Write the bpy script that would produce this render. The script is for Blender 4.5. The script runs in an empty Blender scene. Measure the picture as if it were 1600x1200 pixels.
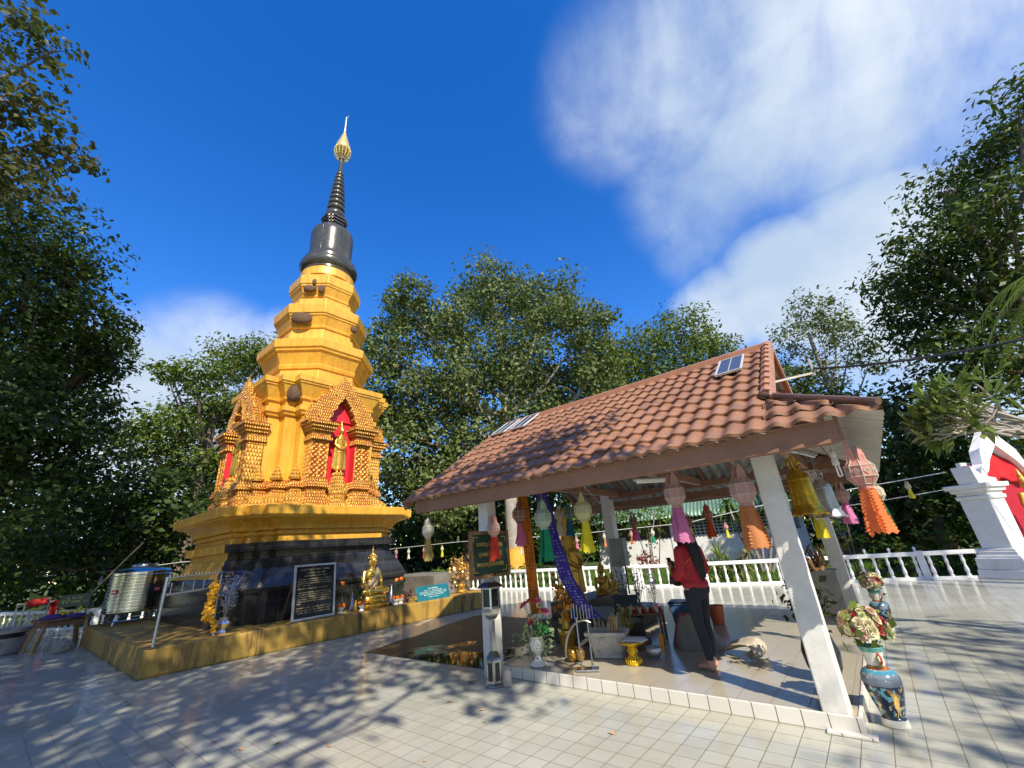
import bpy, bmesh, math, random
import numpy as np
from mathutils import Vector, Matrix
C = bpy.context.scene.collection
SC = bpy.context.scene
PI = math.pi
R = math.radians

# ------------------------------------------------------------------ camera
cam = bpy.data.cameras.new('camera')
cam.sensor_width = 36.0
cam.lens = 14.361
cam.clip_start = 0.05
cam.clip_end = 3000
camo = bpy.data.objects.new('camera', cam)
C.objects.link(camo)
_yaw, _pit, _rol = -0.674533925, 0.379019337, -0.0764401152
_f = Vector((math.sin(_yaw)*math.cos(_pit), math.cos(_yaw)*math.cos(_pit), math.sin(_pit)))
_r = Vector((math.cos(_yaw), -math.sin(_yaw), 0))
_u = _r.cross(_f)
_r2 = math.cos(_rol)*_r + math.sin(_rol)*_u
_u2 = -math.sin(_rol)*_r + math.cos(_rol)*_u
camo.matrix_world = Matrix(((_r2.x, _u2.x, -_f.x, 0), (_r2.y, _u2.y, -_f.y, 0), (_r2.z, _u2.z, -_f.z, 1.65), (0, 0, 0, 1)))
SC.camera = camo

# ------------------------------------------------------------------ exposure
SC.view_settings.view_transform = 'Standard'
SC.view_settings.look = 'None'
SC.view_settings.exposure = 1.0
SC.view_settings.gamma = 1.0
SC.cycles.max_bounces = 8
SC.cycles.sample_clamp_indirect = 6.0

# ------------------------------------------------------------------ sun and sky
SUN = Vector((1.0, -0.53, 1.0)).normalized()
sl = bpy.data.lights.new('sun', 'SUN')
sl.energy = 3.7
sl.angle = R(0.53)
sl.color = (1.0, 0.91, 0.76)
so = bpy.data.objects.new('sun', sl)
C.objects.link(so)
so.location = (20, -10, 30)
so.rotation_euler = SUN.to_track_quat('Z', 'Y').to_euler()

W = bpy.data.worlds.new('World')
SC.world = W
W.use_nodes = True
nt = W.node_tree
for n in list(nt.nodes):
    nt.nodes.remove(n)
def wn(t): return nt.nodes.new(t)
wout = wn('ShaderNodeOutputWorld')
bg = wn('ShaderNodeBackground')
bg.inputs['Strength'].default_value = 0.14
sky = wn('ShaderNodeTexSky')
sky.sky_type = 'NISHITA'
sky.sun_disc = False
sky.sun_elevation = math.asin(SUN.z)
sky.sun_rotation = math.atan2(SUN.x, SUN.y)
sky.altitude = 300
sky.air_density = 1.0
sky.dust_density = 0.35
sky.ozone_density = 1.0
hsv = wn('ShaderNodeHueSaturation')
hsv.inputs['Saturation'].default_value = 1.45
hsv.inputs['Hue'].default_value = 0.515
hsv.inputs['Value'].default_value = 1.0
nt.links.new(sky.outputs[0], hsv.inputs['Color'])
tc = wn('ShaderNodeTexCoord')
def wmath(op, a, b=None, clamp=False):
    m = wn('ShaderNodeMath'); m.operation = op; m.use_clamp = clamp
    for i, v in enumerate((a, b)):
        if v is None: continue
        if hasattr(v, 'is_linked'): nt.links.new(v, m.inputs[i])
        else: m.inputs[i].default_value = v
    return m.outputs[0]
def wmask(c, a0, a1, gain):
    """soft disc of cloud round the direction c, from angle a1 (none) to a0 (full)"""
    c = Vector(c).normalized()
    d = wn('ShaderNodeVectorMath'); d.operation = 'DOT_PRODUCT'
    nt.links.new(tc.outputs['Generated'], d.inputs[0]); d.inputs[1].default_value = c
    m = wn('ShaderNodeMapRange'); m.interpolation_type = 'SMOOTHSTEP'
    nt.links.new(d.outputs['Value'], m.inputs['Value'])
    m.inputs['From Min'].default_value = math.cos(R(a1)); m.inputs['From Max'].default_value = math.cos(R(a0))
    m.inputs['To Min'].default_value = 0.0; m.inputs['To Max'].default_value = gain
    return m.outputs[0]
def wnoise(scale, detail, rough, dist, stretch=(1, 1, 1), off=(0, 0, 0)):
    mp = wn('ShaderNodeMapping'); mp.inputs['Scale'].default_value = stretch; mp.inputs['Location'].default_value = off
    nt.links.new(tc.outputs['Generated'], mp.inputs[0])
    n = wn('ShaderNodeTexNoise'); n.inputs['Scale'].default_value = scale; n.inputs['Detail'].default_value = detail
    n.inputs['Roughness'].default_value = rough; n.inputs['Distortion'].default_value = dist
    nt.links.new(mp.outputs[0], n.inputs['Vector'])
    return n.outputs['Fac']
masks = [((0.20, 0.68, 0.70), 0, 22, 0.86), ((0.06, 0.64, 0.77), 0, 17, 0.85), ((-0.13, 0.58, 0.80), 0, 13, 0.52),
         ((0.36, 0.60, 0.71), 0, 22, 0.72), ((-0.05, 0.75, 0.66), 0, 14, 0.55), ((-0.10, 0.82, 0.57), 0, 9, 0.5), ((0.14, 0.82, 0.55), 0, 16, 0.42),
         ((0.00, 0.90, 0.44), 3, 10, 1.7), ((0.13, 0.91, 0.38), 3, 15, 1.5), ((-0.105, 0.895, 0.435), 2, 7.5, 1.5), ((-0.155, 0.885, 0.44), 1, 6, 0.9), ((0.3, 0.92, 0.25), 4, 17, 1.1),
         ((-0.95, 0.12, 0.24), 3, 15, 1.5), ((-0.90, 0.19, 0.36), 1, 11, 1.05), ((-0.85, 0.30, 0.36), 1, 10, 0.9), ((-0.97, 0.0, 0.2), 4, 14, 0.9),
         ((0.9, -0.2, 0.35), 10, 30, 0.8), ((-0.2, -0.9, 0.4), 10, 30, 0.8)]
acc = None
for c, a0, a1, g in masks:
    v = wmask(c, a0, a1, g)
    acc = v if acc is None else wmath('MAXIMUM', acc, v)
n1 = wnoise(2.6, 8, 0.55, 0.5, (1.0, 0.75, 1.1), (1.3, 0.2, 2.1))
n3 = wnoise(15.0, 10, 0.6, 0.25, (1, 0.85, 0.8), (0.3, 2.2, 5.1))
n2 = wnoise(6.5, 8, 0.56, 0.35, (1, 0.8, 0.8), (4.3, 1.2, 0.1))
nn = wmath('ADD', wmath('MULTIPLY', wmath('SUBTRACT', n1, 0.5), 3.2), wmath('MULTIPLY', wmath('SUBTRACT', n2, 0.5), 1.0))
nn = wmath('ADD', nn, wmath('MULTIPLY', wmath('SUBTRACT', n3, 0.5), 0.5))
den0 = wmath('ADD', acc, wmath('MULTIPLY', nn, wmath('MULTIPLY', acc, 1.3, True)))
mr = wn('ShaderNodeMapRange'); mr.interpolation_type = 'SMOOTHSTEP'
nt.links.new(den0, mr.inputs['Value'])
mr.inputs['From Min'].default_value = 0.10; mr.inputs['From Max'].default_value = 1.5
den = mr.outputs[0]
shade = wnoise(2.4, 6, 0.55, 0.2, (1, 1, 1.6), (0.7, 3.1, 1.0))
cr = wn('ShaderNodeMapRange'); nt.links.new(shade, cr.inputs['Value'])
cr.inputs['From Min'].default_value = 0.35; cr.inputs['From Max'].default_value = 0.65
ccol = wn('ShaderNodeMix'); ccol.data_type = 'RGBA'
nt.links.new(cr.outputs[0], ccol.inputs[0])
ccol.inputs[6].default_value = (1.9, 2.4, 3.1, 1); ccol.inputs[7].default_value = (3.1, 3.4, 3.75, 1)
mixc = wn('ShaderNodeMix'); mixc.data_type = 'RGBA'
nt.links.new(den, mixc.inputs[0]); nt.links.new(hsv.outputs[0], mixc.inputs[6]); nt.links.new(ccol.outputs[2], mixc.inputs[7])
nt.links.new(mixc.outputs[2], bg.inputs['Color'])
nt.links.new(bg.outputs[0], wout.inputs[0])

# ------------------------------------------------------------------ helpers: materials
def newmat(name):
    m = bpy.data.materials.new(name); m.use_nodes = True
    t = m.node_tree
    b = t.nodes['Principled BSDF']
    return m, t, b
def nd(t, ty, **kw):
    n = t.nodes.new(ty)
    for k, v in kw.items():
        if k.startswith('_'): setattr(n, k[1:], v)
        else:
            s = n.inputs[int(k[1:])] if k[0] == 'i' and k[1:].isdigit() else n.inputs[k.replace('__', ' ')]
            if hasattr(v, 'is_linked'): t.links.new(v, s)
            else: s.default_value = v
    return n
def mixc_(t, f, a, b, blend='MIX'):
    n = t.nodes.new('ShaderNodeMix'); n.data_type = 'RGBA'; n.blend_type = blend
    for i, v in ((0, f), (6, a), (7, b)):
        if hasattr(v, 'is_linked'): t.links.new(v, n.inputs[i])
        else: n.inputs[i].default_value = v if i == 0 or len(v) == 4 else (*v, 1)
    return n.outputs[2]
def ramp(t, f, stops):
    n = t.nodes.new('ShaderNodeValToRGB'); e = n.color_ramp.elements
    while len(e) < len(stops): e.new(0.5)
    for x, (p, c) in zip(e, stops): x.position = p; x.color = (*c, 1) if len(c) == 3 else c
    t.links.new(f, n.inputs[0]); return n.outputs[0]
def mth(t, op, a, b=None, clamp=False):
    n = t.nodes.new('ShaderNodeMath'); n.operation = op; n.use_clamp = clamp
    for i, v in enumerate((a, b)):
        if v is None: continue
        if hasattr(v, 'is_linked'): t.links.new(v, n.inputs[i])
        else: n.inputs[i].default_value = v
    return n.outputs[0]
def bump(t, b, h, strength=0.3, dist=0.02):
    n = nd(t, 'ShaderNodeBump', Strength=strength, Distance=dist, Height=h); t.links.new(n.outputs[0], b.inputs['Normal'])
def mul(c, k): return tuple(min(1, x*k) for x in c)
_mc = {}
def mat(name, col, rough=0.55, metal=0.0, var=0.18, scale=4.0, bmp=0.0, bscale=40.0, dirt=0.0, dirtcol=(0.05, 0.04, 0.03), spec=0.5, coat=0.0, trans=0.0):
    key = name
    if key in _mc: return _mc[key]
    m, t, b = newmat(name)
    co = nd(t, 'ShaderNodeTexCoord')
    nz = nd(t, 'ShaderNodeTexNoise', Scale=scale, Detail=6.0, Roughness=0.6, Vector=co.outputs['Object'])
    c = ramp(t, nz.outputs['Fac'], [(0.3, mul(col, 1-var)), (0.7, mul(col, 1+var))])
    if dirt:
        n2 = nd(t, 'ShaderNodeTexNoise', Scale=scale*0.8+1.3, Detail=9.0, Roughness=0.7, Vector=co.outputs['Object'])
        f = ramp(t, n2.outputs['Fac'], [(0.50, (0, 0, 0)), (0.72, (dirt,)*3)])
        c = mixc_(t, f, c, dirtcol)
    t.links.new(c, b.inputs['Base Color'])
    rr = ramp(t, nz.outputs['Fac'], [(0.3, (max(0.02, rough*0.85),)*3), (0.7, (min(1, rough*1.15),)*3)])
    t.links.new(rr, b.inputs['Roughness'])
    b.inputs['Metallic'].default_value = metal
    b.inputs['Specular IOR Level'].default_value = spec
    b.inputs['Coat Weight'].default_value = coat
    if bmp:
        n3 = nd(t, 'ShaderNodeTexNoise', Scale=bscale, Detail=5.0, Vector=co.outputs['Object'])
        bump(t, b, n3.outputs['Fac'], bmp, 0.01)
    if trans:
        tr = nd(t, 'ShaderNodeBsdfTranslucent'); t.links.new(c, tr.inputs[0])
        mx = nd(t, 'ShaderNodeMixShader', Fac=trans)
        t.links.new(b.outputs[0], mx.inputs[1]); t.links.new(tr.outputs[0], mx.inputs[2])
        t.links.new(mx.outputs[0], t.nodes['Material Output'].inputs[0])
    _mc[key] = m
    return m
def leafmat(name, c1, c2, c3=None, rough=0.5, trans=0.28, spec=0.25):
    if name in _mc: return _mc[name]
    m, t, b = newmat(name)
    g = nd(t, 'ShaderNodeNewGeometry')
    st = [(0.0, c1), (0.6, c2), (1.0, c3 or c2)]
    c = ramp(t, g.outputs['Random Per Island'], st)
    t.links.new(c, b.inputs['Base Color']); b.inputs['Roughness'].default_value = rough
    b.inputs['Specular IOR Level'].default_value = spec
    tr = nd(t, 'ShaderNodeBsdfTranslucent'); t.links.new(mixc_(t, 0.5, c, (0.16, 0.22, 0.02)), tr.inputs[0])
    mx = nd(t, 'ShaderNodeMixShader', Fac=trans)
    t.links.new(b.outputs[0], mx.inputs[1]); t.links.new(tr.outputs[0], mx.inputs[2])
    t.links.new(mx.outputs[0], t.nodes['Material Output'].inputs[0])
    _mc[name] = m
    return m

# ------------------------------------------------------------------ helpers: meshes
class MB:
    def __init__(s): s.v = []; s.f = []; s.mi = []; s.m = 0; s.M = None
    def add(s, vs, fs):
        o = len(s.v)
        if s.M is not None: vs = [tuple(s.M @ Vector(p)) for p in vs]
        s.v += [tuple(p) for p in vs]; s.f += [tuple(i+o for i in f) for f in fs]; s.mi += [s.m]*len(fs)
        return s
    def box(s, c, d, rz=0.0, ry=0.0, rx=0.0, taper=1.0):
        x, y, z = d[0]/2, d[1]/2, d[2]/2
        vs = [Vector((sx*x*(taper if sz > 0 else 1), sy*y*(taper if sz > 0 else 1), sz*z)) for sz in (-1, 1) for sx, sy in ((-1, -1), (1, -1), (1, 1), (-1, 1))]
        if rz or ry or rx:
            q = Matrix.Rotation(rz, 3, 'Z') @ Matrix.Rotation(ry, 3, 'Y') @ Matrix.Rotation(rx, 3, 'X'); vs = [q @ p for p in vs]
        c = Vector(c)
        return s.add([p+c for p in vs], [(3, 2, 1, 0), (4, 5, 6, 7), (0, 1, 5, 4), (1, 2, 6, 5), (2, 3, 7, 6), (3, 0, 4, 7)])
    def bar(s, a, b, w, h=None, up=(0, 0, 1)):
        a, b = Vector(a), Vector(b); d = b-a; h = h or w
        t = d.normalized(); sd = t.cross(Vector(up))
        if sd.length < 1e-4: sd = t.cross(Vector((1, 0, 0)))
        sd.normalize(); un = sd.cross(t).normalized()
        vs = [p+sd*sx*w/2+un*sy*h/2 for p in (a, b) for sx, sy in ((-1, -1), (1, -1), (1, 1), (-1, 1))]
        return s.add(vs, [(0, 1, 2, 3), (7, 6, 5, 4), (4, 5, 1, 0), (5, 6, 2, 1), (6, 7, 3, 2), (7, 4, 0, 3)])
    def lathe(s, prof, n=24, c=(0, 0, 0), sx=1.0, sy=1.0, caps=True, ph=0.0):
        vs, fs = [], []
        for r, z in prof:
            for k in range(n):
                a = 2*PI*(k+ph)/n; vs.append((c[0]+r*sx*math.cos(a), c[1]+r*sy*math.sin(a), c[2]+z))
        for i in range(len(prof)-1):
            for k in range(n):
                k2 = (k+1) % n
                fs.append((i*n+k, i*n+k2, (i+1)*n+k2, (i+1)*n+k))
        if caps:
            fs.append(tuple(range(n))[::-1]); fs.append(tuple((len(prof)-1)*n+k for k in range(n)))
        return s.add(vs, fs)
    def tube(s, pts, rad, n=6, caps=True):
        pts = [Vector(p) for p in pts]
        if not hasattr(rad, '__len__'): rad = [rad]*len(pts)
        vs, fs = [], []; up = Vector((0, 0, 1)); prev = None
        for i, p in enumerate(pts):
            t = (pts[min(i+1, len(pts)-1)]-pts[max(i-1, 0)])
            t = t.normalized() if t.length > 1e-9 else up
            a = prev if prev is not None else (Vector((1, 0, 0)) if abs(t.z) > 0.9 else up)
            sd = t.cross(a)
            if sd.length < 1e-5: sd = t.cross(Vector((0.3, 1, 0.2)))
            sd.normalize(); un = sd.cross(t); prev = un
            for k in range(n):
                an = 2*PI*k/n; vs.append(p+(sd*math.cos(an)+un*math.sin(an))*rad[i])
        for i in range(len(pts)-1):
            for k in range(n):
                k2 = (k+1) % n; fs.append((i*n+k, i*n+k2, (i+1)*n+k2, (i+1)*n+k))
        if caps: fs.append(tuple(range(n))[::-1]); fs.append(tuple((len(pts)-1)*n+k for k in range(n)))
        return s.add(vs, fs)
    def ell(s, c, r, n=12, m=8, M=None):
        if not hasattr(r, '__len__'): r = (r, r, r)
        vs = [Vector((0, 0, -r[2]))]; fs = []
        for i in range(1, m):
            a = -PI/2+PI*i/m
            for k in range(n):
                b = 2*PI*k/n; vs.append(Vector((r[0]*math.cos(a)*math.cos(b), r[1]*math.cos(a)*math.sin(b), r[2]*math.sin(a))))
        vs.append(Vector((0, 0, r[2]))); L = len(vs)-1
        for k in range(n): fs.append((0, 1+(k+1) % n, 1+k)); fs.append((L, 1+(m-2)*n+k, 1+(m-2)*n+(k+1) % n))
        for i in range(m-2):
            for k in range(n):
                k2 = (k+1) % n; fs.append((1+i*n+k, 1+i*n+k2, 1+(i+1)*n+k2, 1+(i+1)*n+k))
        c = Vector(c)
        return s.add([(M @ p if M else p)+c for p in vs], fs)
    def caps(s, *pr, n=10):
        """chain of tapered round limbs: (x,y,z,r)"""
        for i, (x, y, z, r) in enumerate(pr):
            s.ell((x, y, z), r, n, 8)
            if i: 
                a = pr[i-1]; s.tube([a[:3], (x, y, z)], [a[3], r], n, True)
        return s
    def prism(s, poly, z0, z1, M=None):
        n = len(poly)
        vs = [Vector((p[0], p[1], z)) for z in (z0, z1) for p in poly]
        if M: vs = [M @ p for p in vs]
        fs = [tuple(range(n))[::-1], tuple(range(n, 2*n))]+[(k, (k+1) % n, n+(k+1) % n, n+k) for k in range(n)]
        return s.add(vs, fs)
    def rings(s, rs, cap=True):
        """loft equal-length rings of points"""
        n = len(rs[0]); vs = [p for r in rs for p in r]; fs = []
        for i in range(len(rs)-1):
            for k in range(n):
                k2 = (k+1) % n; fs.append((i*n+k, i*n+k2, (i+1)*n+k2, (i+1)*n+k))
        if cap: fs.append(tuple(range(n))[::-1]); fs.append(tuple((len(rs)-1)*n+k for k in range(n)))
        return s.add(vs, fs)
    def grid(s, fn, nu, nv):
        vs = [fn(i/nu, j/nv) for j in range(nv+1) for i in range(nu+1)]
        fs = [(j*(nu+1)+i, j*(nu+1)+i+1, (j+1)*(nu+1)+i+1, (j+1)*(nu+1)+i) for j in range(nv) for i in range(nu)]
        return s.add(vs, fs)
    def mesh(s, name, mats, smooth=None):
        me = bpy.data.meshes.new(name); me.from_pydata(s.v, [], s.f)
        for m in (mats if isinstance(mats, (list, tuple)) else [mats]): me.materials.append(m)
        if len(me.materials) > 1: me.polygons.foreach_set('material_index', s.mi)
        if smooth is not None:
            me.polygons.foreach_set('use_smooth', [True]*len(me.polygons))
            if smooth < 180: me.set_sharp_from_angle(angle=R(smooth))
        me.update(); return me
    def build(s, name, mats, parent=None, smooth=None, loc=None, solid=0, bevel=0, remesh=0, smo=4, kind=None):
        o = bpy.data.objects.new(name, s.mesh(name, mats, smooth)); C.objects.link(o)
        if parent is not None: o.parent = parent
        if loc: o.location = loc
        if remesh:
            d = o.modifiers.new('Remesh', 'REMESH'); d.mode = 'VOXEL'; d.voxel_size = remesh; d.use_smooth_shade = True
            d = o.modifiers.new('Smooth', 'SMOOTH'); d.factor = 0.5; d.iterations = smo
        if bevel:
            d = o.modifiers.new('Bevel', 'BEVEL'); d.width = bevel; d.segments = 2; d.limit_method = 'ANGLE'; d.angle_limit = R(40)
        if solid:
            d = o.modifiers.new('Solid', 'SOLIDIFY'); d.thickness = solid; d.offset = 0
        if kind: o['kind'] = kind
        return o
def tag(o, label, cat, group=None):
    o['label'] = label; o['category'] = cat
    if group: o['group'] = group
    return o
def thing(name, label, cat, loc=(0, 0, 0), rz=0.0, group=None):
    o = bpy.data.objects.new(name, None); C.objects.link(o); o.empty_display_size = 0.2
    o.location = loc; o.rotation_euler = (0, 0, rz)
    return tag(o, label, cat, group)
def struct(o): o['kind'] = 'structure'; return o
def dup(o, parent=None):
    c = o.copy(); C.objects.link(c); c.parent = parent
    for ch in list(o.children): dup(ch, c)
    return c
def npmesh(name, V, F, mats, smooth=False):
    me = bpy.data.meshes.new(name); n, k = F.shape
    me.vertices.add(len(V)); me.vertices.foreach_set('co', V.astype(np.float32).ravel())
    me.loops.add(n*k); me.loops.foreach_set('vertex_index', F.astype(np.int32).ravel())
    me.polygons.add(n); me.polygons.foreach_set('loop_start', np.arange(0, n*k, k, dtype=np.int32))
    me.materials.append(mats)
    me.update(calc_edges=True); return me
def leaves(rs, pos, nrm, size, ratio=0.5, axis=None, fold=0.12):
    """one pointed, folded leaf (two triangles each side -> one quad) per position"""
    n = len(pos)
    nrm = nrm/np.linalg.norm(nrm, axis=1, keepdims=True)
    a = rs.normal(size=(n, 3)) if axis is None else axis+rs.normal(size=(n, 3))*0.25
    a -= nrm*np.sum(a*nrm, axis=1, keepdims=True); a /= np.linalg.norm(a, axis=1, keepdims=True)+1e-9
    b = np.cross(nrm, a); L = (size*(0.45+1.05*rs.rand(n)))[:, None]
    base = pos-a*L*0.5; tip = pos+a*L*0.5; mid = pos-a*L*0.08+nrm*L*fold
    V = np.stack([base, mid+b*L*ratio*0.5, tip, mid-b*L*ratio*0.5], axis=1).reshape(-1, 3)
    F = np.arange(n*4).reshape(n, 4); return V, F
def crown(name, lobes, mt, parent, leaf=0.22, cover=1.0, seed=1, ratio=0.55, flat=1.0, droop=0.0, clump=0.30, gap=0.0):
    rs = np.random.RandomState(seed); P, Nn = [], []
    for (x, y, z, r) in lobes:
        nl = int(cover*4*PI*r*r/(leaf*leaf*0.5)*0.6)
        nc = max(8, int(15*(r/0.9)**1.35))
        d = rs.normal(size=(nc, 3)); d /= np.linalg.norm(d, axis=1, keepdims=True)
        cc = d*(r*(0.45+0.62*rs.rand(nc, 1)**0.6))*np.array([1, 1, flat])
        k = rs.randint(0, nc, nl); cr_ = r*clump*(0.6+0.8*rs.rand(nc))
        g_ = rs.normal(size=(nl, 3)); g_ /= np.maximum(1.0, np.linalg.norm(g_, axis=1, keepdims=True)/1.75)
        p = cc[k]+g_*cr_[k][:, None]*np.array([1, 1, 0.75*flat])
        P.append(p+np.array([x, y, z]))
        out = p/(np.linalg.norm(p, axis=1, keepdims=True)+1e-6)
        Nn.append(out*0.6+np.array([0, 0, 0.55])+rs.normal(size=(nl, 3))*0.55)
    P = np.concatenate(P); Nn = np.concatenate(Nn)
    ax = None
    if droop: ax = np.tile(np.array([[0.0, 0.0, -1.0]]), (len(P), 1))*droop+rs.normal(size=(len(P), 3))*(1-droop)
    V, F = leaves(rs, P, Nn, leaf, ratio, ax)
    o = bpy.data.objects.new(name, npmesh(name, V, F, mt)); C.objects.link(o)
    if parent is not None: o.parent = parent
    return o
# ------------------------------------------------------------------ materials of the place
def tilemat(name, c1, c2, mort, w=0.2, h=0.2, ms=0.0045, rough=0.2, stain=0.35, off=0.0, uv='xy', bmp=0.25, shift=(0, 0, 0), metal=0.0, spec=0.5):
    m, t, b = newmat(name)
    co = nd(t, 'ShaderNodeTexCoord'); v = co.outputs['Object']
    sp = nd(t, 'ShaderNodeSeparateXYZ', Vector=v)
    if uv == 'wall':
        cb = nd(t, 'ShaderNodeCombineXYZ', X=mth(t, 'ADD', sp.outputs[0], sp.outputs[1]), Y=sp.outputs[2]); vec = cb.outputs[0]
    else: vec = v
    mp = nd(t, 'ShaderNodeMapping', Vector=vec); mp.inputs['Location'].default_value = shift
    br = nd(t, 'ShaderNodeTexBrick', Vector=mp.outputs[0], Color1=(*c1, 1), Color2=(*c2, 1), Mortar=(*mort, 1), Scale=1.0)
    br.offset = off; br.squash = 1.0
    br.inputs['Mortar Size'].default_value = ms; br.inputs['Mortar Smooth'].default_value = 0.15; br.inputs['Bias'].default_value = 0.0
    br.inputs['Brick Width'].default_value = w; br.inputs['Row Height'].default_value = h
    n1 = nd(t, 'ShaderNodeTexNoise', Scale=0.7, Detail=8.0, Roughness=0.65, Vector=v)
    n2 = nd(t, 'ShaderNodeTexNoise', Scale=9.0, Detail=6.0, Roughness=0.7, Vector=v)
    f = ramp(t, n1.outputs['Fac'], [(0.42, (0, 0, 0)), (0.75, (stain,)*3)])
    c = mixc_(t, f, br.outputs['Color'], mul(mort, 1.6))
    f2 = ramp(t, n2.outputs['Fac'], [(0.55, (0, 0, 0)), (0.8, (stain*0.6,)*3)])
    c = mixc_(t, f2, c, mul(c1, 0.55))
    t.links.new(c, b.inputs['Base Color'])
    b.inputs['Metallic'].default_value = metal; b.inputs['Specular IOR Level'].default_value = spec
    rr = mth(t, 'ADD', mth(t, 'MULTIPLY', br.outputs['Fac'], 0.45), mth(t, 'ADD', rough*0.6, mth(t, 'MULTIPLY', n2.outputs['Fac'], rough*0.8)), True)
    t.links.new(rr, b.inputs['Roughness'])
    hgt = mth(t, 'ADD', mth(t, 'MULTIPLY', br.outputs['Fac'], -1.0), mth(t, 'MULTIPLY', n1.outputs['Fac'], 0.5))
    bump(t, b, hgt, bmp, 0.004)
    return m
M_PLAZA = tilemat('plaza_tile', (0.485, 0.485, 0.405), (0.43, 0.43, 0.36), (0.15, 0.13, 0.09), 0.2, 0.2, 0.0036, 0.16, 0.45, shift=(0, 0.03, 0), spec=0.36)
M_PLATF = tilemat('platform_tile', (0.40, 0.365, 0.285), (0.36, 0.33, 0.255), (0.24, 0.20, 0.15), 0.3, 0.3, 0.004, 0.20, 0.25, shift=(0.05, 0.02, 0), spec=0.22)
M_RISER = tilemat('white_edge_tile', (0.74, 0.71, 0.64), (0.68, 0.65, 0.58), (0.16, 0.13, 0.10), 0.2, 0.5, 0.005, 0.25, 0.25, uv='wall')
M_BLACK = tilemat('black_glazed_tile', (0.012, 0.012, 0.013), (0.022, 0.021, 0.021), (0.055, 0.052, 0.046), 0.3, 0.3, 0.004, 0.18, 0.3, uv='wall', bmp=0.4)
M_BELL = tilemat('dark_mosaic_tile', (0.07, 0.068, 0.054), (0.095, 0.09, 0.07), (0.035, 0.034, 0.028), 0.14, 0.14, 0.003, 0.22, 0.3, uv='wall', bmp=0.5, metal=0.35)
def goldpaint():
    m, t, b = newmat('gold_paint')
    co = nd(t, 'ShaderNodeTexCoord'); v = co.outputs['Object']
    n1 = nd(t, 'ShaderNodeTexNoise', Scale=1.3, Detail=8.0, Roughness=0.65, Vector=v)
    c = ramp(t, n1.outputs['Fac'], [(0.3, (0.66, 0.335, 0.030)), (0.7, (0.80, 0.445, 0.055))])
    mp = nd(t, 'ShaderNodeMapping', Vector=v); mp.inputs['Scale'].default_value = (7.0, 7.0, 0.7)
    n2 = nd(t, 'ShaderNodeTexNoise', Scale=1.0, Detail=9.0, Roughness=0.75, Vector=mp.outputs[0])
    c = mixc_(t, ramp(t, n2.outputs['Fac'], [(0.46, (0, 0, 0)), (0.70, (0.65,)*3)]), c, (0.36, 0.17, 0.025))
    n3 = nd(t, 'ShaderNodeTexNoise', Scale=6.0, Detail=10.0, Roughness=0.8, Vector=v)
    c = mixc_(t, ramp(t, n3.outputs['Fac'], [(0.60, (0, 0, 0)), (0.74, (0.6,)*3)]), c, (0.30, 0.15, 0.04))
    t.links.new(c, b.inputs['Base Color']); b.inputs['Metallic'].default_value = 0.12
    t.links.new(ramp(t, n3.outputs['Fac'], [(0.3, (0.34,)*3), (0.7, (0.52,)*3)]), b.inputs['Roughness'])
    bump(t, b, mth(t, 'ADD', n3.outputs['Fac'], n1.outputs['Fac']), 0.25, 0.012); return m
M_GOLD = goldpaint()
M_GOLDMETAL = mat('gold_leaf', (0.74, 0.43, 0.07), 0.30, 0.75, 0.15, 6, 0.15, 40)
M_GOLDDK = mat('aged_gold', (0.50, 0.30, 0.05), 0.35, 0.55, 0.22, 7, 0.2, 40)
M_YELLOWWALL = None
def yellowwall():
    m, t, b = newmat('stained_yellow_plaster')
    co = nd(t, 'ShaderNodeTexCoord'); v = co.outputs['Object']
    n1 = nd(t, 'ShaderNodeTexNoise', Scale=1.4, Detail=8.0, Roughness=0.7, Vector=v)
    c = ramp(t, n1.outputs['Fac'], [(0.3, (0.33, 0.195, 0.035)), (0.7, (0.46, 0.285, 0.05))])
    mp = nd(t, 'ShaderNodeMapping', Vector=v); mp.inputs['Scale'].default_value = (5.0, 5.0, 0.8)
    n2 = nd(t, 'ShaderNodeTexNoise', Scale=1.0, Detail=8.0, Roughness=0.75, Vector=mp.outputs[0])
    n3 = nd(t, 'ShaderNodeTexNoise', Scale=0.5, Detail=2.0, Vector=v)
    f = mth(t, 'MULTIPLY', ramp(t, n2.outputs['Fac'], [(0.47, (0, 0, 0)), (0.60, (1, 1, 1))]), ramp(t, n3.outputs['Fac'], [(0.33, (0.12,)*3), (0.55, (1, 1, 1))]))
    c = mixc_(t, mth(t, 'MULTIPLY', f, 0.85), c, (0.035, 0.026, 0.016))
    n4 = nd(t, 'ShaderNodeTexNoise', Scale=5.0, Detail=9.0, Roughness=0.75, Vector=v)
    c = mixc_(t, ramp(t, n4.outputs['Fac'], [(0.58, (0, 0, 0)), (0.7, (0.6,)*3)]), c, (0.22, 0.10, 0.03))
    t.links.new(c, b.inputs['Base Color']); b.inputs['Roughness'].default_value = 0.62
    bump(t, b, n4.outputs['Fac'], 0.25, 0.01); return m
M_YELLOWWALL = yellowwall()
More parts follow.
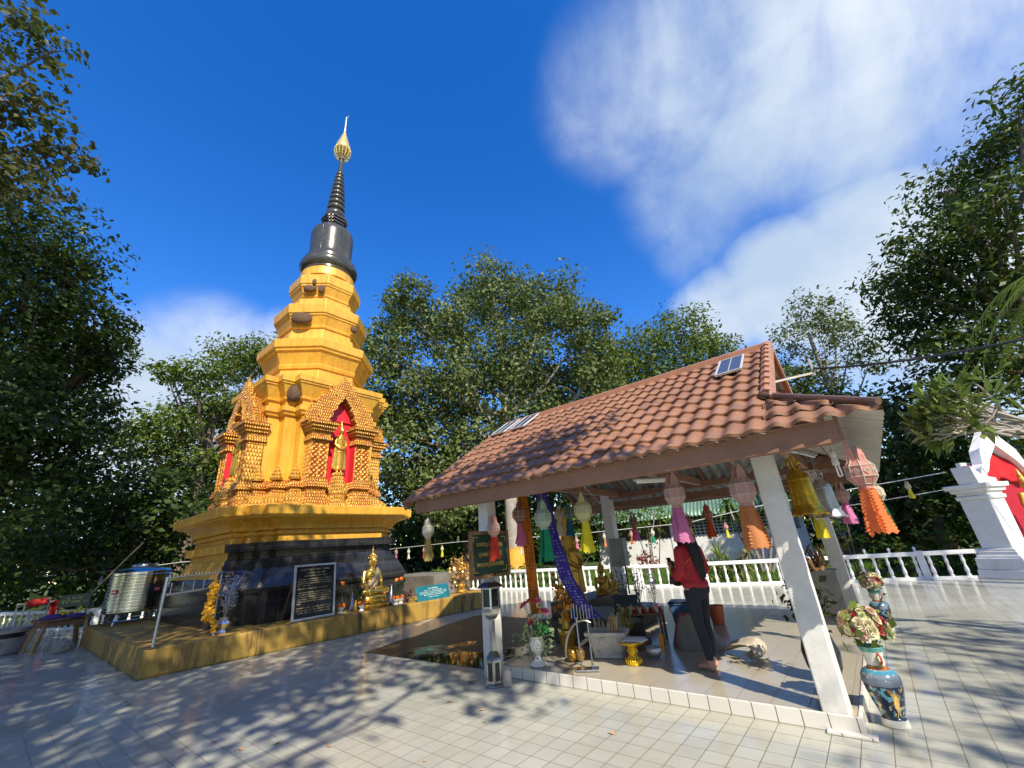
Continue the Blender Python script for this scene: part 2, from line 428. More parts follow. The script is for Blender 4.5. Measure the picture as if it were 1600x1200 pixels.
def ornate(name, kind, red=0.8, pu=0.065, pz=0.085):
    """rows of moulded petals, or a diamond lattice, gilded over red"""
    m, t, b = newmat(name)
    co = nd(t, 'ShaderNodeTexCoord'); v = co.outputs['Object']; sp = nd(t, 'ShaderNodeSeparateXYZ', Vector=v)
    nd_ = nd(t, 'ShaderNodeTexNoise', Scale=9.0, Detail=3.0, Vector=v); wob = mth(t, 'MULTIPLY', mth(t, 'SUBTRACT', nd_.outputs['Fac'], 0.5), 0.05)
    u = mth(t, 'ADD', mth(t, 'ADD', sp.outputs[0], sp.outputs[1]), wob); z = mth(t, 'ADD', sp.outputs[2], wob)
    vo = nd(t, 'ShaderNodeTexVoronoi', Scale=34.0, Vector=v)
    if kind == 'petal':
        row = mth(t, 'FLOOR', mth(t, 'DIVIDE', z, pz)); fz = mth(t, 'FRACT', mth(t, 'DIVIDE', z, pz))
        ph = mth(t, 'ADD', mth(t, 'DIVIDE', u, pu), mth(t, 'MULTIPLY', row, 0.5))
        su = mth(t, 'ABSOLUTE', mth(t, 'SINE', mth(t, 'MULTIPLY', ph, PI)))
        tip = mth(t, 'SUBTRACT', 1.0, mth(t, 'MULTIPLY', fz, fz))
        h = mth(t, 'MULTIPLY', mth(t, 'MULTIPLY', su, tip), mth(t, 'MINIMUM', mth(t, 'MULTIPLY', fz, 8.0), 1.0))
    else:
        a_ = mth(t, 'SINE', mth(t, 'MULTIPLY', mth(t, 'ADD', u, z), PI/pu)); c_ = mth(t, 'SINE', mth(t, 'MULTIPLY', mth(t, 'SUBTRACT', u, z), PI/pu))
        h = mth(t, 'ABSOLUTE', mth(t, 'MULTIPLY', a_, c_))
    hh = mth(t, 'SUBTRACT', h, mth(t, 'MULTIPLY', vo.outputs['Distance'], 0.35))
    f = ramp(t, hh, [(0.06, (red,)*3), (0.22, (0, 0, 0))])
    nz = nd(t, 'ShaderNodeTexNoise', Scale=3.0, Detail=5.0, Vector=v)
    c = ramp(t, nz.outputs['Fac'], [(0.3, (0.60, 0.31, 0.04)), (0.7, (0.86, 0.54, 0.10))])
    c = mixc_(t, f, c, (0.44, 0.03, 0.012))
    t.links.new(c, b.inputs['Base Color'])
    b.inputs['Metallic'].default_value = 0.3; b.inputs['Roughness'].default_value = 0.36
    bump(t, b, hh, 1.0, 0.05); return m
M_ORN = ornate('gold_ornament', 'petal', 0.75)
M_ORNP = ornate('gold_ornament_panel', 'lattice', 1.0, 0.15)
M_ORNF = ornate('gold_ornament_band', 'petal', 0.35, 0.08, 0.11)
M_RED = mat('red_paint', (0.58, 0.018, 0.03), 0.5, 0.0, 0.12, 2.0)
M_WHITE = mat('white_paint', (0.78, 0.78, 0.76), 0.5, 0.0, 0.06, 3.0, 0.1, 30, dirt=0.25, dirtcol=(0.33, 0.31, 0.27))
M_PILLAR = mat('worn_white_pillar', (0.72, 0.71, 0.67), 0.55, 0.0, 0.06, 2.2, 0.25, 25, dirt=0.35, dirtcol=(0.34, 0.28, 0.2))
M_CHROME = mat('polished_steel', (0.42, 0.43, 0.44), 0.14, 1.0, 0.10, 5.0)
M_STEEL = mat('brushed_steel', (0.55, 0.55, 0.55), 0.28, 1.0, 0.10, 9.0)
M_BROWNWOOD = mat('brown_painted_timber', (0.30, 0.155, 0.10), 0.55, 0.0, 0.12, 3.0, 0.15, 30, dirt=0.3)
M_BLACKPL = mat('black_plastic', (0.015, 0.015, 0.017), 0.4, 0.0, 0.2, 5.0)
M_WOOD = mat('old_brown_wood', (0.16, 0.085, 0.04), 0.65, 0.0, 0.3, 6.0, 0.3, 30)

# ------------------------------------------------------------------ setting: ground
def sheet(name, poly, z, m, kind='structure'):
    mb = MB(); mb.add([(x, y, z) for x, y in poly], [tuple(range(len(poly)))])
    o = mb.build(name, m); o['kind'] = kind; return o
def groundmat():
    m, t, b = newmat('dark_soil_and_lawn')
    co = nd(t, 'ShaderNodeTexCoord'); v = co.outputs['Object']
    n1 = nd(t, 'ShaderNodeTexNoise', Scale=0.35, Detail=8.0, Roughness=0.65, Vector=v)
    n2 = nd(t, 'ShaderNodeTexNoise', Scale=14.0, Detail=6.0, Roughness=0.75, Vector=v)
    c = ramp(t, n1.outputs['Fac'], [(0.35, (0.045, 0.085, 0.014)), (0.6, (0.075, 0.125, 0.02)), (0.8, (0.09, 0.075, 0.035))])
    c = mixc_(t, mth(t, 'MULTIPLY', n2.outputs['Fac'], 0.6), c, (0.02, 0.035, 0.008))
    t.links.new(c, b.inputs['Base Color']); b.inputs['Roughness'].default_value = 0.9
    bump(t, b, n2.outputs['Fac'], 0.8, 0.05); return m
sheet('ground', [(-600, -600), (600, -600), (600, 600), (-600, 600)], -0.03, groundmat())
PLAZA = [(-29.6, 0.35), (-22.35, 3.05), (-21.5, 7.0), (-19.0, 14.0), (-15.6, 14.36), (-11.2, 14.42), (-7.1, 15.2), (-3.2, 15.98), (0.65, 16.85), (1.75, 17.1), (4.2, 21.5), (14, 21.5), (22, 8), (18, -18), (-26, -18)]
sheet('plaza', PLAZA, 0.0, M_PLAZA)
def puddlemat():
    m, t, b = newmat('muddy_shallow_water')
    co = nd(t, 'ShaderNodeTexCoord'); v = co.outputs['Object']
    n1 = nd(t, 'ShaderNodeTexNoise', Scale=1.1, Detail=7.0, Roughness=0.6, Vector=v)
    n2 = nd(t, 'ShaderNodeTexNoise', Scale=16.0, Detail=6.0, Roughness=0.7, Vector=v)
    sp = nd(t, 'ShaderNodeSeparateXYZ', Vector=v)
    edge = mth(t, 'ADD', n1.outputs['Fac'], mth(t, 'SUBTRACT', mth(t, 'MULTIPLY', mth(t, 'SUBTRACT', sp.outputs[1], 6.0), 0.12), mth(t, 'MULTIPLY', mth(t, 'SUBTRACT', sp.outputs[0], -6.6), 0.07)))
    f = ramp(t, edge, [(0.44, (0, 0, 0)), (0.54, (1, 1, 1))])
    c = mixc_(t, n2.outputs['Fac'], (0.045, 0.030, 0.014), (0.10, 0.066, 0.03))
    c = mixc_(t, f, (0.022, 0.016, 0.009), c)
    t.links.new(c, b.inputs['Base Color'])
    t.links.new(mth(t, 'ADD', mth(t, 'MULTIPLY', f, 0.42), 0.05), b.inputs['Roughness'])
    bump(t, b, mth(t, 'MULTIPLY', n2.outputs['Fac'], f), 0.5, 0.01); return m
sheet('puddle', [(-8.05, 5.03), (-5.27, 5.14), (-4.66, 5.22), (-4.66, 9.1), (-6.0, 9.0), (-8.96, 8.92), (-8.75, 7.6), (-8.33, 6.3), (-8.42, 6.2)], 0.004, puddlemat())

# ------------------------------------------------------------------ stupa terrace (yellow ledge)
LZ = 0.45
t_ = thing('terrace_ledge', 'low stained yellow plaster terrace carrying the golden stupa', 'terrace', (-13.9, 6.4, 0))
mb = MB(); q = Matrix.Rotation(R(-3.2), 3, 'Z')
pl = [(-17.8, 2.22), (-10.32, 2.12), (-9.80, 10.55), (-17.8, 10.9)]
mb.prism([(x+13.9, y-6.4) for x, y in pl], 0, LZ); mb.build('ledge_wall', M_YELLOWWALL, t_, bevel=0.03)
mb = MB(); mb.box((-12.0+13.9, 9.6-6.4, 0.74), (2.7, 1.5, 0.58)); mb.build('rear_plinth', mat('grey_stained_concrete', (0.17, 0.155, 0.13), 0.75, 0, 0.25, 2.0, 0.2, 20, dirt=0.6, dirtcol=(0.05, 0.04, 0.03)), t_, bevel=0.02)

# ------------------------------------------------------------------ the golden stupa
CX, CY = -13.75, 6.05
ST = thing('stupa', 'tall golden octagonal stupa with black bell, ringed spire and red niches', 'stupa', (CX, CY, 0))
def red_ring(Wd, c, n, z):
    s = c/n; P = []
    for k in range(4):
        a = k*PI/2; ca, sa = round(math.cos(a)), round(math.sin(a))
        pts = [(Wd-c, -Wd)]
        for i in range(n): pts += [(Wd-c+i*s, -Wd+(i+1)*s), (Wd-c+(i+1)*s, -Wd+(i+1)*s)]
        P += [(x*ca-y*sa, x*sa+y*ca, z) for x, y in pts]
    return P
mb = MB()
mb.rings([red_ring(2.62, 0.78, 3, LZ), red_ring(2.62, 0.78, 3, 1.10)]); mb.build('plinth', M_BLACK, ST)
mb = MB()
mb.rings([red_ring(w_, 0.80, 3, z_) for z_, w_ in [(1.10, 2.68), (1.17, 2.69), (1.20, 2.64), (1.32, 2.60), (1.45, 2.53), (1.56, 2.47), (1.60, 2.46), (1.61, 2.41), (1.72, 2.40), (1.73, 2.36), (1.83, 2.35), (1.84, 2.30)]])
mb.build('base_moulding', M_BLACK, ST)
# black facing with gold returns: gold on the upper mouldings
mb = MB()
mb.rings([red_ring(w_, 0.80, 3, z_) for z_, w_ in [(1.84, 2.29), (2.00, 2.29), (2.01, 2.41), (2.20, 2.43), (2.215, 2.26)]]); mb.build('black_band', M_BLACK, ST)
mb = MB()
mb.rings([red_ring(w_, 0.78, 3, z_) for z_, w_ in [(2.215, 2.25), (2.33, 2.25), (2.335, 2.21), (2.37, 2.21), (2.375, 2.29), (2.45, 2.30), (2.455, 2.24), (2.49, 2.24), (2.495, 2.33), (2.56, 2.34), (2.60, 2.36), (2.68, 2.44), (2.755, 2.58), (2.76, 2.66), (2.80, 2.67), (2.805, 2.73), (2.83, 2.745), (3.02, 2.76), (3.035, 2.74)]])
mb.build('gold_base', M_GOLD, ST)
# the shaded side's lower mouldings are gold plaster instead of tile
for o in ST.children:
    if o.name in ('base_moulding', 'black_band'):
        me = o.data; me.materials.append(M_GOLD)
        for p in me.polygons:
            c = p.center
            if c.y < -1.5 and c.x < 1.15 and c.z > 1.40 and p.normal.y < -0.05 and abs(p.normal.x) < 0.3: p.material_index = 1
            if c.y > 1.5 and c.z > 1.40 and p.normal.y > 0.05: p.material_index = 1
# ornamented foot of the body
mb = MB()
mb.rings([red_ring(w_, 0.72, 2, z_) for z_, w_ in [(3.03, 2.24), (3.12, 2.24), (3.14, 2.18), (3.30, 2.12), (3.40, 2.02), (3.42, 1.94)]]); mb.build('lotus_band', M_ORNF, ST)
mb = MB()
mb.rings([red_ring(w_, 0.70, 2, z_) for z_, w_ in [(3.42, 1.93), (3.50, 1.93), (3.52, 1.88), (3.60, 1.86), (3.62, 1.93), (3.74, 1.92), (3.76, 1.84), (3.86, 1.78)]]); mb.build('ornament_band', M_ORN, ST)
mb = MB()
mb.rings([red_ring(w_, 0.68, 2, z_) for z_, w_ in [(3.86, 1.68), (5.74, 1.735), (5.745, 1.80), (5.80, 1.82), (5.85, 1.87), (5.99, 1.875), (6.0, 1.80), (6.02, 1.775), (6.18, 1.80), (6.20, 1.86), (6.26, 1.87), (6.27, 1.83), (6.42, 1.90), (6.62, 1.99), (6.64, 2.02), (6.70, 2.03), (6.705, 2.06), (6.86, 2.075), (6.87, 2.05), (6.93, 1.85)]])
mb.build('body', M_GOLD, ST)
# pointed leaf ornaments on the salient edges
for k in range(4):
    a = k*PI/2
    for (x, y) in [(1.70-0.68, -1.70), (1.70-0.34, -1.36), (1.70, -1.02)]:
        px, py = x*1.03, y*1.03
        mb = MB(); c_ = (px*math.cos(a)-py*math.sin(a), px*math.sin(a)+py*math.cos(a), 3.84)
        mb.lathe([(0.15, 0), (0.17, 0.06), (0.12, 0.12), (0.13, 0.16), (0.085, 0.22), (0.09, 0.26), (0.045, 0.33), (0.02, 0.42), (0.006, 0.47)], 10, c_)
        mb.build('leaf_finial', M_ORNF, ST, smooth=40)
def octr(Rr, z): return [(Rr*math.cos(R(22.5+45*k)), Rr*math.sin(R(22.5+45*k)), z) for k in range(8)]
def tier(nm, pr, m=M_GOLD):
    mb = MB(); mb.rings([octr(r_, z_) for z_, r_ in pr]); return mb.build(nm, m, ST, bevel=0.012)
tier('octagonal_tier', [(6.88, 1.66), (6.98, 1.66), (7.0, 1.56), (7.46, 1.545), (7.47, 1.60), (7.60, 1.64), (7.62, 1.60), (8.02, 1.775), (8.03, 1.83), (8.12, 1.85), (8.13, 1.895), (8.16, 1.90), (8.40, 1.915), (8.42, 1.90), (8.52, 1.62)])
tier('octagonal_tier', [(8.48, 1.56), (8.60, 1.56), (8.62, 1.43), (8.85, 1.42), (8.86, 1.36), (9.06, 1.35), (9.07, 1.40), (9.16, 1.42), (9.18, 1.38), (9.50, 1.50), (9.51, 1.53), (9.58, 1.54), (9.59, 1.575), (9.62, 1.58), (9.92, 1.60), (9.94, 1.58), (10.06, 1.30)])
tier('octagonal_tier', [(10.0, 1.32), (10.14, 1.32), (10.16, 1.20), (10.38, 1.19), (10.40, 1.06), (10.50, 1.05), (10.51, 1.09), (10.58, 1.10), (10.60, 1.07), (10.90, 1.19), (10.91, 1.22), (10.98, 1.225), (10.99, 1.25), (11.02, 1.26), (11.33, 1.27), (11.35, 1.25), (11.44, 1.06)])
tier('octagonal_neck', [(11.40, 1.05), (11.52, 1.05), (11.53, 0.98), (11.70, 0.97)])
mb = MB(); mb.lathe([(0.965, 11.6), (0.965, 11.92), (0.90, 11.98), (0.90, 12.05)], 40); mb.build('round_neck', M_GOLD, ST, smooth=35)
mb = MB(); mb.lathe([(0.86, 11.97), (0.93, 12.0), (0.93, 12.10), (0.98, 12.12), (1.01, 12.16), (1.045, 12.24), (1.06, 12.34), (1.05, 12.44), (1.0, 12.52), (0.95, 12.55), (0.95, 12.66), (0.88, 12.70), (0.83, 12.78), (0.80, 12.95), (0.79, 13.25), (0.80, 13.6), (0.81, 13.9), (0.80, 14.05), (0.76, 14.18), (0.66, 14.30), (0.52, 14.37), (0.44, 14.40)], 48)
mb.build('bell', M_BELL, ST, smooth=35)
mb = MB()
for z0, w_ in [(14.40, 0.30), (14.52, 0.34), (14.64, 0.38), (14.76, 0.43)]:
    mb.rings([red_ring(w_, w_*0.42, 2, z0), red_ring(w_, w_*0.42, 2, z0+0.07), red_ring(w_*0.84, w_*0.35, 2, z0+0.075), red_ring(w_*0.84, w_*0.35, 2, z0+0.12)])
mb.rings([red_ring(0.46, 0.2, 2, 14.88), red_ring(0.46, 0.2, 2, 14.99), red_ring(0.28, 0.12, 2, 15.06)])
mb.build('throne', M_BELL, ST)
nr, z0 = 10, 15.06
for i in range(nr):
    z1 = z0+(0.42 if i == 0 else 0.30*(1-0.032*i)); r0 = 0.385*(1-0.062*i)
    mb = MB(); h = z1-z0
    mb.lathe([(r0*0.72, z0), (r0*0.95, z0+h*0.2), (r0, z0+h*0.45), (r0*0.93, z0+h*0.72), (r0*0.66, z0+h*0.97), (r0*0.64, z1)], 24)
    mb.build('spire_ring', M_BELL, ST, smooth=50); z0 = z1
mb = MB(); mb.lathe([(0.13, z0), (0.12, z0+0.1), (0.09, z0+0.15), (0.085, 18.50), (0.12, 18.54), (0.12, 18.58), (0.06, 18.62), (0.05, 19.2)], 16); mb.build('spire_neck', M_BELL, ST, smooth=40)
# gilded openwork umbrella
mb = MB()
mb.lathe([(0.30, 19.10), (0.335, 19.14), (0.33, 19.26), (0.28, 19.50), (0.20, 19.75), (0.14, 20.0), (0.08, 20.2), (0.05, 20.38), (0.04, 20.4)], 20)
mb.build('finial_cone', mat('pale_gilt', (0.85, 0.62, 0.22), 0.32, 0.6, .1), ST, smooth=40)
mb = MB()
for k in range(14):
    a = 2*PI*k/14
    mb.tube([(0.33*math.cos(a), 0.33*math.sin(a), 19.2), (0.345*math.cos(a), 0.345*math.sin(a), 19.0), (0.30*math.cos(a), 0.30*math.sin(a), 18.75), (0.10*math.cos(a), 0.10*math.sin(a), 18.58)], 0.022, 5)
for z_, r_ in ((19.0, 0.345), (18.86, 0.32), (18.74, 0.27)):
    mb.tube([(r_*math.cos(2*PI*k/20), r_*math.sin(2*PI*k/20), z_) for k in range(21)], 0.02, 5)
mb.build('finial_cage', mat('pale_gilt', (0.85, 0.62, 0.22), 0.32, 0.6, .1), ST, smooth=60)
mb = MB(); mb.tube([(0, 0, 20.38), (0, 0, 21.3)], [0.045, 0.022], 8)
mb.ell((0, 0, 20.75), 0.05); mb.ell((0, 0, 21.0), 0.045); mb.ell((0, 0, 21.3), (0.05, 0.05, 0.08)); mb.tube([(0, 0, 21.3), (0.06, 0.05, 21.45)], [0.03, 0.01], 6); mb.ell((0.1, 0.02, 21.36), (0.07, 0.03, 0.03))
mb.build('finial_tip', mat('white_gold', (0.75, 0.66, 0.45), 0.3, 0.7), ST, smooth=50)

# niches
def niche(k):
    hs, oc = (0.67, 0.05) if k != 3 else (0.80, 0.0)
    a = k*PI/2; M4 = Matrix.Rotation(a, 4, 'Z')
    mbp = MB(); mbp.M = M4
    # red recess
    o = thing_child('niche', M_RED, ST, lambda mb: (mb.box((1.80, 0, 4.75), (0.10, 2*hs-0.4, 3.35)), mb.box((1.86, 0.0, 6.0), (0.10, 0.9, 0.7), taper=0.5), mb.box((1.96, oc-hs+0.245, 4.55), (0.36, 0.03, 2.9)), mb.box((1.96, oc+hs-0.245, 4.55), (0.36, 0.03, 2.9))), M4)
    for sgn in (-1, 1):
        def pil(mb, s=sgn):
            for (z0, z1, w_, d_) in [(3.05, 3.25, 0.70, 0.62), (3.25, 3.42, 0.60, 0.54), (3.42, 3.60, 0.54, 0.50), (3.60, 3.68, 0.64, 0.58), (3.68, 3.80, 0.58, 0.54), (3.80, 3.86, 0.50, 0.48)]:
                mb.box((1.80+d_/2-0.12, s*hs+oc, (z0+z1)/2), (d_, w_, z1-z0), taper=0.96)
            for (z0, z1, w_, d_) in [(4.86, 4.94, 0.50, 0.46), (4.94, 5.02, 0.60, 0.56), (5.02, 5.12, 0.53, 0.50), (5.12, 5.20, 0.51, 0.50), (5.20, 5.28, 0.64, 0.58), (5.28, 5.38, 0.74, 0.64), (5.38, 5.46, 0.84, 0.70)]:
                mb.box((1.80+d_/2-0.12, s*hs+oc, (z0+z1)/2), (d_, w_, z1-z0), taper=1.04)
        pil0 = pil
        def pil(mb, s=sgn, f=pil0): f(mb); mb.box((1.91, s*hs+oc, 4.36), (0.34, 0.40, 1.06))
        c = thing_child('niche_pillar', M_ORN, o, pil, M4)
        thing_child('pillar_panel', M_ORNP, c, lambda mb, s=sgn: mb.box((1.93, s*hs+oc, 4.36), (0.40, 0.46, 1.02)), M4)
        def strips(mb, s=sgn):
            for u in (-0.23, 0.0, 0.23): mb.box((2.13, s*hs+oc+u, 4.36), (0.025, 0.035, 1.0))
            for u in (-0.23, 0.23): mb.box((1.95, s*hs+oc+u, 4.36), (0.42, 0.03, 1.0))
        thing_child('pillar_trim', M_ORNF, c, strips, M4)
    outer = [(1.10, 5.46), (1.06, 5.62), (0.98, 5.78), (0.94, 5.98), (0.74, 6.16), (0.66, 6.34), (0.42, 6.52), (0.34, 6.70), (0.14, 6.86), (0.0, 7.04)]
    inner = [(0.42, 5.46), (0.47, 5.62), (0.36, 5.74), (0.38, 5.86), (0.24, 6.0), (0.25, 6.10), (0.12, 6.24), (0.06, 6.34), (0.03, 6.40), (0.0, 6.44)]
    def ped(mb):
        O = [(u, z) for u, z in outer]+[(-u, z) for u, z in outer[-2::-1]]
        I = [(u, z) for u, z in inner]+[(-u, z) for u, z in inner[-2::-1]]
        n = len(O); vs = []
        for w_ in (1.72, 2.16):
            vs += [(w_, u, z) for u, z in O]+[(w_, u, z) for u, z in I]
        fs = []
        for i in range(n-1):
            fs += [(i, i+1, n+i+1, n+i), (2*n+i, 3*n+i, 3*n+i+1, 2*n+i+1), (i, 2*n+i, 2*n+i+1, i+1), (n+i, n+i+1, 3*n+i+1, 3*n+i)]
        mb.add(vs, fs)
    pd = thing_child('pediment', M_ORN, o, ped, M4)
    def flames(mb):
        for u, z in outer[1:]:
            for s in ((-1, 1) if u > 0 else (1,)):
                mb.M = M4 @ Matrix.Translation((2.06, s*u, z)) @ Matrix.Rotation(-s*0.35 if u > 0 else 0, 4, 'X')
                mb.lathe([(0.02, -0.10), (0.055, -0.03), (0.045, 0.04), (0.02, 0.11), (0.003, 0.19)], 7)
        for i in range(9):
            for s in (-1, 1):
                u = (outer[i][0]+inner[i][0])/2; z = (outer[i][1]+inner[i][1])/2
                mb.M = M4; mb.ell((2.155, s*u, z+0.05), (0.03, 0.045, 0.05), 8, 6)
        mb.M = M4
        for i in range(9):
            for s in (-1, 1): mb.bar((2.17, s*inner[i][0], inner[i][1]), (2.17, s*inner[i+1][0], inner[i+1][1]), 0.05, 0.05)
    thing_child('flame_trim', M_ORNF, pd, flames, M4, smooth=50)
    return o
def thing_child(nm, m, parent, fn, M4=None, smooth=None, **kw):
    mb = MB(); mb.M = M4; fn(mb); return mb.build(nm, m, parent, smooth=smooth, **kw)
for k in range(4): niche(k)

# statues -------------------------------------------------------------
def standing_buddha(name, label, loc, rz, h=1.62, m=M_GOLDMETAL, group=None, pedestal=True, pm=None):
    """1.62 m figure, faces local +X"""
    t = thing(name, label, 'statue', loc, rz, group); k = h/1.62
    S = Matrix.Scale(k, 4)
    mb = MB(); mb.M = S
    mb.caps((0.05, 0.07, 0.03, 0.035), (0.0, 0.07, 0.05, 0.045), (0, 0.07, 0.12, 0.05)); mb.caps((0.05, -0.07, 0.03, 0.035), (0.0, -0.07, 0.05, 0.045), (0, -0.07, 0.12, 0.05))
    mb.lathe([(0.17, 0.08), (0.155, 0.2), (0.15, 0.45), (0.155, 0.62), (0.16, 0.7), (0.14, 0.82), (0.16, 0.98), (0.17, 1.05), (0.12, 1.14), (0.05, 1.17)], 18, sx=0.68, sy=1.0)
    for s in (-1, 1):
        mb.caps((0, s*0.16, 1.08, 0.055), (0.03, s*0.225, 0.86, 0.047), (0.12, s*0.10, 0.74, 0.036), (0.15, s*0.02, 0.72, 0.03))
        mb.caps((0.13, s*0.05, 0.72, 0.022), (0.15, -s*0.06, 0.69, 0.018))
        mb.box((0, s*0.20, 0.47), (0.05, 0.10, 0.72), rx=s*0.10)
    mb.caps((0, 0, 1.13, 0.055), (0.01, 0, 1.2, 0.055)); mb.ell((0.015, 0, 1.30), (0.09, 0.082, 0.115)); mb.ell((0.10, 0, 1.29), (0.02, 0.018, 0.035))
    mb.ell((0, 0, 1.37), (0.085, 0.08, 0.075)); mb.ell((-0.01, 0, 1.44), (0.05, 0.05, 0.05))
    for s in (-1, 1): mb.ell((0.0, s*0.086, 1.27), (0.02, 0.014, 0.06))
    mb.build('body', m, t, remesh=0.016*k, smo=3)
    mb = MB(); mb.M = S; mb.lathe([(0.045, 1.46), (0.05, 1.49), (0.03, 1.53), (0.012, 1.6), (0.003, 1.64)], 10, (-0.01, 0, 0)); mb.build('flame_finial', m, t, smooth=50)
    mb = MB(); mb.M = S
    mb.tube([(0.10, -0.09, 1.09), (0.125, 0.02, 0.95), (0.10, 0.10, 0.82)], 0.016, 6); mb.tube([(0.115, 0.0, 0.66), (0.115, 0.0, 0.12)], 0.014, 6); mb.lathe([(0.158, 0.60), (0.168, 0.605), (0.168, 0.64), (0.158, 0.645)], 18, sx=0.70)
    mb.build('robe', m, t, smooth=60)
    if pedestal:
        mb = MB(); mb.lathe([(0.34, -1.02), (0.38, -0.98), (0.36, -0.86), (0.30, -0.80), (0.30, -0.72), (0.37, -0.62), (0.40, -0.54), (0.40, -0.48), (0.30, -0.46), (0.27, -0.30), (0.21, -0.12), (0.19, -0.10), (0.21, -0.08), (0.21, -0.02), (0.19, 0.0)], 16)
        mb.build('pedestal', pm or M_ORNF, t, smooth=35)
    return t
standing_buddha('buddha_statue', 'slim golden standing buddha in the red niche on the sunlit right face of the stupa', (CX+2.02, CY+0.05, 4.05), 0.0, 1.60).scale = (0.9, 0.8, 1.0)
standing_buddha('buddha_statue', 'golden standing buddha half hidden in the shaded left niche of the stupa', (CX, CY-2.02, 4.05), -PI/2, 1.60)

def seated_buddha(name, label, loc, rz, h=1.5, m=M_GOLDMETAL, robe=None, group=None, base=True):
    """local +X forward; 1.5 m with base and finial"""
    t = thing(name, label, 'statue', loc, rz, group); S = Matrix.Scale(h/1.5, 4); k = h/1.5
    if base:
        mb = MB(); mb.M = S
        mb.lathe([(0.44, 0), (0.46, 0.02), (0.46, 0.07), (0.42, 0.10), (0.43, 0.12), (0.46, 0.16), (0.45, 0.20), (0.41, 0.215)], 28, sx=0.72, sy=1.0); mb.build('lotus_base', m, t, smooth=40)
        mb = MB(); mb.M = S; mb.lathe([(0.40, 0.20), (0.43, 0.24), (0.42, 0.28), (0.38, 0.31)], 28, sx=0.72, sy=1.0); mb.build('seat_cushion', m, t, smooth=40)
    mb = MB(); mb.M = S; z = 0.30
    for s in (-1, 1):
        mb.caps((-0.06, s*0.13, z+0.10, 0.10), (0.14, s*0.36, z+0.085, 0.085), (0.25, s*0.12, z+0.07, 0.062), (0.24, -s*0.16, z+0.08+0.03*(s > 0), 0.045), (0.2, -s*0.25, z+0.08+0.03*(s > 0), 0.035))
    mb.caps((-0.06, 0, z+0.12, 0.15), (-0.05, 0, z+0.32, 0.125)); mb.ell((-0.04, 0, z+0.26), (0.12, 0.15, 0.2)); mb.ell((-0.04, 0, z+0.47), (0.125, 0.19, 0.15)); mb.ell((-0.05, 0, z+0.55), (0.095, 0.22, 0.08))
    mb.caps((-0.05, -0.22, z+0.55, 0.072), (0.02, -0.30, z+0.30, 0.055), (0.16, -0.30, z+0.19, 0.045), (0.26, -0.30, z+0.12, 0.035), (0.30, -0.295, z+0.03, 0.022))
    mb.caps((-0.05, 0.22, z+0.55, 0.072), (0.0, 0.31, z+0.30, 0.055), (0.14, 0.19, z+0.19, 0.045), (0.20, 0.03, z+0.17, 0.036), (0.21, -0.06, z+0.17, 0.025))
    mb.caps((-0.03, 0, z+0.60, 0.075), (-0.02, 0, z+0.70, 0.068)); mb.ell((0.0, 0, z+0.82), (0.115, 0.105, 0.145)); mb.ell((0.115, 0, z+0.81), (0.025, 0.022, 0.04)); mb.ell((0.095, 0, z+0.745), (0.03, 0.04, 0.016))
    for s in (-1, 1): mb.ell((0.0, s*0.112, z+0.78), (0.025, 0.016, 0.075)); mb.ell((0.10, s*0.045, z+0.835), (0.02, 0.03, 0.012))
    mb.build('body', m, t, remesh=0.015*k, smo=3)
    mb = MB(); mb.M = S; mb.ell((-0.015, 0, z+0.89), (0.118, 0.112, 0.105), 16, 10); mb.ell((-0.02, 0, z+0.985), (0.068, 0.066, 0.06), 14, 8)
    rr = random.Random(5)
    for i in range(90):
        a = rr.random()*2*PI; b_ = rr.random()*1.35
        mb.ell((-0.015+0.118*math.cos(a)*math.cos(b_), 0.112*math.sin(a)*math.cos(b_), z+0.89+0.105*math.sin(b_)), 0.014, 6, 4)
    mb.build('hair', m, t, smooth=60)
    mb = MB(); mb.M = S; mb.lathe([(0.03, z+1.03), (0.036, z+1.06), (0.022, z+1.10), (0.01, z+1.16), (0.003, z+1.22)], 10, (-0.02, 0, 0)); mb.build('flame_finial', m, t, smooth=50)
    mb = MB(); mb.M = S
    mb.caps((-0.05, 0.20, z+0.60, 0.055), (0.05, 0.14, z+0.53, 0.06), (0.085, 0.06, z+0.44, 0.065), (0.085, -0.03, z+0.35, 0.065), (0.06, -0.12, z+0.25, 0.06), (-0.02, -0.15, z+0.19, 0.05))
    mb.caps((0.075, 0.10, z+0.42, 0.06), (0.075, 0.06, z+0.28, 0.075), (0.06, 0.0, z+0.20, 0.07)); mb.caps((-0.10, 0.18, z+0.58, 0.06), (-0.12, 0.05, z+0.40, 0.08), (-0.11, -0.08, z+0.25, 0.07))
    mb.build('robe', robe or m, t, remesh=0.013*k, smo=4)
    return t
M_SHINYGOLD = mat('shiny_gold', (0.78, 0.50, 0.10), 0.22, 0.9, 0.12, 5)
M_SASH = mat('grey_gold_sash', (0.24, 0.195, 0.12), 0.6, 0.3, 0.25, 30, 0.3, 90)
seated_buddha('buddha_statue', 'shiny gold seated buddha with a grey sash on the yellow ledge', (-10.62, 6.72, LZ), R(8), 1.5, M_SHINYGOLD, M_SASH)

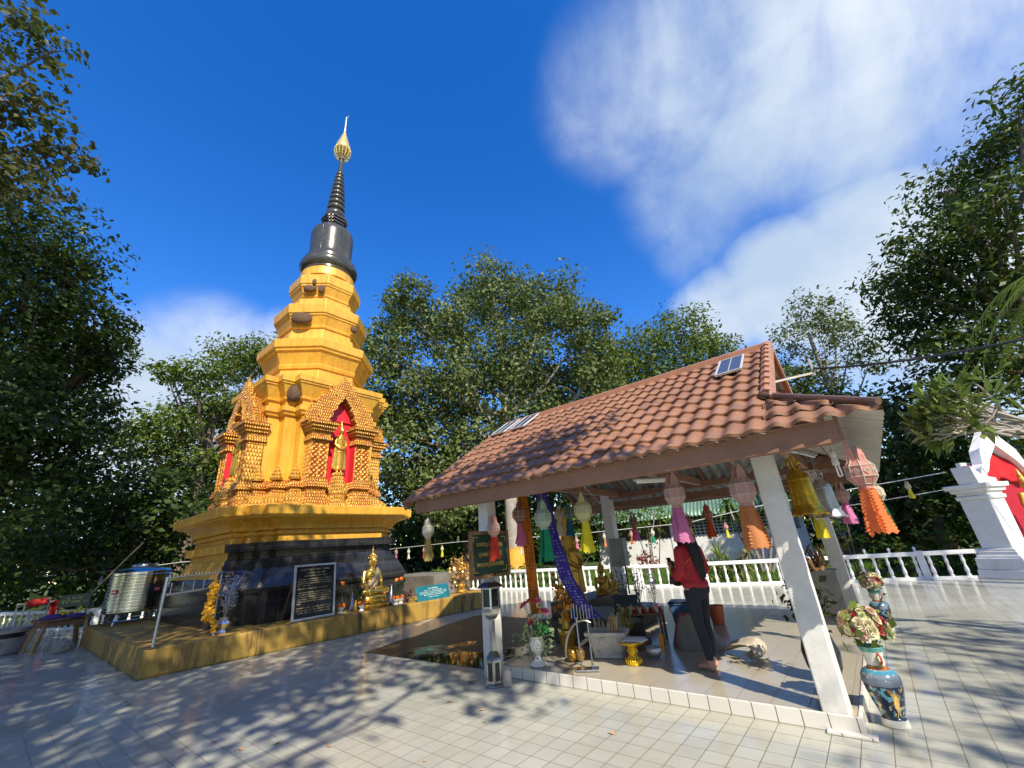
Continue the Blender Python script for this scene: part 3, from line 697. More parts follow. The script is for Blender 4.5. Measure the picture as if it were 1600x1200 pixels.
# clay-brown bee nests hanging on the stupa
M_NEST = mat('brown_bee_comb', (0.11, 0.062, 0.035), 0.9, 0, 0.45, 14, 1.0, 60)
def nest(label, p, d, size, seed):
    t = bpy.data.objects.new('bee_nest', None)
    rs = random.Random(seed); mb = MB()
    n = 16
    w_, th, h_ = size
    def sh(u, v):
        a = u*2*PI; zz = 1-2*v; k = math.sqrt(max(0, 1-abs(zz)**2.6))
        wob = 1+0.10*math.sin(3*a+seed)+0.06*math.sin(7*a+seed*2+v*9)
        return (th*k*math.cos(a)*wob, w_*k*math.sin(a)*wob, h_*min(zz, 0.42+0.05*math.sin(a*4)))
    mb.grid(sh, n, 12)
    o = mb.build('bee_nest', M_NEST, None, smooth=60, loc=p); o.rotation_euler = (0, 0, d)
    bpy.data.objects.remove(t)
    return tag(o, label, 'bee nest', 'bee nests stuck on the stupa')
nest('dark bee nest wrapped on the corner of the stupa cornice, largest of the nests', (CX+1.60, CY-1.30, 6.44), R(-45), (0.25, 0.17, 0.34), 1)
nest('half round bee nest under the middle octagonal tier of the stupa', (CX+0.93, CY-1.16, 9.38), R(-45), (0.33, 0.13, 0.27), 2)
nest('rounded bee nest under the top tier of the stupa, wider of a pair', (CX+0.70, CY-0.92, 10.78), R(-45), (0.22, 0.11, 0.17), 3)
nest('narrow bee nest under the top tier of the stupa beside a wider one', (CX+0.98, CY-0.62, 10.78), R(-45), (0.11, 0.10, 0.20), 4)
nest('small bee nest on the far right edge of the middle tier of the stupa', (CX+1.52, CY+0.45, 9.28), R(0), (0.13, 0.10, 0.16), 5)
nest('thin bee nest stuck on the face of the top rim of the stupa', (CX+0.82, CY-0.82, 11.06), R(-45), (0.07, 0.06, 0.16), 6)

# ------------------------------------------------------------------ pavilion
PV = thing('pavilion', 'open pavilion with terracotta tile roof, white pillars and tiled platform', 'pavilion', (0, 0, 0))
PZ = 0.12
mb = MB(); mb.box((-2.62, 7.78, PZ/2-0.02), (4.06, 5.50, PZ+0.03)); mb.build('platform', M_PLATF, PV)
mb = MB()
mb.box((-2.625, 5.015, 0.055), (4.13, 0.03, 0.145)); mb.box((-0.575, 7.83, 0.055), (0.03, 5.598, 0.145)); mb.box((-4.665, 7.83, 0.055), (0.03, 5.598, 0.145))
mb.build('platform_edge', M_RISER, PV, bevel=0.006)
mb = MB(); mb.box((-0.66, 4.975, 0.012), (0.34, 0.10, 0.024)); mb.build('step_tile', M_RISER, PV, bevel=0.004)
def pillar(x, y, w, z0, z1):
    mb = MB(); mb.box((x, y, (z0+z1)/2), (w, w, z1-z0)); mb.build('pillar', M_PILLAR, PV, bevel=0.012)
pillar(-0.74, 5.15, 0.205, PZ-0.02, 2.62); pillar(-4.66, 4.94, 0.20, 0.0, 2.62)
pillar(-0.74, 9.85, 0.22, PZ-0.02, 2.62); pillar(-5.13, 9.95, 0.24, 0.0, 2.72)
# roof: ridge along X
RY, RZ, EY, EZ, XL, XR = 7.45, 4.40, 4.50, 2.50, -6.14, -0.55
BY = 2*RY-EY
def rooftile():
    m, t, b = newmat('terracotta_roof_tile')
    co = nd(t, 'ShaderNodeTexCoord'); v = co.outputs['Object']
    n1 = nd(t, 'ShaderNodeTexNoise', Scale=1.3, Detail=7.0, Roughness=0.65, Vector=v)
    n2 = nd(t, 'ShaderNodeTexNoise', Scale=22.0, Detail=6.0, Roughness=0.7, Vector=v)
    c = ramp(t, n1.outputs['Fac'], [(0.32, (0.235, 0.112, 0.058)), (0.68, (0.32, 0.158, 0.086))])
    mp = nd(t, 'ShaderNodeMapping', Vector=v); mp.inputs['Scale'].default_value = (1/0.203, 1/0.295, 0.0); mp.inputs['Location'].default_value = (6.14/0.203+0.5, -4.47/0.295, 0)
    fl = nd(t, 'ShaderNodeVectorMath', _operation='FLOOR'); t.links.new(mp.outputs[0], fl.inputs[0])
    wn_ = nd(t, 'ShaderNodeTexWhiteNoise'); t.links.new(fl.outputs[0], wn_.inputs['Vector'])
    c = mixc_(t, ramp(t, wn_.outputs['Value'], [(0.0, (0.0,)*3), (0.75, (0.22,)*3), (1.0, (0.55,)*3)]), c, (0.19, 0.09, 0.055))
    n4 = nd(t, 'ShaderNodeTexNoise', Scale=3.5, Detail=9.0, Roughness=0.75, Vector=v)
    c = mixc_(t, ramp(t, n4.outputs['Fac'], [(0.50, (0, 0, 0)), (0.68, (0.70,)*3)]), c, (0.11, 0.07, 0.052))
    c = mixc_(t, ramp(t, n2.outputs['Fac'], [(0.5, (0, 0, 0)), (0.78, (0.5,)*3)]), c, (0.22, 0.11, 0.07))
    t.links.new(c, b.inputs['Base Color']); b.inputs['Roughness'].default_value = 0.55
    bump(t, b, n2.outputs['Fac'], 0.15, 0.006); return m
M_RT = rooftile()
M_RUN = mat('silvery_tile_underside', (0.42, 0.45, 0.44), 0.45, 0.35, 0.15, 2.0, 0.2, 20, dirt=0.3)
PITCH, ROW = 0.203, 0.335
def wave(u):
    p = (u/PITCH) % 1.0
    return 0.022*math.cos(2*PI*p) if True else 0
def slope_sheet(y0, z0, y1, z1, xa, xb, clip=None):
    """tiles from eave (y0,z0) up to ridge (y1,z1); returns upper and lower sheets"""
    L = math.hypot(y1-y0, z1-z0); ny, nz_ = -(z1-z0)/L*(1 if y1 > y0 else -1), abs(y1-y0)/L
    nrow = int(round(L/ROW)); nx = int((xb-xa)/PITCH*8)
    up, lo = MB(), MB()
    def pt(x, s, h):
        f = s/L; return (x, y0+(y1-y0)*f+ny*h, z0+(z1-z0)*f+nz_*h)
    rows = []
    for r_ in range(nrow):
        s0, s1 = L*r_/nrow, L*(r_+1)/nrow
        a, b_, c_ = [], [], []
        for i in range(nx+1):
            x = xa+(xb-xa)*i/nx; w_ = wave(x-xa)
            sc = -0.028*math.cos(2*PI*(((x-xa)/PITCH) % 1.0))*0.8
            a.append(pt(x, s0-0.02+sc, w_+0.012)); b_.append(pt(x, s0-0.02+sc, w_+0.050)); c_.append(pt(x, s1+0.04, w_+0.010))
        rows += [(a, b_), (b_, c_)]
    for p, q in rows:
        o = len(up.v); n = len(p)
        up.add(p+q, [((i+1), i, n+i, n+i+1)[::-1] if y1 < y0 else (i, i+1, n+i+1, n+i) for i in range(n-1)])
    for r_ in range(nrow):
        s0, s1 = L*r_/nrow, L*(r_+1)/nrow
        p, q, q2 = [], [], []
        for i in range(nx+1):
            x = xa+(xb-xa)*i/nx; w_ = wave(x-xa)
            p.append(pt(x, s0-0.015, w_+0.006)); q.append(pt(x, s1, w_-0.016)); q2.append(pt(x, s1, w_+0.006))
        n = len(p)
        lo.add(p+q+q2, [(i+1, i, n+i, n+i+1) for i in range(n-1)]+[(n+i+1, n+i, 2*n+i, 2*n+i+1) for i in range(n-1)])
    return up, lo
for (ye, sgn) in ((EY, 1), (BY, -1)):
    up, lo = slope_sheet(ye, EZ, RY, RZ, XL, XR)
    o = up.build('roof_slope', M_RT, PV, smooth=40); lo.build('roof_underside', M_RUN, o, smooth=40)
# corner pieces of the front and back slopes right of the verge, and the end skirt
GY0, GZ0 = 5.27, 2.995
sk, sl_ = MB(), MB()
HX = 0.30   # skirt eave
def skirt(x, y, h):
    return None
def wavey(y): return 0.028*math.cos(2*PI*(y/PITCH))
zg = GZ0+0.02
rowsx = [(-0.62, zg), (-0.31, zg-(zg-2.47)*0.335), (-0.0, zg-(zg-2.47)*0.67), (HX, 2.47)]
for (x0, z0), (x1, z1) in zip(rowsx[:-1], rowsx[1:]):
    f0 = (x0+0.62)/(HX+0.62); f1 = (x1+0.62)/(HX+0.62)
    ya0, ya1 = GY0-(GY0-EY)*f0, GY0-(GY0-EY)*f1
    n = 200; top, lowr, lowb, un0, un1 = [], [], [], [], []
    for i in range(n+1):
        t0 = i/n
        y0_, y1_ = ya0+(2*RY-2*ya0)*t0, ya1+(2*RY-2*ya1)*t0
        ye_ = y1_ + (0)
        top.append((x0-0.03, y0_, z0+wavey(y0_)*0.9+0.012)); lowr.append((x1+0.02, y1_, z1+wavey(y1_)*0.9+0.04)); lowb.append((x1+0.02, y1_, z1+wavey(y1_)*0.9+0.01))
        un0.append((x0, y0_, z0+wavey(y0_)*0.9-0.012)); un1.append((x1+0.015, y1_, z1+wavey(y1_)*0.9+0.006))
    m_ = n+1
    sk.add(top+lowr+lowb, [(i, m_+i, m_+i+1, i+1) for i in range(n)]+[(m_+i, 2*m_+i, 2*m_+i+1, m_+i+1) for i in range(n)])
    sl_.add(un0+un1, [(i+1, m_+i+1, m_+i, i) for i in range(n)])
o = sk.build('roof_skirt', M_RT, PV, smooth=40); sl_.build('roof_underside', mat('pale_skirt_underside', (0.55, 0.55, 0.50), 0.5, 0.1, 0.12, 3.0, 0.1, 20, dirt=0.3), o, smooth=40)
# front and back corner triangles (tiles right of the verge)
for sg in (1, -1):
    mb = MB(); yy = lambda y: y if sg == 1 else 2*RY-y
    nrow = 3
    for r_ in range(nrow):
        f0, f1 = r_/nrow, (r_+1)/nrow
        y0, z0, y1, z1 = EY+(GY0-EY)*f0, EZ+(GZ0-EZ)*f0, EY+(GY0-EY)*f1, EZ+(GZ0-EZ)*f1
        xa = XR-0.02; xb0 = HX-(HX-xa)*f0; xb1 = HX-(HX-xa)*f1
        n = 28; A, B_, Cc = [], [], []
        for i in range(n+1):
            t0 = i/n; x0 = xa+(xb0-xa)*t0; x1 = min(x0, xb1)
            w_ = wave(x0-XL); sc = -0.022*math.cos(2*PI*(((x0-XL)/PITCH) % 1.0))
            fr = (x0-x1)/max(1e-6, xb0-xb1) if x0 > xb1 else 0
            A.append((x0, yy(y0-0.02+sc), z0+w_*0.7+0.01)); B_.append((x0, yy(y0-0.02+sc), z0+w_*0.7+0.05)); Cc.append((x0 if x0 <= xb1 else xb1+(x0-xb1)*0.0, yy(y1+0.03), z1+w_*0.7+0.014))
        m_ = n+1
        fs = [(i, i+1, m_+i+1, m_+i) for i in range(n)]+[(m_+i, m_+i+1, 2*m_+i+1, 2*m_+i) for i in range(n)]
        mb.add(A+B_+Cc, fs if sg == 1 else [f[::-1] for f in fs])
    mb.build('corner_tiles', M_RT, PV, smooth=40)
# hip, ridge and verge caps
M_RIDGE = mat('ridge_cap_tile', (0.36, 0.17, 0.10), 0.55, 0, 0.15, 3.0, 0.15, 30)
mb = MB()
mb.tube([(XL-0.05, RY, RZ+0.015), (XR+0.06, RY, RZ+0.015)], 0.085, 10)
for sg in (-1, 1): mb.bar((XL-0.04, RY+sg*0.10, RZ+0.0), (XR+0.04, RY+sg*0.10, RZ+0.0), 0.03, 0.10)
mb.build('ridge_cap', M_RIDGE, PV, smooth=35)
for sg in (1, -1):
    yy = (lambda y: y) if sg == 1 else (lambda y: 2*RY-y)
    mb = MB(); k = 10
    for i in range(k):
        f0, f1 = i/k, (i+1)/k
        P = lambda f, h: (XR+0.02, yy(GY0+(RY-GY0)*f), GZ0+(RZ-GZ0)*f+h)
        mb.tube([P(f0, 0.055), P(f1+0.01, 0.04)], [0.075, 0.06], 8)
    mb.build('verge_cap', M_RIDGE, PV, smooth=40)
    mb = MB(); mb.bar((XR+0.075, yy(GY0-0.1), GZ0-0.05), (XR+0.075, yy(RY), RZ+0.02), 0.03, 0.15); mb.build('barge_board', mat('salmon_barge_board', (0.42, 0.22, 0.14), 0.5, 0, 0.1, 3.0), PV)
    mb = MB(); mb.bar((XL-0.03, yy(EY-0.05), EZ-0.06), (XL-0.03, yy(RY), RZ-0.02), 0.03, 0.16); mb.build('barge_board', M_BROWNWOOD, PV)
    mb = MB(); k = 5
    for i in range(k):
        f0, f1 = i/k, (i+1)/k
        P = lambda f, h: (XR-0.02+(HX-XR+0.03)*f, yy(GY0-(GY0-EY)*f), GZ0+0.03+(2.50-GZ0)*f+h)
        mb.tube([P(f0, 0.035), P(f1, 0.035)], [0.03, 0.036], 8)
    mb.build('hip_cap', mat('dark_weathered_cap', (0.13, 0.075, 0.06), 0.6, 0, 0.2, 4.0, 0.2, 30), PV, smooth=40)
# gablet wall set back in the gable end, with a dark opening frame
mb = MB(); mb.add([(XR-0.35, GY0+0.1, GZ0-0.1), (XR-0.35, 2*RY-GY0-0.1, GZ0-0.1), (XR-0.35, RY, RZ-0.1)], [(0, 1, 2)]); mb.build('gable_panel', M_BROWNWOOD, PV, solid=0.02)
mb = MB()
for yy_ in (6.1, 6.8, 7.45, 8.1): mb.bar((XR-0.1, yy_, GZ0-0.02), (XR-0.1, yy_, RZ-0.12-abs(yy_-RY)*0.64), 0.04, 0.04)
mb.build('gable_stud', M_BROWNWOOD, PV)
# fascias and beams
mb = MB(); mb.box((-3.02, 4.60, 2.405), (5.98, 0.035, 0.20)); mb.build('fascia', M_BROWNWOOD, PV, bevel=0.004)
mb = MB(); mb.box((-3.02, 4.635, 2.37), (5.96, 0.03, 0.14)); mb.build('fascia_backing', M_BROWNWOOD, PV)
mb = MB(); mb.box((-3.02, BY-0.10, 2.44), (5.98, 0.035, 0.22)); mb.build('fascia', M_BROWNWOOD, PV)
mb = MB(); mb.box((-0.01, RY, 2.42), (0.035, 2*(RY-4.60), 0.22)); mb.build('fascia', M_BROWNWOOD, PV)
for y_ in (5.05, 9.9):
    mb = MB(); mb.box((-2.95, y_, 2.66), (5.7, 0.11, 0.13)); mb.build('tie_beam', M_BROWNWOOD, PV)
for x_ in (-4.75, -0.73, -2.75):
    mb = MB(); mb.box((x_, RY, 2.70), (0.10, 4.9, 0.14)); mb.box((x_, RY, 3.4), (0.09, 0.09, 1.3)); mb.build('cross_beam', M_BROWNWOOD, PV)
k = 9
for i in range(k):
    x = XL+0.25+(XR-XL-0.4)*i/(k-1)
    for ye in (EY, BY):
        mb = MB(); mb.bar((x, ye+(0.24 if ye < RY else -0.24), EZ+0.08), (x, RY, RZ-0.085), 0.05, 0.09); mb.build('rafter', M_BROWNWOOD, PV)
for f in (0.12, 0.42, 0.72):
    for ye in (EY, BY):
        mb = MB(); mb.bar((XL+0.05, ye+(RY-ye)*f, EZ+(RZ-EZ)*f-0.03), (XR, ye+(RY-ye)*f, EZ+(RZ-EZ)*f-0.03), 0.04, 0.04); mb.build('purlin', M_BROWNWOOD, PV)

# solar panels lying on the front slope
M_CELL = None
def cells():
    m, t, b = newmat('solar_cells')
    co = nd(t, 'ShaderNodeTexCoord')
    br = nd(t, 'ShaderNodeTexBrick', Vector=co.outputs['Object'], Color1=(0.012, 0.022, 0.075, 1), Color2=(0.018, 0.03, 0.09, 1), Mortar=(0.10, 0.12, 0.16, 1), Scale=1.0)
    br.offset = 0; br.inputs['Mortar Size'].default_value = 0.003; br.inputs['Brick Width'].default_value = 0.16; br.inputs['Row Height'].default_value = 0.06
    t.links.new(br.outputs['Color'], b.inputs['Base Color']); b.inputs['Roughness'].default_value = 0.12; return m
M_CELL = cells()
def solar(label, xc, sc_, w, h):
    L = math.hypot(RY-EY, RZ-EZ); f = sc_
    ang = math.atan2(RZ-EZ, RY-EY)
    t = thing('solar_panel', label, 'solar panel', (xc, EY+(RY-EY)*f-math.sin(ang)*0.088, EZ+(RZ-EZ)*f+math.cos(ang)*0.088), 0, 'solar panels on the tile roof')
    t.rotation_euler = (ang, 0, 0)
    mb = MB()
    for s in (-1, 1): mb.box((s*(w/2-0.011), 0, 0), (0.022, h, 0.035)); mb.box((0, s*(h/2-0.011), 0), (w-0.045, 0.022, 0.035))
    mb.box((0, 0, 0.005), (0.008, h-0.05, 0.016)); mb.build('frame', mat('white_aluminium', (0.7, 0.7, 0.7), 0.4, 0.4, 0.05), t, bevel=0.002)
    mb = MB(); mb.box((0, 0, 0), (w-0.045, h-0.045, 0.012)); mb.build('glass', M_CELL, t)
    mb = MB(); 
    for s in (-1, 1): mb.box((s*w*0.3, 0, -0.045), (0.03, h*0.8, 0.06))
    mb.build('bracket', M_STEEL, t)
solar('small blue solar panel with white frame near the right end of the roof ridge', -1.02, 0.765, 0.37, 0.84)
solar('dark solar panel on the roof touching the far left gable edge', -5.92, 0.885, 0.40, 0.78)
solar('dark solar panel high on the roof, right-hand one of the left pair', -5.36, 0.885, 0.40, 0.78)
# ------------------------------------------------------------------ lanterns
def papermat(name, col, tr=0.35): return mat('paper_'+name, col, 0.8, 0, 0.10, 9.0, 0.15, 60, trans=tr)
PAP = dict(pink=(0.62, 0.38, 0.36), red=(0.55, 0.10, 0.09), white=(0.66, 0.66, 0.55), green=(0.42, 0.58, 0.46), yellow=(0.66, 0.62, 0.28), cream=(0.70, 0.58, 0.42), brown=(0.36, 0.16, 0.11), teal=(0.08, 0.20, 0.20), salmon=(0.66, 0.31, 0.26))
TAIL = dict(magenta=(0.66, 0.22, 0.44), orange=(0.80, 0.24, 0.07), tan=(0.62, 0.25, 0.09), yellow=(0.75, 0.68, 0.04), green=(0.01, 0.34, 0.17), red=(0.62, 0.06, 0.03), blue=(0.01, 0.15, 0.30), pink=(0.72, 0.20, 0.36), straw=(0.52, 0.43, 0.14), white=(0.70, 0.68, 0.60), redorange=(0.60, 0.10, 0.02))
def oct_ring(r, z, ph=0.5, n=8): return [(r*math.cos(2*PI*(k+ph)/n), r*math.sin(2*PI*(k+ph)/n), z) for k in range(n)]
def lantern_parts(seed):
    rs = random.Random(seed)
    b = MB(); b.rings([oct_ring(r*0.72, z) for r, z in [(0.085, -0.15), (0.095, -0.155), (0.162, -0.215), (0.165, -0.325), (0.10, -0.405), (0.085, -0.41), (0.085, -0.45)]])
    fr = MB()
    for k in range(8):
        P = lambda r, z, kk=k: Vector((0.72*r*math.cos(2*PI*(kk+0.5)/8), r*0.72*math.sin(2*PI*(kk+0.5)/8), z))
        fr.tube([P(0.097, -0.15), P(0.165, -0.214), P(0.168, -0.326), P(0.103, -0.405)], 0.0045, 4)
        for r, z in ((0.166, -0.215), (0.168, -0.326), (0.103, -0.405)): fr.tube([P(r, z), P(r, z, k+1)], 0.004, 4)
    mo = MB()
    for k in range(8):
        a = 2*PI*(k+1)/8; c = Vector((0.1135*math.cos(a), 0.1135*math.sin(a), -0.27)); tx = Vector((-math.sin(a), math.cos(a), 0)); n_ = Vector((math.cos(a), math.sin(a), 0))
        for s_, w_ in ((0.032, 0.012), (0.014, 0.03)):
            q = [c+n_*0.004+tx*s_, c+n_*0.004+Vector((0, 0, s_)), c+n_*0.004-tx*s_, c+n_*0.004-Vector((0, 0, s_))]
            for i in range(4): mo.bar(q[i], q[(i+1) % 4], 0.006, 0.004)
    cr = MB()
    for k in range(4):
        a = 2*PI*k/4+0.4; lean = rs.uniform(0.0, 0.35)
        c0 = Vector((math.cos(a), math.sin(a), 0)); tx = Vector((-math.sin(a), math.cos(a), 0))
        b0 = c0*0.065+Vector((0, 0, -0.16)); m0 = c0*(0.055+0.03*lean)+Vector((0, 0, -0.08)); t0 = c0*(0.03+0.10*lean)+Vector((0, 0, 0.02-0.03*rs.random()))
        cr.add([b0-tx*0.045, b0+tx*0.045, m0+tx*0.036, t0, m0-tx*0.036], [(0, 1, 2, 3, 4)])
    ta = MB()
    for k in range(4):
        a = 2*PI*k/4+rs.uniform(-0.25, 0.25)+0.5; tx = Vector((-math.sin(a), math.cos(a), 0)); n_ = Vector((math.cos(a), math.sin(a), 0))
        L = 0.42+rs.uniform(-0.03, 0.05); ph = rs.random()*6
        def st(u, v, n_=n_, tx=tx, L=L, ph=ph):
            w_ = 0.042+0.042*v+(0.010*(1 if int(v*26) % 2 else -1) if u in (0, 1) else 0)
            z = -0.44-L*v-(0.012*(1 if int(u*6+0.5) % 2 else -1) if v == 1 else 0)
            p = n_*(0.040+0.045*v+0.015*math.sin(3*v+ph)+0.02*math.sin(u*5+ph)*v)+tx*((u-0.5)*2*w_)
            return (p.x, p.y, z)
        ta.grid(st, 6, 26)
    co = MB(); co.tube([(0, 0, -0.18), (0.004, 0, 0.0), (0, 0.003, 0.14)], 0.003, 4)
    for k in range(4):
        a = 2*PI*k/4+0.4; co.tube([(0, 0, 0.05), (0.085*math.cos(a), 0.085*math.sin(a), -0.15)], 0.002, 3)
    return b, fr, mo, cr, ta, co
_lp = {}
def lantern(label, loc, body, tail, s=1.0, rz=0.0, seed=1, tilt=(0, 0), motif=True, name='paper_lantern', group='large paper lanterns hung under the pavilion eaves', small=False):
    key = (seed, small)
    if key not in _lp:
        b, fr, mo, cr, ta, co = lantern_parts(seed)
        fr2 = MB(); fr2.add(fr.v, fr.f); fr2.add(mo.v, mo.f)
        _lp[key] = dict(body=b.mesh('lantern_body', papermat('pink', PAP['pink'])), lattice=fr.mesh('lantern_lattice', papermat('white', PAP['white'])), motif=fr2.mesh('lantern_lattice', papermat('white', PAP['white'])),
                        petal_crown=cr.mesh('lantern_petals', papermat('pink', PAP['pink'])), tail=ta.mesh('lantern_tail', papermat('t_tan', TAIL['tan'])), cord=co.mesh('lantern_cord', mat('grey_string', (0.35, 0.33, 0.3), 0.8)))
    t = thing(name, label, 'lantern', loc, rz, group); t.scale = (s*1.05, s*1.05, s*0.97); t.rotation_euler = (tilt[0], tilt[1], rz)
    for nm, me in _lp[key].items():
        if small and nm in ('motif', 'lattice'): continue
        if nm == ('lattice' if motif else 'motif'): continue
        o = bpy.data.objects.new('lattice' if nm == 'motif' else nm, me); C.objects.link(o); o.parent = t
        mm = {'body': papermat(body, PAP[body]), 'petal_crown': papermat(body, PAP[body]), 'tail': papermat('t_'+tail, TAIL[tail], 0.4)}.get(nm)
        if mm: o.material_slots[0].link = 'OBJECT'; o.material_slots[0].material = mm
    return t
lantern('off-white lantern with straw yellow tail hanging at the far left corner of the eave', (-5.78, 4.67, 2.22), 'white', 'straw', 0.78, 0.3, 1, motif=False)
lantern('faded red lantern with diamond motifs and red tail in front of the green sign', (-4.13, 4.50, 2.10), 'salmon', 'red', 0.69, 0.9, 2)
lantern('dark brown lantern with pink tail beside the hanging orange cloth banner', (-4.24, 5.22, 2.33), 'brown', 'pink', 0.78, 0.2, 3, motif=False)
lantern('pale green lantern with pointed crown and emerald green tail', (-3.62, 5.0, 2.26), 'green', 'green', 0.95, 0.5, 4)
lantern('tall cream lantern without bright colours between green and yellow lanterns', (-4.35, 6.5, 2.30), 'cream', 'white', 0.62, 0.2, 5)
lantern('dark teal lantern with blue tail half hidden behind the yellow lantern', (-4.14, 6.5, 2.30), 'teal', 'blue', 0.62, 0.7, 6, motif=False)
lantern('pale yellow lantern with bright yellow tail above the golden buddha', (-2.95, 5.0, 2.28), 'yellow', 'yellow', 0.90, 0.1, 7)
lantern('pink lantern with long magenta tail hiding the head of the woman in red', (-1.70, 5.0, 2.34), 'pink', 'magenta', 0.93, 0.35, 8, motif=False)
lantern('dusty pink lantern with wide tan orange tail left of the front right pillar', (-0.98, 5.0, 2.31), 'pink', 'tan', 1.0, 0.15, 9, motif=False)
lantern('sunlit salmon lantern with white diamond motifs and vivid orange tail at the right roof corner', (0.03, 4.68, 2.26), 'salmon', 'orange', 0.84, 0.5, 10, tilt=(0.0, 0.03))
lantern('dark red lantern with red orange tail under the rear eave right of the woman', (-2.70, 9.72, 2.22), 'red', 'redorange', 0.80, 0.2, 2)
lantern('brown lantern with faded pink tail under the rear eave left of the woman', (-4.40, 9.72, 2.22), 'brown', 'pink', 0.74, 0.8, 3, motif=False)
lantern('pink lantern with pink tail hanging just behind the silver bell', (-0.30, 8.9, 2.28), 'pink', 'magenta', 0.80, 0.4, 8, motif=False)
lantern('mustard lantern with yellow tail seen just behind the magenta tail', (-3.0, 9.3, 2.05), 'brown', 'yellow', 0.62, 0.6, 5, motif=False)
lantern('dark lantern with yellow tail hanging behind the golden bell', (-0.66, 8.0, 2.05), 'cream', 'yellow', 0.7, 0.3, 6, motif=False)
lantern('cream lantern with pale green tail behind the orange tailed corner lantern', (0.10, 7.2, 2.16), 'cream', 'green', 0.74, 1.1, 4, motif=False)
# small lanterns on a cord along the rear balustrade
def rail_pt(x):
    xs = [-19.0, -15.6, -11.2, -7.1, -3.2, 0.65, 1.75]; ys = [14.0, 14.36, 14.42, 15.2, 15.98, 16.85, 17.1]
    return float(np.interp(x, xs, ys))
strung = [(-19.6, 'pink', 'pink', 'pink tail, leftmost of the string right of the stupa'), (-18.6, 'white', 'white', 'white tail behind the straw tailed lantern'), (-17.5, 'pink', 'red', 'red tail above the golden leaf tree'), (-16.3, 'yellow', 'yellow', 'yellow tail left of the green sign'),
          (-12.7, 'salmon', 'orange', 'orange tail just left of the orange banner'), (-11.5, 'cream', 'white', 'white tail left of the green tailed lantern'), (-9.05, 'pink', 'pink', 'pink tail beside the yellow tailed lantern'), (-7.95, 'cream', 'tan', 'tan tail behind the grey box'), (-6.95, 'salmon', 'orange', 'orange tail over the white house wall'),
          (-6.2, 'white', 'green', 'green tail in front of the face of the woman'), (-5.15, 'cream', 'white', 'white tail right of the woman'), (-3.85, 'salmon', 'yellow', 'yellow tail among strappy leaves'), (-2.55, 'pink', 'yellow', 'yellow tail right of the front pillar'), (0.15, 'green', 'green', 'green tail over the right balustrade'), (1.0, 'cream', 'yellow', 'yellow tail left of the white shrine')]
for i, (x, b_, tl, txt) in enumerate(strung):
    zz = 1.98 if x < -15 else (1.86 if x < -8 else (1.92 if x < -3 else (2.30 if x < 0 else 2.62)))
    lantern('small '+b_+' lantern with '+txt, (x, rail_pt(x)-0.25, zz), b_, tl, 0.58 if x > -15 else 0.62, i*0.7, 11+i % 3, name='small_lantern', group='small lanterns strung on a cord', small=True)
def cord(name, label, pts, r, m, cat='cord', sag=0.0):
    P = []
    for a, b_ in zip(pts[:-1], pts[1:]):
        a, b_ = Vector(a), Vector(b_); k = 8
        for i in range(k): 
            f = i/k; P.append(a.lerp(b_, f)-Vector((0, 0, sag*4*f*(1-f))))
    P.append(Vector(pts[-1])); mb = MB(); mb.tube(P, r, 5)
    return tag(mb.build(name, m, smooth=60), label, cat)
M_CORD = mat('white_cord', (0.62, 0.62, 0.58), 0.7)
cord('lantern_cord', 'thin white cord carrying the small lanterns along the rear balustrade', [(-21.0, 13.4, 2.0), (-15.2, rail_pt(-15.2)-0.25, 2.06), (-9.5, rail_pt(-9.5)-0.25, 1.94), (-5.0, rail_pt(-5)-0.25, 2.0), (-2.6, rail_pt(-2.6)-0.25, 2.34), (1.9, rail_pt(1.9)-0.25, 2.74)], 0.012, M_CORD)
cord('lantern_cord', 'second white cord sagging lower behind the right balustrade', [(-2.6, 16.4, 2.0), (2.2, 17.5, 2.35)], 0.010, M_CORD, sag=0.05)
cord('lantern_cord', 'white cord with hanging lanterns across the dark trees on the far left', [(-29.0, 1.6, 1.95), (-20.0, 4.6, 2.0), (-14.5, 9.9, 2.3)], 0.012, M_CORD, sag=0.06)
lantern('dim white lantern hanging on the far left cord above the small table', (-22.3, 3.72, 1.98), 'white', 'white', 0.7, 0.3, 11, name='small_lantern', group='small lanterns strung on a cord', small=True)
lantern('bell shaped pale lantern at the far left of the left cord', (-24.0, 3.1, 1.98), 'green', 'white', 0.62, 0.3, 12, name='small_lantern', group='small lanterns strung on a cord', small=True)
cord('power_cable', 'dark overhead power cable running right from the roof gable', [(-0.05, 7.45, 3.85), (2.7, 7.3, 3.52), (6.5, 6.6, 4.1)], 0.018, M_BLACKPL, 'cable', sag=0.12)
mb = MB(); mb.bar((-0.6, 7.1, 3.70), (-0.05, 7.5, 3.80), 0.035, 0.03); mb.bar((-0.06, 7.47, 3.75), (-0.06, 7.47, 4.02), 0.03, 0.03)
tag(mb.build('cable_bracket', mat('pale_pipe', (0.45, 0.43, 0.39), 0.5)), 'pale pipe bracket sticking out of the roof gable', 'bracket')

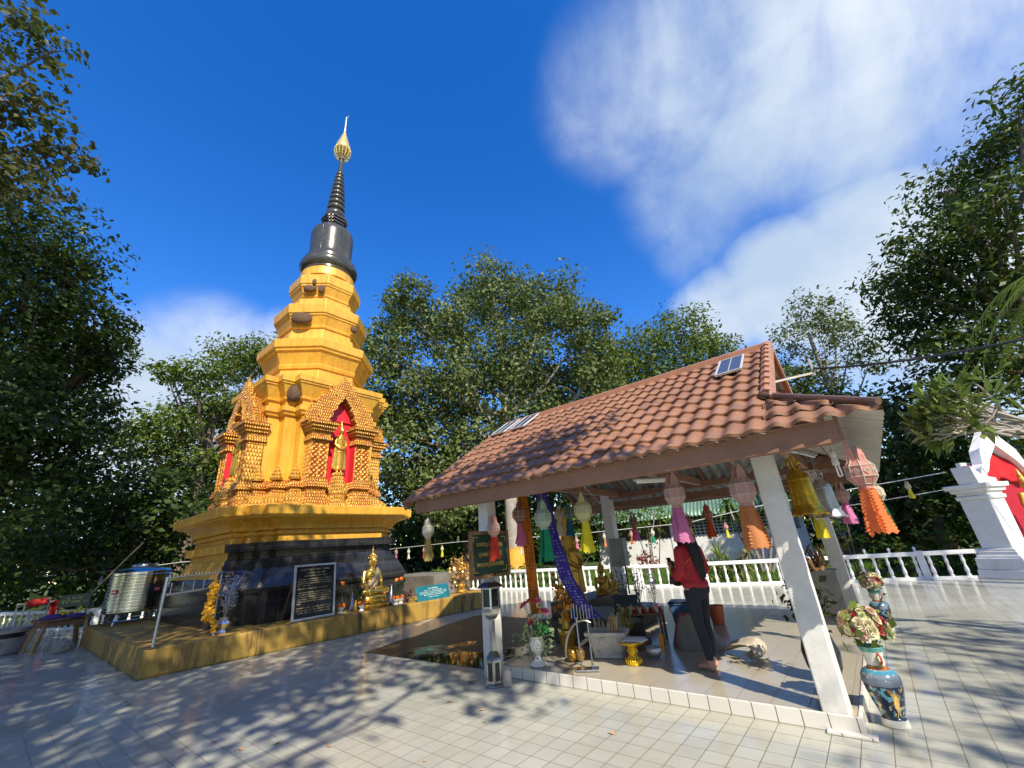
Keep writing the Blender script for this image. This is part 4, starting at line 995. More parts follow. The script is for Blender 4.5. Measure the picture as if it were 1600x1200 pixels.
# ------------------------------------------------------------------ cloth banners
def scriptstrokes(mb, w, h, rs, z=0.0, gap=0.5):
    """one line of small letter-like strokes, width w, height h, in local XY"""
    x = -w/2
    while x < w/2:
        cw = h*(0.35+0.35*rs.random())
        if rs.random() < 0.10: x += cw*gap*2; continue
        k = rs.randint(2, 4); t_ = h*0.16
        pts = [(x+rs.random()*cw, -h/2+rs.random()*h) for _ in range(k)]
        if rs.random() < 0.75: mb.box((x, 0, z), (t_, h*0.9, 0.002))
        if rs.random() < 0.6: mb.box((x+cw*0.8, 0, z), (t_, h*0.9, 0.002))
        if rs.random() < 0.6: mb.box((x+cw*0.4, h*(0.38 if rs.random() < 0.7 else -0.38), z+0.0005), (cw*0.9, t_, 0.002))
        if rs.random() < 0.25: mb.box((x+cw*0.4, h*0.75, z), (t_*1.6, h*0.28, 0.002))
        x += cw*1.25
def banner(name, label, path, w, side, m, mark, seed, wav=0.02):
    """hanging cloth following a path; side = unit vector across its width"""
    t = thing(name, label, 'banner', path[0]); P = [Vector(p)-Vector(path[0]) for p in path]; sd = Vector(side).normalized()
    n = len(P)-1
    def at(v):
        f = v*n; i = min(int(f), n-1); f -= i; return P[i].lerp(P[i+1], f)
    tn = (P[-1]-P[0]).normalized(); nn_ = sd.cross(tn).normalized()
    fn = lambda u, v, off=0.0: tuple(at(v)+sd*((u-0.5)*w)+nn_*(wav*math.sin(u*5+v*9+seed)+0.015*math.sin(v*23)+off))
    mb = MB(); mb.grid(fn, 8, 60); mb.build('cloth', m, t, smooth=80, solid=0.003)
    mb = MB(); rs = random.Random(seed); k = 0
    for off in (0.006, -0.006):
        v = 0.01
        while v < 0.98:
            dv = rs.uniform(0.008, 0.016)
            for c in range(3):
                u0 = 0.16+c*0.25+rs.uniform(-0.02, 0.02); u1 = u0+rs.uniform(0.08, 0.17)
                if rs.random() < 0.75:
                    mb.add([fn(u0, v, off), fn(u1, v, off), fn(u1, v+dv*rs.uniform(0.4, 1), off), fn(u0, v+dv*rs.uniform(0.4, 1), off)], [(0, 1, 2, 3)])
            v += dv*1.7
    mb.build('printed_script', mark, t)
    return t
banner('cloth_banner', 'long saffron orange cloth banner printed with dark script hanging from the eave', [(-4.22, 5.32, 2.40), (-4.18, 5.33, 1.6), (-4.17, 5.35, 1.0), (-4.16, 5.36, 0.72)], 0.155, (0.75, 0.65, 0), mat('saffron_cloth', (0.62, 0.19, 0.012), 0.8, 0, 0.12, 12, 0.2, 120, trans=0.3), mat('dark_script_ink', (0.07, 0.03, 0.01), 0.8), 3)
banner('cloth_banner', 'deep blue cloth banner with grey figures drooping toward the altar', [(-3.86, 5.33, 2.42), (-3.83, 5.35, 2.21), (-3.72, 5.37, 1.65), (-3.60, 5.42, 1.18), (-3.47, 5.52, 0.86), (-3.35, 5.62, 0.66)], 0.19, (0.75, 0.65, 0), mat('deep_blue_cloth', (0.035, 0.022, 0.30), 0.8, 0, 0.15, 12, 0.2, 120, trans=0.15), mat('grey_print', (0.22, 0.22, 0.27), 0.8), 8, 0.03)

# ------------------------------------------------------------------ bells, lights, boxes of the pavilion
def bell(name, label, loc, s, m, hook):
    t = thing(name, label, 'bell', loc, 0.4, 'large bells hung at the right side of the pavilion'); t.scale = (s*0.88, s*0.88, s)
    mb = MB(); mb.lathe([(0.0, -0.16), (0.06, -0.165), (0.085, -0.19), (0.09, -0.21), (0.135, -0.235), (0.15, -0.26), (0.155, -0.30), (0.165, -0.33), (0.175, -0.50), (0.185, -0.62), (0.20, -0.70), (0.225, -0.75), (0.245, -0.785), (0.245, -0.80), (0.20, -0.795), (0.16, -0.66), (0.14, -0.35), (0.0, -0.25)], 40, caps=False)
    for z_, r_ in ((-0.33, 0.168), (-0.53, 0.182), (-0.62, 0.189), (-0.655, 0.195)): mb.lathe([(r_-0.006, z_-0.008), (r_+0.004, z_-0.005), (r_+0.004, z_+0.005), (r_-0.006, z_+0.008)], 40)
    mb.build('bell_body', m, t, smooth=40)
    mb = MB()
    for k in range(4):
        a = PI/4+k*PI/2; mb.bar((0.235*math.cos(a), 0.235*math.sin(a), -0.78), (0.275*math.cos(a), 0.275*math.sin(a), -0.815), 0.07, 0.02)
    mb.build('rim_point', m, t)
    mb = MB()
    for s_ in (-1, 1): mb.tube([(s_*0.05, 0, -0.18), (s_*0.085, 0, -0.12), (s_*0.08, 0, -0.05), (s_*0.03, 0, -0.01), (0, 0, 0.0)], 0.016, 6); mb.ell((s_*0.075, 0, -0.07), (0.03, 0.02, 0.045))
    mb.tube([(0, -0.05, -0.18), (0, -0.06, -0.08), (0, 0, -0.01)], 0.014, 6); mb.tube([(0, 0.05, -0.18), (0, 0.06, -0.08), (0, 0, -0.01)], 0.014, 6)
    mb.tube([(0, 0, -0.02), (0, 0, 0.25/s)], 0.009, 5); mb.build('crown_loop', m, t, smooth=60)
    mb = MB(); mb.tube([(0, 0, -0.30), (0, 0, -0.78)], 0.012, 6); mb.ell((0, 0, -0.80), 0.04); mb.build('clapper', hook, t, smooth=60)
    return t
bell('hanging_bell', 'big polished golden bell hanging beside the front right pillar', (-0.56, 6.0, 2.42), 0.83, mat('yellow_gold_bell', (0.58, 0.36, 0.035), 0.30, 0.8, 0.10, 4), M_WOOD)
bell('hanging_bell', 'grey silver bell hanging behind the golden bell', (-0.44, 7.2, 2.36), 0.80, mat('dull_silver_bell', (0.52, 0.52, 0.53), 0.35, 0.85, 0.08, 4), M_WOOD)
cord('bell_cord', 'fine cord below the golden bell holding a small yellow tassel', [(-0.56, 6.0, 1.78), (-0.56, 6.0, 1.58)], 0.004, M_CORD)
t_ = thing('tube_light', 'white fluorescent tube light hanging under the pavilion roof', 'light', (-2.05, 5.25, 2.33), R(48))
mb = MB(); mb.box((0, 0, 0), (0.42, 0.11, 0.035), rx=0.2); mb.build('housing', M_WHITE, t_, bevel=0.01)
mb = MB(); mb.tube([(-0.19, 0, -0.03), (0.19, 0, -0.03)], 0.014, 8); mb.build('tube', mat('unlit_tube', (0.8, 0.8, 0.8), 0.2), t_, smooth=60)
mb = MB()
for s in (-1, 1): mb.tube([(s*0.13, 0, 0.02), (s*0.13, 0, 0.42)], 0.005, 5)
mb.build('hanger', M_BLACKPL, t_)
t_ = thing('tube_light', 'slanting silver lamp batten beside the top of the front right pillar', 'light', (-0.46, 6.3, 2.52), R(80))
mb = MB(); mb.box((0, 0, 0), (1.1, 0.07, 0.05)); mb.build('housing', M_STEEL, t_, bevel=0.006); mb = MB(); mb.tube([(-0.5, 0, -0.04), (0.5, 0, -0.04)], 0.014, 8); mb.build('tube', mat('unlit_tube', (0.8, 0.8, 0.8), 0.2), t_, smooth=60)
t_ = thing('light_bulb', 'white energy saving bulb dangling under the right roof corner', 'light bulb', (-0.13, 5.0, 2.14))
mb = MB()
for k in range(3):
    a = 2*PI*k/3; mb.tube([(0.014*math.cos(a), 0.014*math.sin(a), 0.02), (0.018*math.cos(a), 0.018*math.sin(a), -0.085), (0.0, 0.0, -0.09)], 0.008, 6)
mb.build('glass_tube', mat('frosted_glass', (0.85, 0.85, 0.82), 0.3), t_, smooth=60)
mb = MB(); mb.lathe([(0.026, 0.015), (0.03, 0.03), (0.026, 0.07), (0.016, 0.09)], 14); mb.build('base', M_WHITE, t_, smooth=40)
mb = MB(); mb.lathe([(0.02, 0.085), (0.024, 0.10), (0.02, 0.15), (0.006, 0.16)], 12); mb.tube([(0, 0, 0.15), (-0.05, 0.02, 0.30), (-0.10, 0.05, 0.42)], 0.004, 5); mb.build('holder', M_WHITE, t_, smooth=50)
for i, (pts, lb) in enumerate([([(-0.7, 5.3, 2.56), (-0.1, 4.9, 2.47), (0.0, 4.7, 2.42)], 'loose grey wire under the right end of the eave'), ([(-5.1, 9.8, 2.45), (-3.4, 6.0, 2.42), (-2.9, 5.0, 2.42)], 'thin grey wire between rear left pillar and yellow lantern'), ([(-5.0, 9.8, 2.40), (-2.7, 9.72, 2.35), (-0.8, 9.8, 2.42)], 'grey wire strung under the rear eave'), ([(-0.7, 5.3, 2.5), (-0.3, 6.2, 2.46), (-0.05, 5.2, 2.40)], 'tangled thin wire beside the golden bell top')]):
    cord('wire', lb, pts, 0.004, M_CORD, 'wire', sag=0.05)
t_ = thing('switch_box', 'grey electrical box fixed on the rear left pillar', 'electrical box', (-4.90, 9.74, 1.36))
mb = MB(); mb.box((0, 0, 0), (0.36, 0.22, 0.62)); mb.build('case', mat('grey_box_paint', (0.30, 0.32, 0.28), 0.5), t_, bevel=0.01); mb = MB(); mb.box((0, -0.115, 0), (0.30, 0.012, 0.54)); mb.build('cover', mat('grey_box_paint', (0.30, 0.32, 0.28), 0.5), t_, bevel=0.004)
mb = MB(); mb.tube([(0.1, 0, -0.31), (0.1, 0, -0.9)], 0.02, 8); mb.build('conduit', M_BLACKPL, t_, smooth=60)

# ------------------------------------------------------------------ signs
def text_mesh(name, body, size, m, parent, loc, rot, ext=0.003, align='CENTER', width=None):
    c = bpy.data.curves.new(name, 'FONT'); c.body = body; c.size = size; c.extrude = ext; c.align_x = align; c.align_y = 'CENTER'
    o = bpy.data.objects.new(name, c); C.objects.link(o)
    dg = bpy.context.evaluated_depsgraph_get(); me = bpy.data.meshes.new_from_object(o.evaluated_get(dg))
    bpy.data.objects.remove(o); me.name = name; me.materials.clear(); me.materials.append(m)
    o = bpy.data.objects.new(name, me); C.objects.link(o); o.parent = parent; o.location = loc; o.rotation_euler = rot
    if width:
        xs = [v.co.x for v in me.vertices]; k = width/max(1e-6, max(xs)-min(xs)); o.scale = (k, k, 1)
    return o
M_LETTER = mat('gold_lettering', (0.62, 0.42, 0.12), 0.45, 0.3, 0.1, 5)
M_LETTER2 = mat('cream_lettering', (0.52, 0.43, 0.22), 0.5, 0.1, 0.1, 5)
XT = (R(90), 0, R(90))      # text facing +X, reading along +Y
t_ = thing('notice_board', 'dark green board with three gold text lines and wooden frame on front left pillar', 'sign', (-4.30, 4.58, 1.585))
mb = MB(); mb.box((0, 0, 0), (0.02, 0.72, 0.52)); mb.build('panel', mat('dark_green_board', (0.010, 0.045, 0.030), 0.4), t_)
mb = MB()
for s in (-1, 1): mb.box((0.005, s*0.375, 0), (0.05, 0.045, 0.61)); mb.box((0.005, 0, s*0.282), (0.05, 0.705, 0.045))
mb.build('frame', M_WOOD, t_, bevel=0.004)
for z_, tx, w_ in ((0.13, 'ขอเชิญร่วมทำบุญ', 0.53), (0.0, 'บูรณปฏิสังขรณ์', 0.46), (-0.13, 'พระธาตุโยนกนคร', 0.54)):
    text_mesh('lettering', tx, 0.1, M_LETTER, t_, (0.0125, 0, z_), XT, 0.002, width=w_)
for sy in (-1, 1):
    for sz in (-1, 1): mb = MB(); mb.box((0.012, sy*0.29, sz*0.225), (0.003, 0.09, 0.008)); mb.box((0.0122, sy*0.331, sz*0.192), (0.003, 0.008, 0.074)); mb.build('corner_ornament', M_LETTER, t_)
mb = MB(); mb.bar((-0.02, 0.36, 0.25), (-0.14, 0.42, 0.25), 0.03); mb.bar((-0.02, 0.36, -0.2), (-0.14, 0.42, -0.2), 0.03); mb.build('bracket', M_STEEL, t_)

t_ = thing('text_board', 'tall black board of small gold text in a steel frame on the yellow ledge', 'sign', (-10.36, 5.10, LZ))
tilt = R(-6)
mb = MB(); mb.box((-0.06, 0, 0.59), (0.02, 0.90, 1.06), ry=tilt); mb.build('panel', mat('black_board', (0.010, 0.010, 0.014), 0.25), t_)
mb = MB()
for s in (-1, 1):
    mb.box((-0.06, s*0.47, 0.59), (0.05, 0.045, 1.15), ry=tilt)
mb.box((-0.06-math.sin(R(6))*0.55, 0, 0.59+0.55), (0.05, 0.90, 0.045), ry=tilt); mb.box((-0.06+math.sin(R(6))*0.55, 0, 0.59-0.55), (0.05, 0.90, 0.045), ry=tilt)
mb.build('frame', mat('pale_steel_frame', (0.58, 0.58, 0.58), 0.35, 0.6), t_, bevel=0.004)
mb = MB()
for s in (-1, 1): mb.bar((-0.12, s*0.44, 1.0), (-0.62, s*0.44, 0.01), 0.03)
mb.build('prop_leg', mat('brown_steel_prop', (0.13, 0.075, 0.04), 0.6), t_)
em = bpy.data.objects.new('writing', None)
rs = random.Random(4); mb = MB()
rows = [(0.46, 0.66, 0.036), (0.39, 0.46, 0.032), (0.325, 0.56, 0.019), (0.26, 0.74, 0.019), (0.215, 0.80, 0.019), (0.17, 0.80, 0.019), (0.125, 0.26, 0.019), (0.06, 0.12, 0.03), (0.06, 0.62, 0.014), (-0.02, 0.74, 0.019), (-0.065, 0.80, 0.019), (-0.11, 0.80, 0.019), (-0.155, 0.80, 0.019), (-0.20, 0.80, 0.019), (-0.245, 0.08, 0.019), (-0.33, 0.80, 0.021), (-0.38, 0.80, 0.021), (-0.43, 0.72, 0.021)]
for i, (z_, w_, h_) in enumerate(rows):
    tmp = MB(); scriptstrokes(tmp, w_, h_, rs)
    offy = (-(0.80-w_)/2 if w_ < 0.3 else 0.0)
    Mx = Matrix.Translation((-0.06, 0, 0.59)) @ Matrix.Rotation(tilt, 4, 'Y') @ Matrix.Translation((0.0125, offy, z_)) @ Matrix.Rotation(R(90), 4, 'Z') @ Matrix.Rotation(R(90), 4, 'X')
    mb.M = Mx; mb.add(tmp.v, tmp.f); mb.M = None
bpy.data.objects.remove(em)
mb.build('writing', M_LETTER2, t_)

t_ = thing('plaque', 'low teal plaque with white text leaning on the yellow ledge', 'sign', (-10.13, 8.38, LZ)); t_.rotation_euler = (0, 0, R(-3))
tl2 = R(-16)
mb = MB(); mb.box((0, 0, 0.17), (0.025, 1.12, 0.40), ry=tl2); mb.build('panel', mat('teal_board', (0.012, 0.13, 0.16), 0.35), t_, bevel=0.012)
mb = MB(); rs = random.Random(7)
for z_, w_, h_ in [(0.12, 0.34, 0.03), (0.07, 0.62, 0.02), (0.03, 0.94, 0.02), (-0.01, 0.94, 0.02), (-0.05, 0.66, 0.02), (-0.10, 0.36, 0.018)]:
    tmp = MB(); scriptstrokes(tmp, w_, h_, rs)
    mb.M = Matrix.Translation((0, 0, 0.17)) @ Matrix.Rotation(tl2, 4, 'Y') @ Matrix.Translation((0.0145, 0, z_)) @ Matrix.Rotation(R(90), 4, 'Z') @ Matrix.Rotation(R(90), 4, 'X'); mb.add(tmp.v, tmp.f); mb.M = None
mb.build('writing', mat('pale_teal_lettering', (0.55, 0.68, 0.62), 0.5), t_)

# ------------------------------------------------------------------ polished lamp post on the plaza
t_ = thing('lamp_post', 'polished steel hexagonal garden lamp post with lantern head at the pavilion corner', 'lamp post', (-4.36, 4.62, 0), R(12))
hexr = lambda r, z: oct_ring(r, z, 0.0, 6)
mb = MB(); mb.rings([hexr(r, z) for r, z in [(0.125, 0), (0.125, 0.035), (0.108, 0.045), (0.108, 0.30), (0.10, 0.325), (0.052, 0.40), (0.05, 0.45)]]); mb.build('base', M_CHROME, t_)
mb = MB()
for k in range(6):
    a = 2*PI*(k+0.5)/6; mb.M = Matrix.Rotation(a, 4, 'Z'); mb.box((0.0945, 0, 0.175), (0.006, 0.062, 0.20))
mb.M = None; mb.build('base_panel', mat('dark_steel_inset', (0.05, 0.05, 0.055), 0.3, 0.8), t_)
mb = MB(); mb.rings([hexr(r, z) for r, z in [(0.05, 0.44), (0.045, 0.75), (0.048, 0.78)]]); mb.build('stem', M_CHROME, t_)
mb = MB(); mb.rings([hexr(r, z) for r, z in [(0.045, 0.76), (0.085, 0.79), (0.12, 0.84), (0.135, 0.89), (0.135, 0.905)]]); mb.build('bowl', M_CHROME, t_, smooth=50)
mb = MB()
for k in range(6):
    a = 2*PI*k/6; mb.box((0.128*math.cos(a), 0.128*math.sin(a), 1.03), (0.025, 0.025, 0.27), rz=a)
for z_ in (0.912, 1.15): mb.rings([hexr(0.138, z_-0.012), hexr(0.138, z_+0.012)])
mb.build('lantern_frame', M_CHROME, t_)
mb = MB(); mb.rings([hexr(0.113, 0.915), hexr(0.113, 1.145)]); mb.build('smoked_pane', mat('dark_lamp_glass', (0.012, 0.012, 0.014), 0.06), t_)
mb = MB(); mb.rings([hexr(r, z) for r, z in [(0.20, 1.155), (0.205, 1.165), (0.13, 1.215), (0.085, 1.225), (0.085, 1.285), (0.12, 1.29), (0.125, 1.30), (0.07, 1.345), (0.03, 1.355)]])
mb.build('roof', mat('dark_polished_steel', (0.22, 0.22, 0.23), 0.22, 1.0), t_)
mb = MB(); mb.lathe([(0.02, 1.35), (0.03, 1.37), (0.015, 1.39), (0.022, 1.41), (0.004, 1.46)], 10); mb.build('finial', M_CHROME, t_, smooth=50)
mb = MB(); mb.lathe([(0.05, 0), (0.06, 0.01), (0.06, 0.15), (0.05, 0.17), (0.035, 0.18)], 16, (0, 0, 0)); tag(mb.build('glass_jar', mat('pale_glass_jar', (0.55, 0.50, 0.46), 0.12, trans=0.3), smooth=40, loc=(-4.21, 4.70, 0)), 'pale glass jar standing right beside the lamp post base', 'jar')

# ------------------------------------------------------------------ ledge items
t_ = thing('water_tank', 'ribbed stainless steel water tank on legs on the yellow ledge', 'water tank', (-16.85, 3.05, LZ)); t_.scale = (1.14, 1.14, 1.03)
prof = [(0.0, 0.26), (0.55, 0.26), (0.60, 0.30)]
z = 0.30
for i in range(11):
    z2 = 0.32+i*0.083; prof += [(0.60, z2), (0.617, z2+0.018), (0.617, z2+0.034), (0.60, z2+0.052)]
prof += [(0.60, 1.26), (0.57, 1.30), (0.42, 1.37), (0.24, 1.42), (0.0, 1.43)]
mb = MB(); mb.lathe(prof, 48, caps=False); mb.build('tank_body', mat('tank_steel', (0.56, 0.56, 0.54), 0.17, 1.0, 0.08, 7.0), t_, smooth=30)
mb = MB(); mb.lathe([(0.25, 1.40), (0.26, 1.43), (0.25, 1.46), (0.12, 1.485), (0.0, 1.49)], 28, caps=False); mb.build('lid', M_STEEL, t_, smooth=35)
for k in range(4):
    a = PI/4+k*PI/2; mb = MB(); mb.tube([(0.5*math.cos(a), 0.5*math.sin(a), 0.28), (0.58*math.cos(a), 0.58*math.sin(a), 0.0)], 0.018, 6); mb.tube([(0.44*math.cos(a+.12), 0.44*math.sin(a+.12), 0.28), (0.57*math.cos(a), 0.57*math.sin(a), 0.02)], 0.012, 6); mb.build('leg', M_STEEL, t_)
mb = MB(); mb.tube([(0.58*math.cos(2*PI*k/24), 0.58*math.sin(2*PI*k/24), 0.1) for k in range(25)], 0.012, 5); mb.build('stand_ring', M_STEEL, t_)
mb = MB()
for a in (-1.05, 0.35): 
    for j in range(4): mb.box((0.622*math.cos(a+j*0.055), 0.622*math.sin(a+j*0.055), 0.80), (0.006, 0.036, 0.11), rz=a+j*0.055)
mb.build('red_sticker', mat('red_sticker', (0.55, 0.03, 0.05), 0.4), t_)
mb = MB()
for a in (-1.05, 0.35):
    for j in range(3): mb.box((0.627*math.cos(a+0.02+j*0.055), 0.627*math.sin(a+0.02+j*0.055), 0.80), (0.004, 0.034, 0.03), rz=a+0.02+j*0.055)
mb.build('sticker_band', M_WHITE, t_)
t_ = thing('pipe_barrier', 'thin grey steel pipe barrier standing on the near end of the ledge', 'barrier', (0, 0, LZ))
mb = MB(); pA, pB, pC = Vector((-10.78, 2.45, 0)), Vector((-10.72, 3.2, 0)), Vector((-13.6, 2.6, 0))
M_PIPE = mat('galvanised_pipe', (0.55, 0.56, 0.58), 0.35, 0.7)
mb.tube([(-10.38, 2.26, 0), (-10.38, 2.26, 1.14)], 0.022, 8); mb.build('post', M_PIPE, t_, smooth=60)
mb = MB(); mb.tube([(-10.55, 3.22, 0), (-10.6, 3.24, 0.10)], 0.022, 8); mb.tube([(-11.05, 3.34, 0), (-11.05, 3.34, 1.1)], 0.014, 6); mb.build('post_stub', M_PIPE, t_, smooth=60)
mb = MB(); mb.box((-10.38, 2.26, 0.008), (0.16, 0.16, 0.016)); mb.build('foot_plate', M_WOOD, t_); mb = MB(); mb.box((-10.55, 3.22, 0.008), (0.14, 0.14, 0.016)); mb.build('foot_plate', M_WOOD, t_)
mb = MB(); mb.tube([(-10.39, 2.26, 0.83), (-11.06, 3.36, 0.86)], 0.02, 8); mb.tube([(-10.39, 2.26, 1.12), (-11.06, 3.36, 1.13)], 0.011, 6); mb.build('rail', M_PIPE, t_, smooth=60)
mb = MB()
for k in range(16):
    f = (k+0.5)/16; p = Vector((-10.39, 2.26, 1.12)).lerp(Vector((-11.06, 3.36, 1.13)), f); mb.tube([p, p+Vector((0, 0, 0.06))], 0.006, 5)
    if k % 3 == 1: q = p-Vector((0, 0, 0.27)); mb.tube([q, q+Vector((0, 0, 0.15))], 0.007, 5); mb.ell(q+Vector((0, 0, 0.16)), 0.015, 6, 4)
mb.build('candle_spike', M_PIPE, t_)
t_ = thing('silver_vase', 'silver vase of spiky silver flowers with a yellow garland on the ledge', 'vase', (-10.72, 3.42, LZ))
M_SILV = mat('beaten_silver', (0.66, 0.67, 0.68), 0.24, 0.9, 0.1, 20)
mb = MB(); mb.lathe([(0.09, 0), (0.095, 0.015), (0.07, 0.04), (0.06, 0.07), (0.12, 0.14), (0.14, 0.18), (0.12, 0.22), (0.075, 0.25), (0.085, 0.285), (0.10, 0.295)], 22); mb.build('vase_body', M_SILV, t_, smooth=40)
mb = MB(); rs = random.Random(12)
for k in range(16):
    a = rs.random()*6.28; l = rs.uniform(0.35, 0.85); tl_ = rs.uniform(0.12, 0.52)
    tip = Vector((tl_*math.cos(a)*l, tl_*math.sin(a)*l, 0.28+l)); mid = Vector((tip.x*0.35, tip.y*0.35, 0.28+l*0.6)); mb.tube([(0, 0, 0.24), mid, tip], 0.006, 4)
    for j in range(9):
        f = rs.uniform(0.3, 1.05); p = Vector((0, 0, 0.26)).lerp(tip, f)+Vector((rs.uniform(-.09, .09), rs.uniform(-.09, .09), rs.uniform(-.05, .06)))
        for q in range(4):
            b_ = q*PI/2+rs.random(); mb.add([p, p+Vector((0.035*math.cos(b_), 0.035*math.sin(b_), 0.012)), p+Vector((0.05*math.cos(b_+.4), 0.05*math.sin(b_+.4), 0.03)), p+Vector((0.035*math.cos(b_+.8), 0.035*math.sin(b_+.8), 0.01))], [(0, 1, 2, 3)])
mb.build('silver_flowers', M_SILV, t_)
def garland(name, label, pts, r, m, n=240, seed=1):
    rs = np.random.RandomState(seed); P = np.array([np.array(p, float) for p in pts]); L = np.linspace(0, len(P)-1, n); i = np.minimum(L.astype(int), len(P)-2); f = (L-i)[:, None]
    c = P[i]*(1-f)+P[i+1]*f; mb = MB()
    for p in c:
        for _ in range(3):
            q = p+rs.normal(size=3)*r*0.55; mb.ell(tuple(q), r*0.42, 6, 4)
    return tag(mb.build(name, m), label, 'garland')
M_MARI = mat('marigold_yellow', (0.72, 0.36, 0.015), 0.7, 0, 0.25, 25, 0.3, 80)
garland('flower_garland', 'long bright yellow marigold garland hanging on the pipe barrier', [(-10.76, 3.16, 1.40), (-10.76, 3.14, 1.0), (-10.72, 3.12, 0.75)], 0.068, M_MARI, 110, 2)
garland('flower_garland', 'thin yellow garland end curling on the ledge by the silver vase', [(-10.62, 3.12, 0.80), (-10.55, 3.20, 0.66), (-10.55, 3.22, 0.52)], 0.04, M_MARI, 50, 4)
# banana-leaf and marigold offerings round the seated buddha
M_OR = mat('orange_marigold', (0.75, 0.19, 0.01), 0.7, 0, 0.2, 30, 0.3, 90)
M_DKLEAF = mat('dark_banana_leaf', (0.02, 0.05, 0.015), 0.5, 0, 0.3, 10)
def offering(label, x, y, h, seed):
    t = thing('flower_offering', label, 'offering', (x, y, LZ), seed, 'marigold offerings beside the seated buddha'); rs = random.Random(seed)
    mb = MB(); mb.lathe([(0.06, 0), (0.07, 0.01), (0.045, 0.04), (0.03, 0.05), (0.07, 0.09), (0.085, 0.13), (0.08, 0.135)], 16); mb.build('white_cup', M_WHITE, t, smooth=40)
    mb = MB(); 
    for k in range(5):
        a = 2*PI*k/5; mb.tube([(0.05*math.cos(a), 0.05*math.sin(a), 0.12), (0.10*math.cos(a), 0.10*math.sin(a), 0.25), (0.04*math.cos(a), 0.04*math.sin(a), 0.38)], [0.012, 0.01, 0.003], 5)
    mb.tube([(0, 0, 0.1), (0, 0, h)], 0.006, 5); mb.build('leaf_holder', M_DKLEAF, t)
    mb = MB()
    for k in range(7):
        a = 2*PI*k/7; c = (0.065*math.cos(a), 0.065*math.sin(a), 0.16+0.03*(k % 2))
        for q in range(8): mb.ell((c[0]+rs.uniform(-.02, .02), c[1]+rs.uniform(-.02, .02), c[2]+rs.uniform(-.02, .02)), 0.018, 6, 4)
    mb.build('marigold_ring', M_OR, t)
    mb = MB()
    for q in range(14): mb.ell((rs.uniform(-.028, .028), rs.uniform(-.028, .028), h+rs.uniform(-.028, .028)), 0.02, 6, 4)
    mb.build('top_marigold', M_OR, t)
offering('marigold offering with tall stem between the black text board and seated buddha', -10.55, 5.86, 0.66, 1)
offering('marigold offering in front of the knee of the seated buddha', -10.33, 6.28, 0.56, 2)
offering('marigold offering just right of the seated buddha, nearer of two', -10.32, 7.28, 0.60, 3)
offering('marigold offering right of the seated buddha, next to the teal plaque', -10.42, 7.50, 0.62, 4)
def cone_tree(label, x, y, h):
    t = thing('silver_cone', label, 'offering', (x, y, LZ), 0, 'striped silver cones beside the seated buddha')
    mb = MB(); k = 9
    for i in range(k): z0 = 0.05+(h-0.05)*i/k; r_ = 0.075*(1-i/k)+0.008; mb.lathe([(r_*0.45, z0), (r_, z0+0.006), (r_*0.8, z0+(h/k)*0.5), (r_*0.4, z0+h/k)], 12)
    mb.build('stacked_rings', M_SILV, t, smooth=40); mb = MB(); mb.lathe([(0.05, 0), (0.05, 0.02), (0.02, 0.05)], 12); mb.build('foot', M_BLACKPL, t)
cone_tree('striped silver cone left of the seated buddha', -10.52, 6.12, 0.42); cone_tree('striped silver cone right of the seated buddha', -10.52, 7.26, 0.48)
mb = MB(); rs = random.Random(9)
for k in range(130): 
    p = Vector((rs.gauss(0, .09), rs.gauss(0, .09), rs.uniform(0.1, 0.52))); q = Vector((rs.uniform(-1, 1), rs.uniform(-1, 1), rs.uniform(-.3, .8))).normalized()*0.06; s_ = q.orthogonal().normalized()*0.012
    mb.add([p, p+q*0.5+s_, p+q, p+q*0.5-s_], [(0, 1, 2, 3)])
mb.lathe([(0.05, 0), (0.06, 0.1), (0.04, 0.12)], 10)
tag(mb.build('leafy_sprig', leafmat('sprig_leaf', (0.015, 0.04, 0.01), (0.04, 0.09, 0.02)), loc=(-10.45, 6.28-0.06, LZ)), 'dark green leafy sprig beside the left knee of the seated buddha', 'plant')
mb = MB(); mb.lathe([(0.035, 0), (0.05, 0.05), (0.045, 0.16), (0.02, 0.22), (0.025, 0.26)], 12); tag(mb.build('brass_vase', M_GOLDMETAL, smooth=40, loc=(-10.36, 6.13, LZ)), 'small brass vase at the left foot of the seated buddha', 'vase')
mb = MB(); mb.lathe([(0.16, 0), (0.17, 0.012), (0.16, 0.02), (0.0, 0.018)], 20); mb.ell((0.03, 0.04, 0.03), (0.05, 0.05, 0.02)); mb.ell((-0.05, -0.03, 0.03), (0.06, 0.04, 0.02)); tag(mb.build('offering_plate', mat('straw_yellow', (0.55, 0.40, 0.12), 0.6), smooth=40, loc=(-10.38, 5.93, LZ)), 'flat plate of yellow offerings right of the black text board', 'plate')
mb = MB(); rs = random.Random(19)
for k in range(46):
    p = (rs.gauss(0, .07), rs.gauss(0, .10), abs(rs.gauss(0.18, .06))); mb.tube([(0, 0, 0.06), p], 0.004, 4); mb.ell(p, rs.uniform(0.02, 0.035), 6, 4)
mb.lathe([(0.06, 0), (0.08, 0.05), (0.06, 0.1)], 10); tag(mb.build('dried_flowers', mat('dried_purple_flowers', (0.10, 0.055, 0.06), 0.8, 0, 0.4, 20), loc=(-10.50, 7.74, LZ)), 'dry dull purple flower bunch behind the marigolds by the teal plaque', 'flowers')
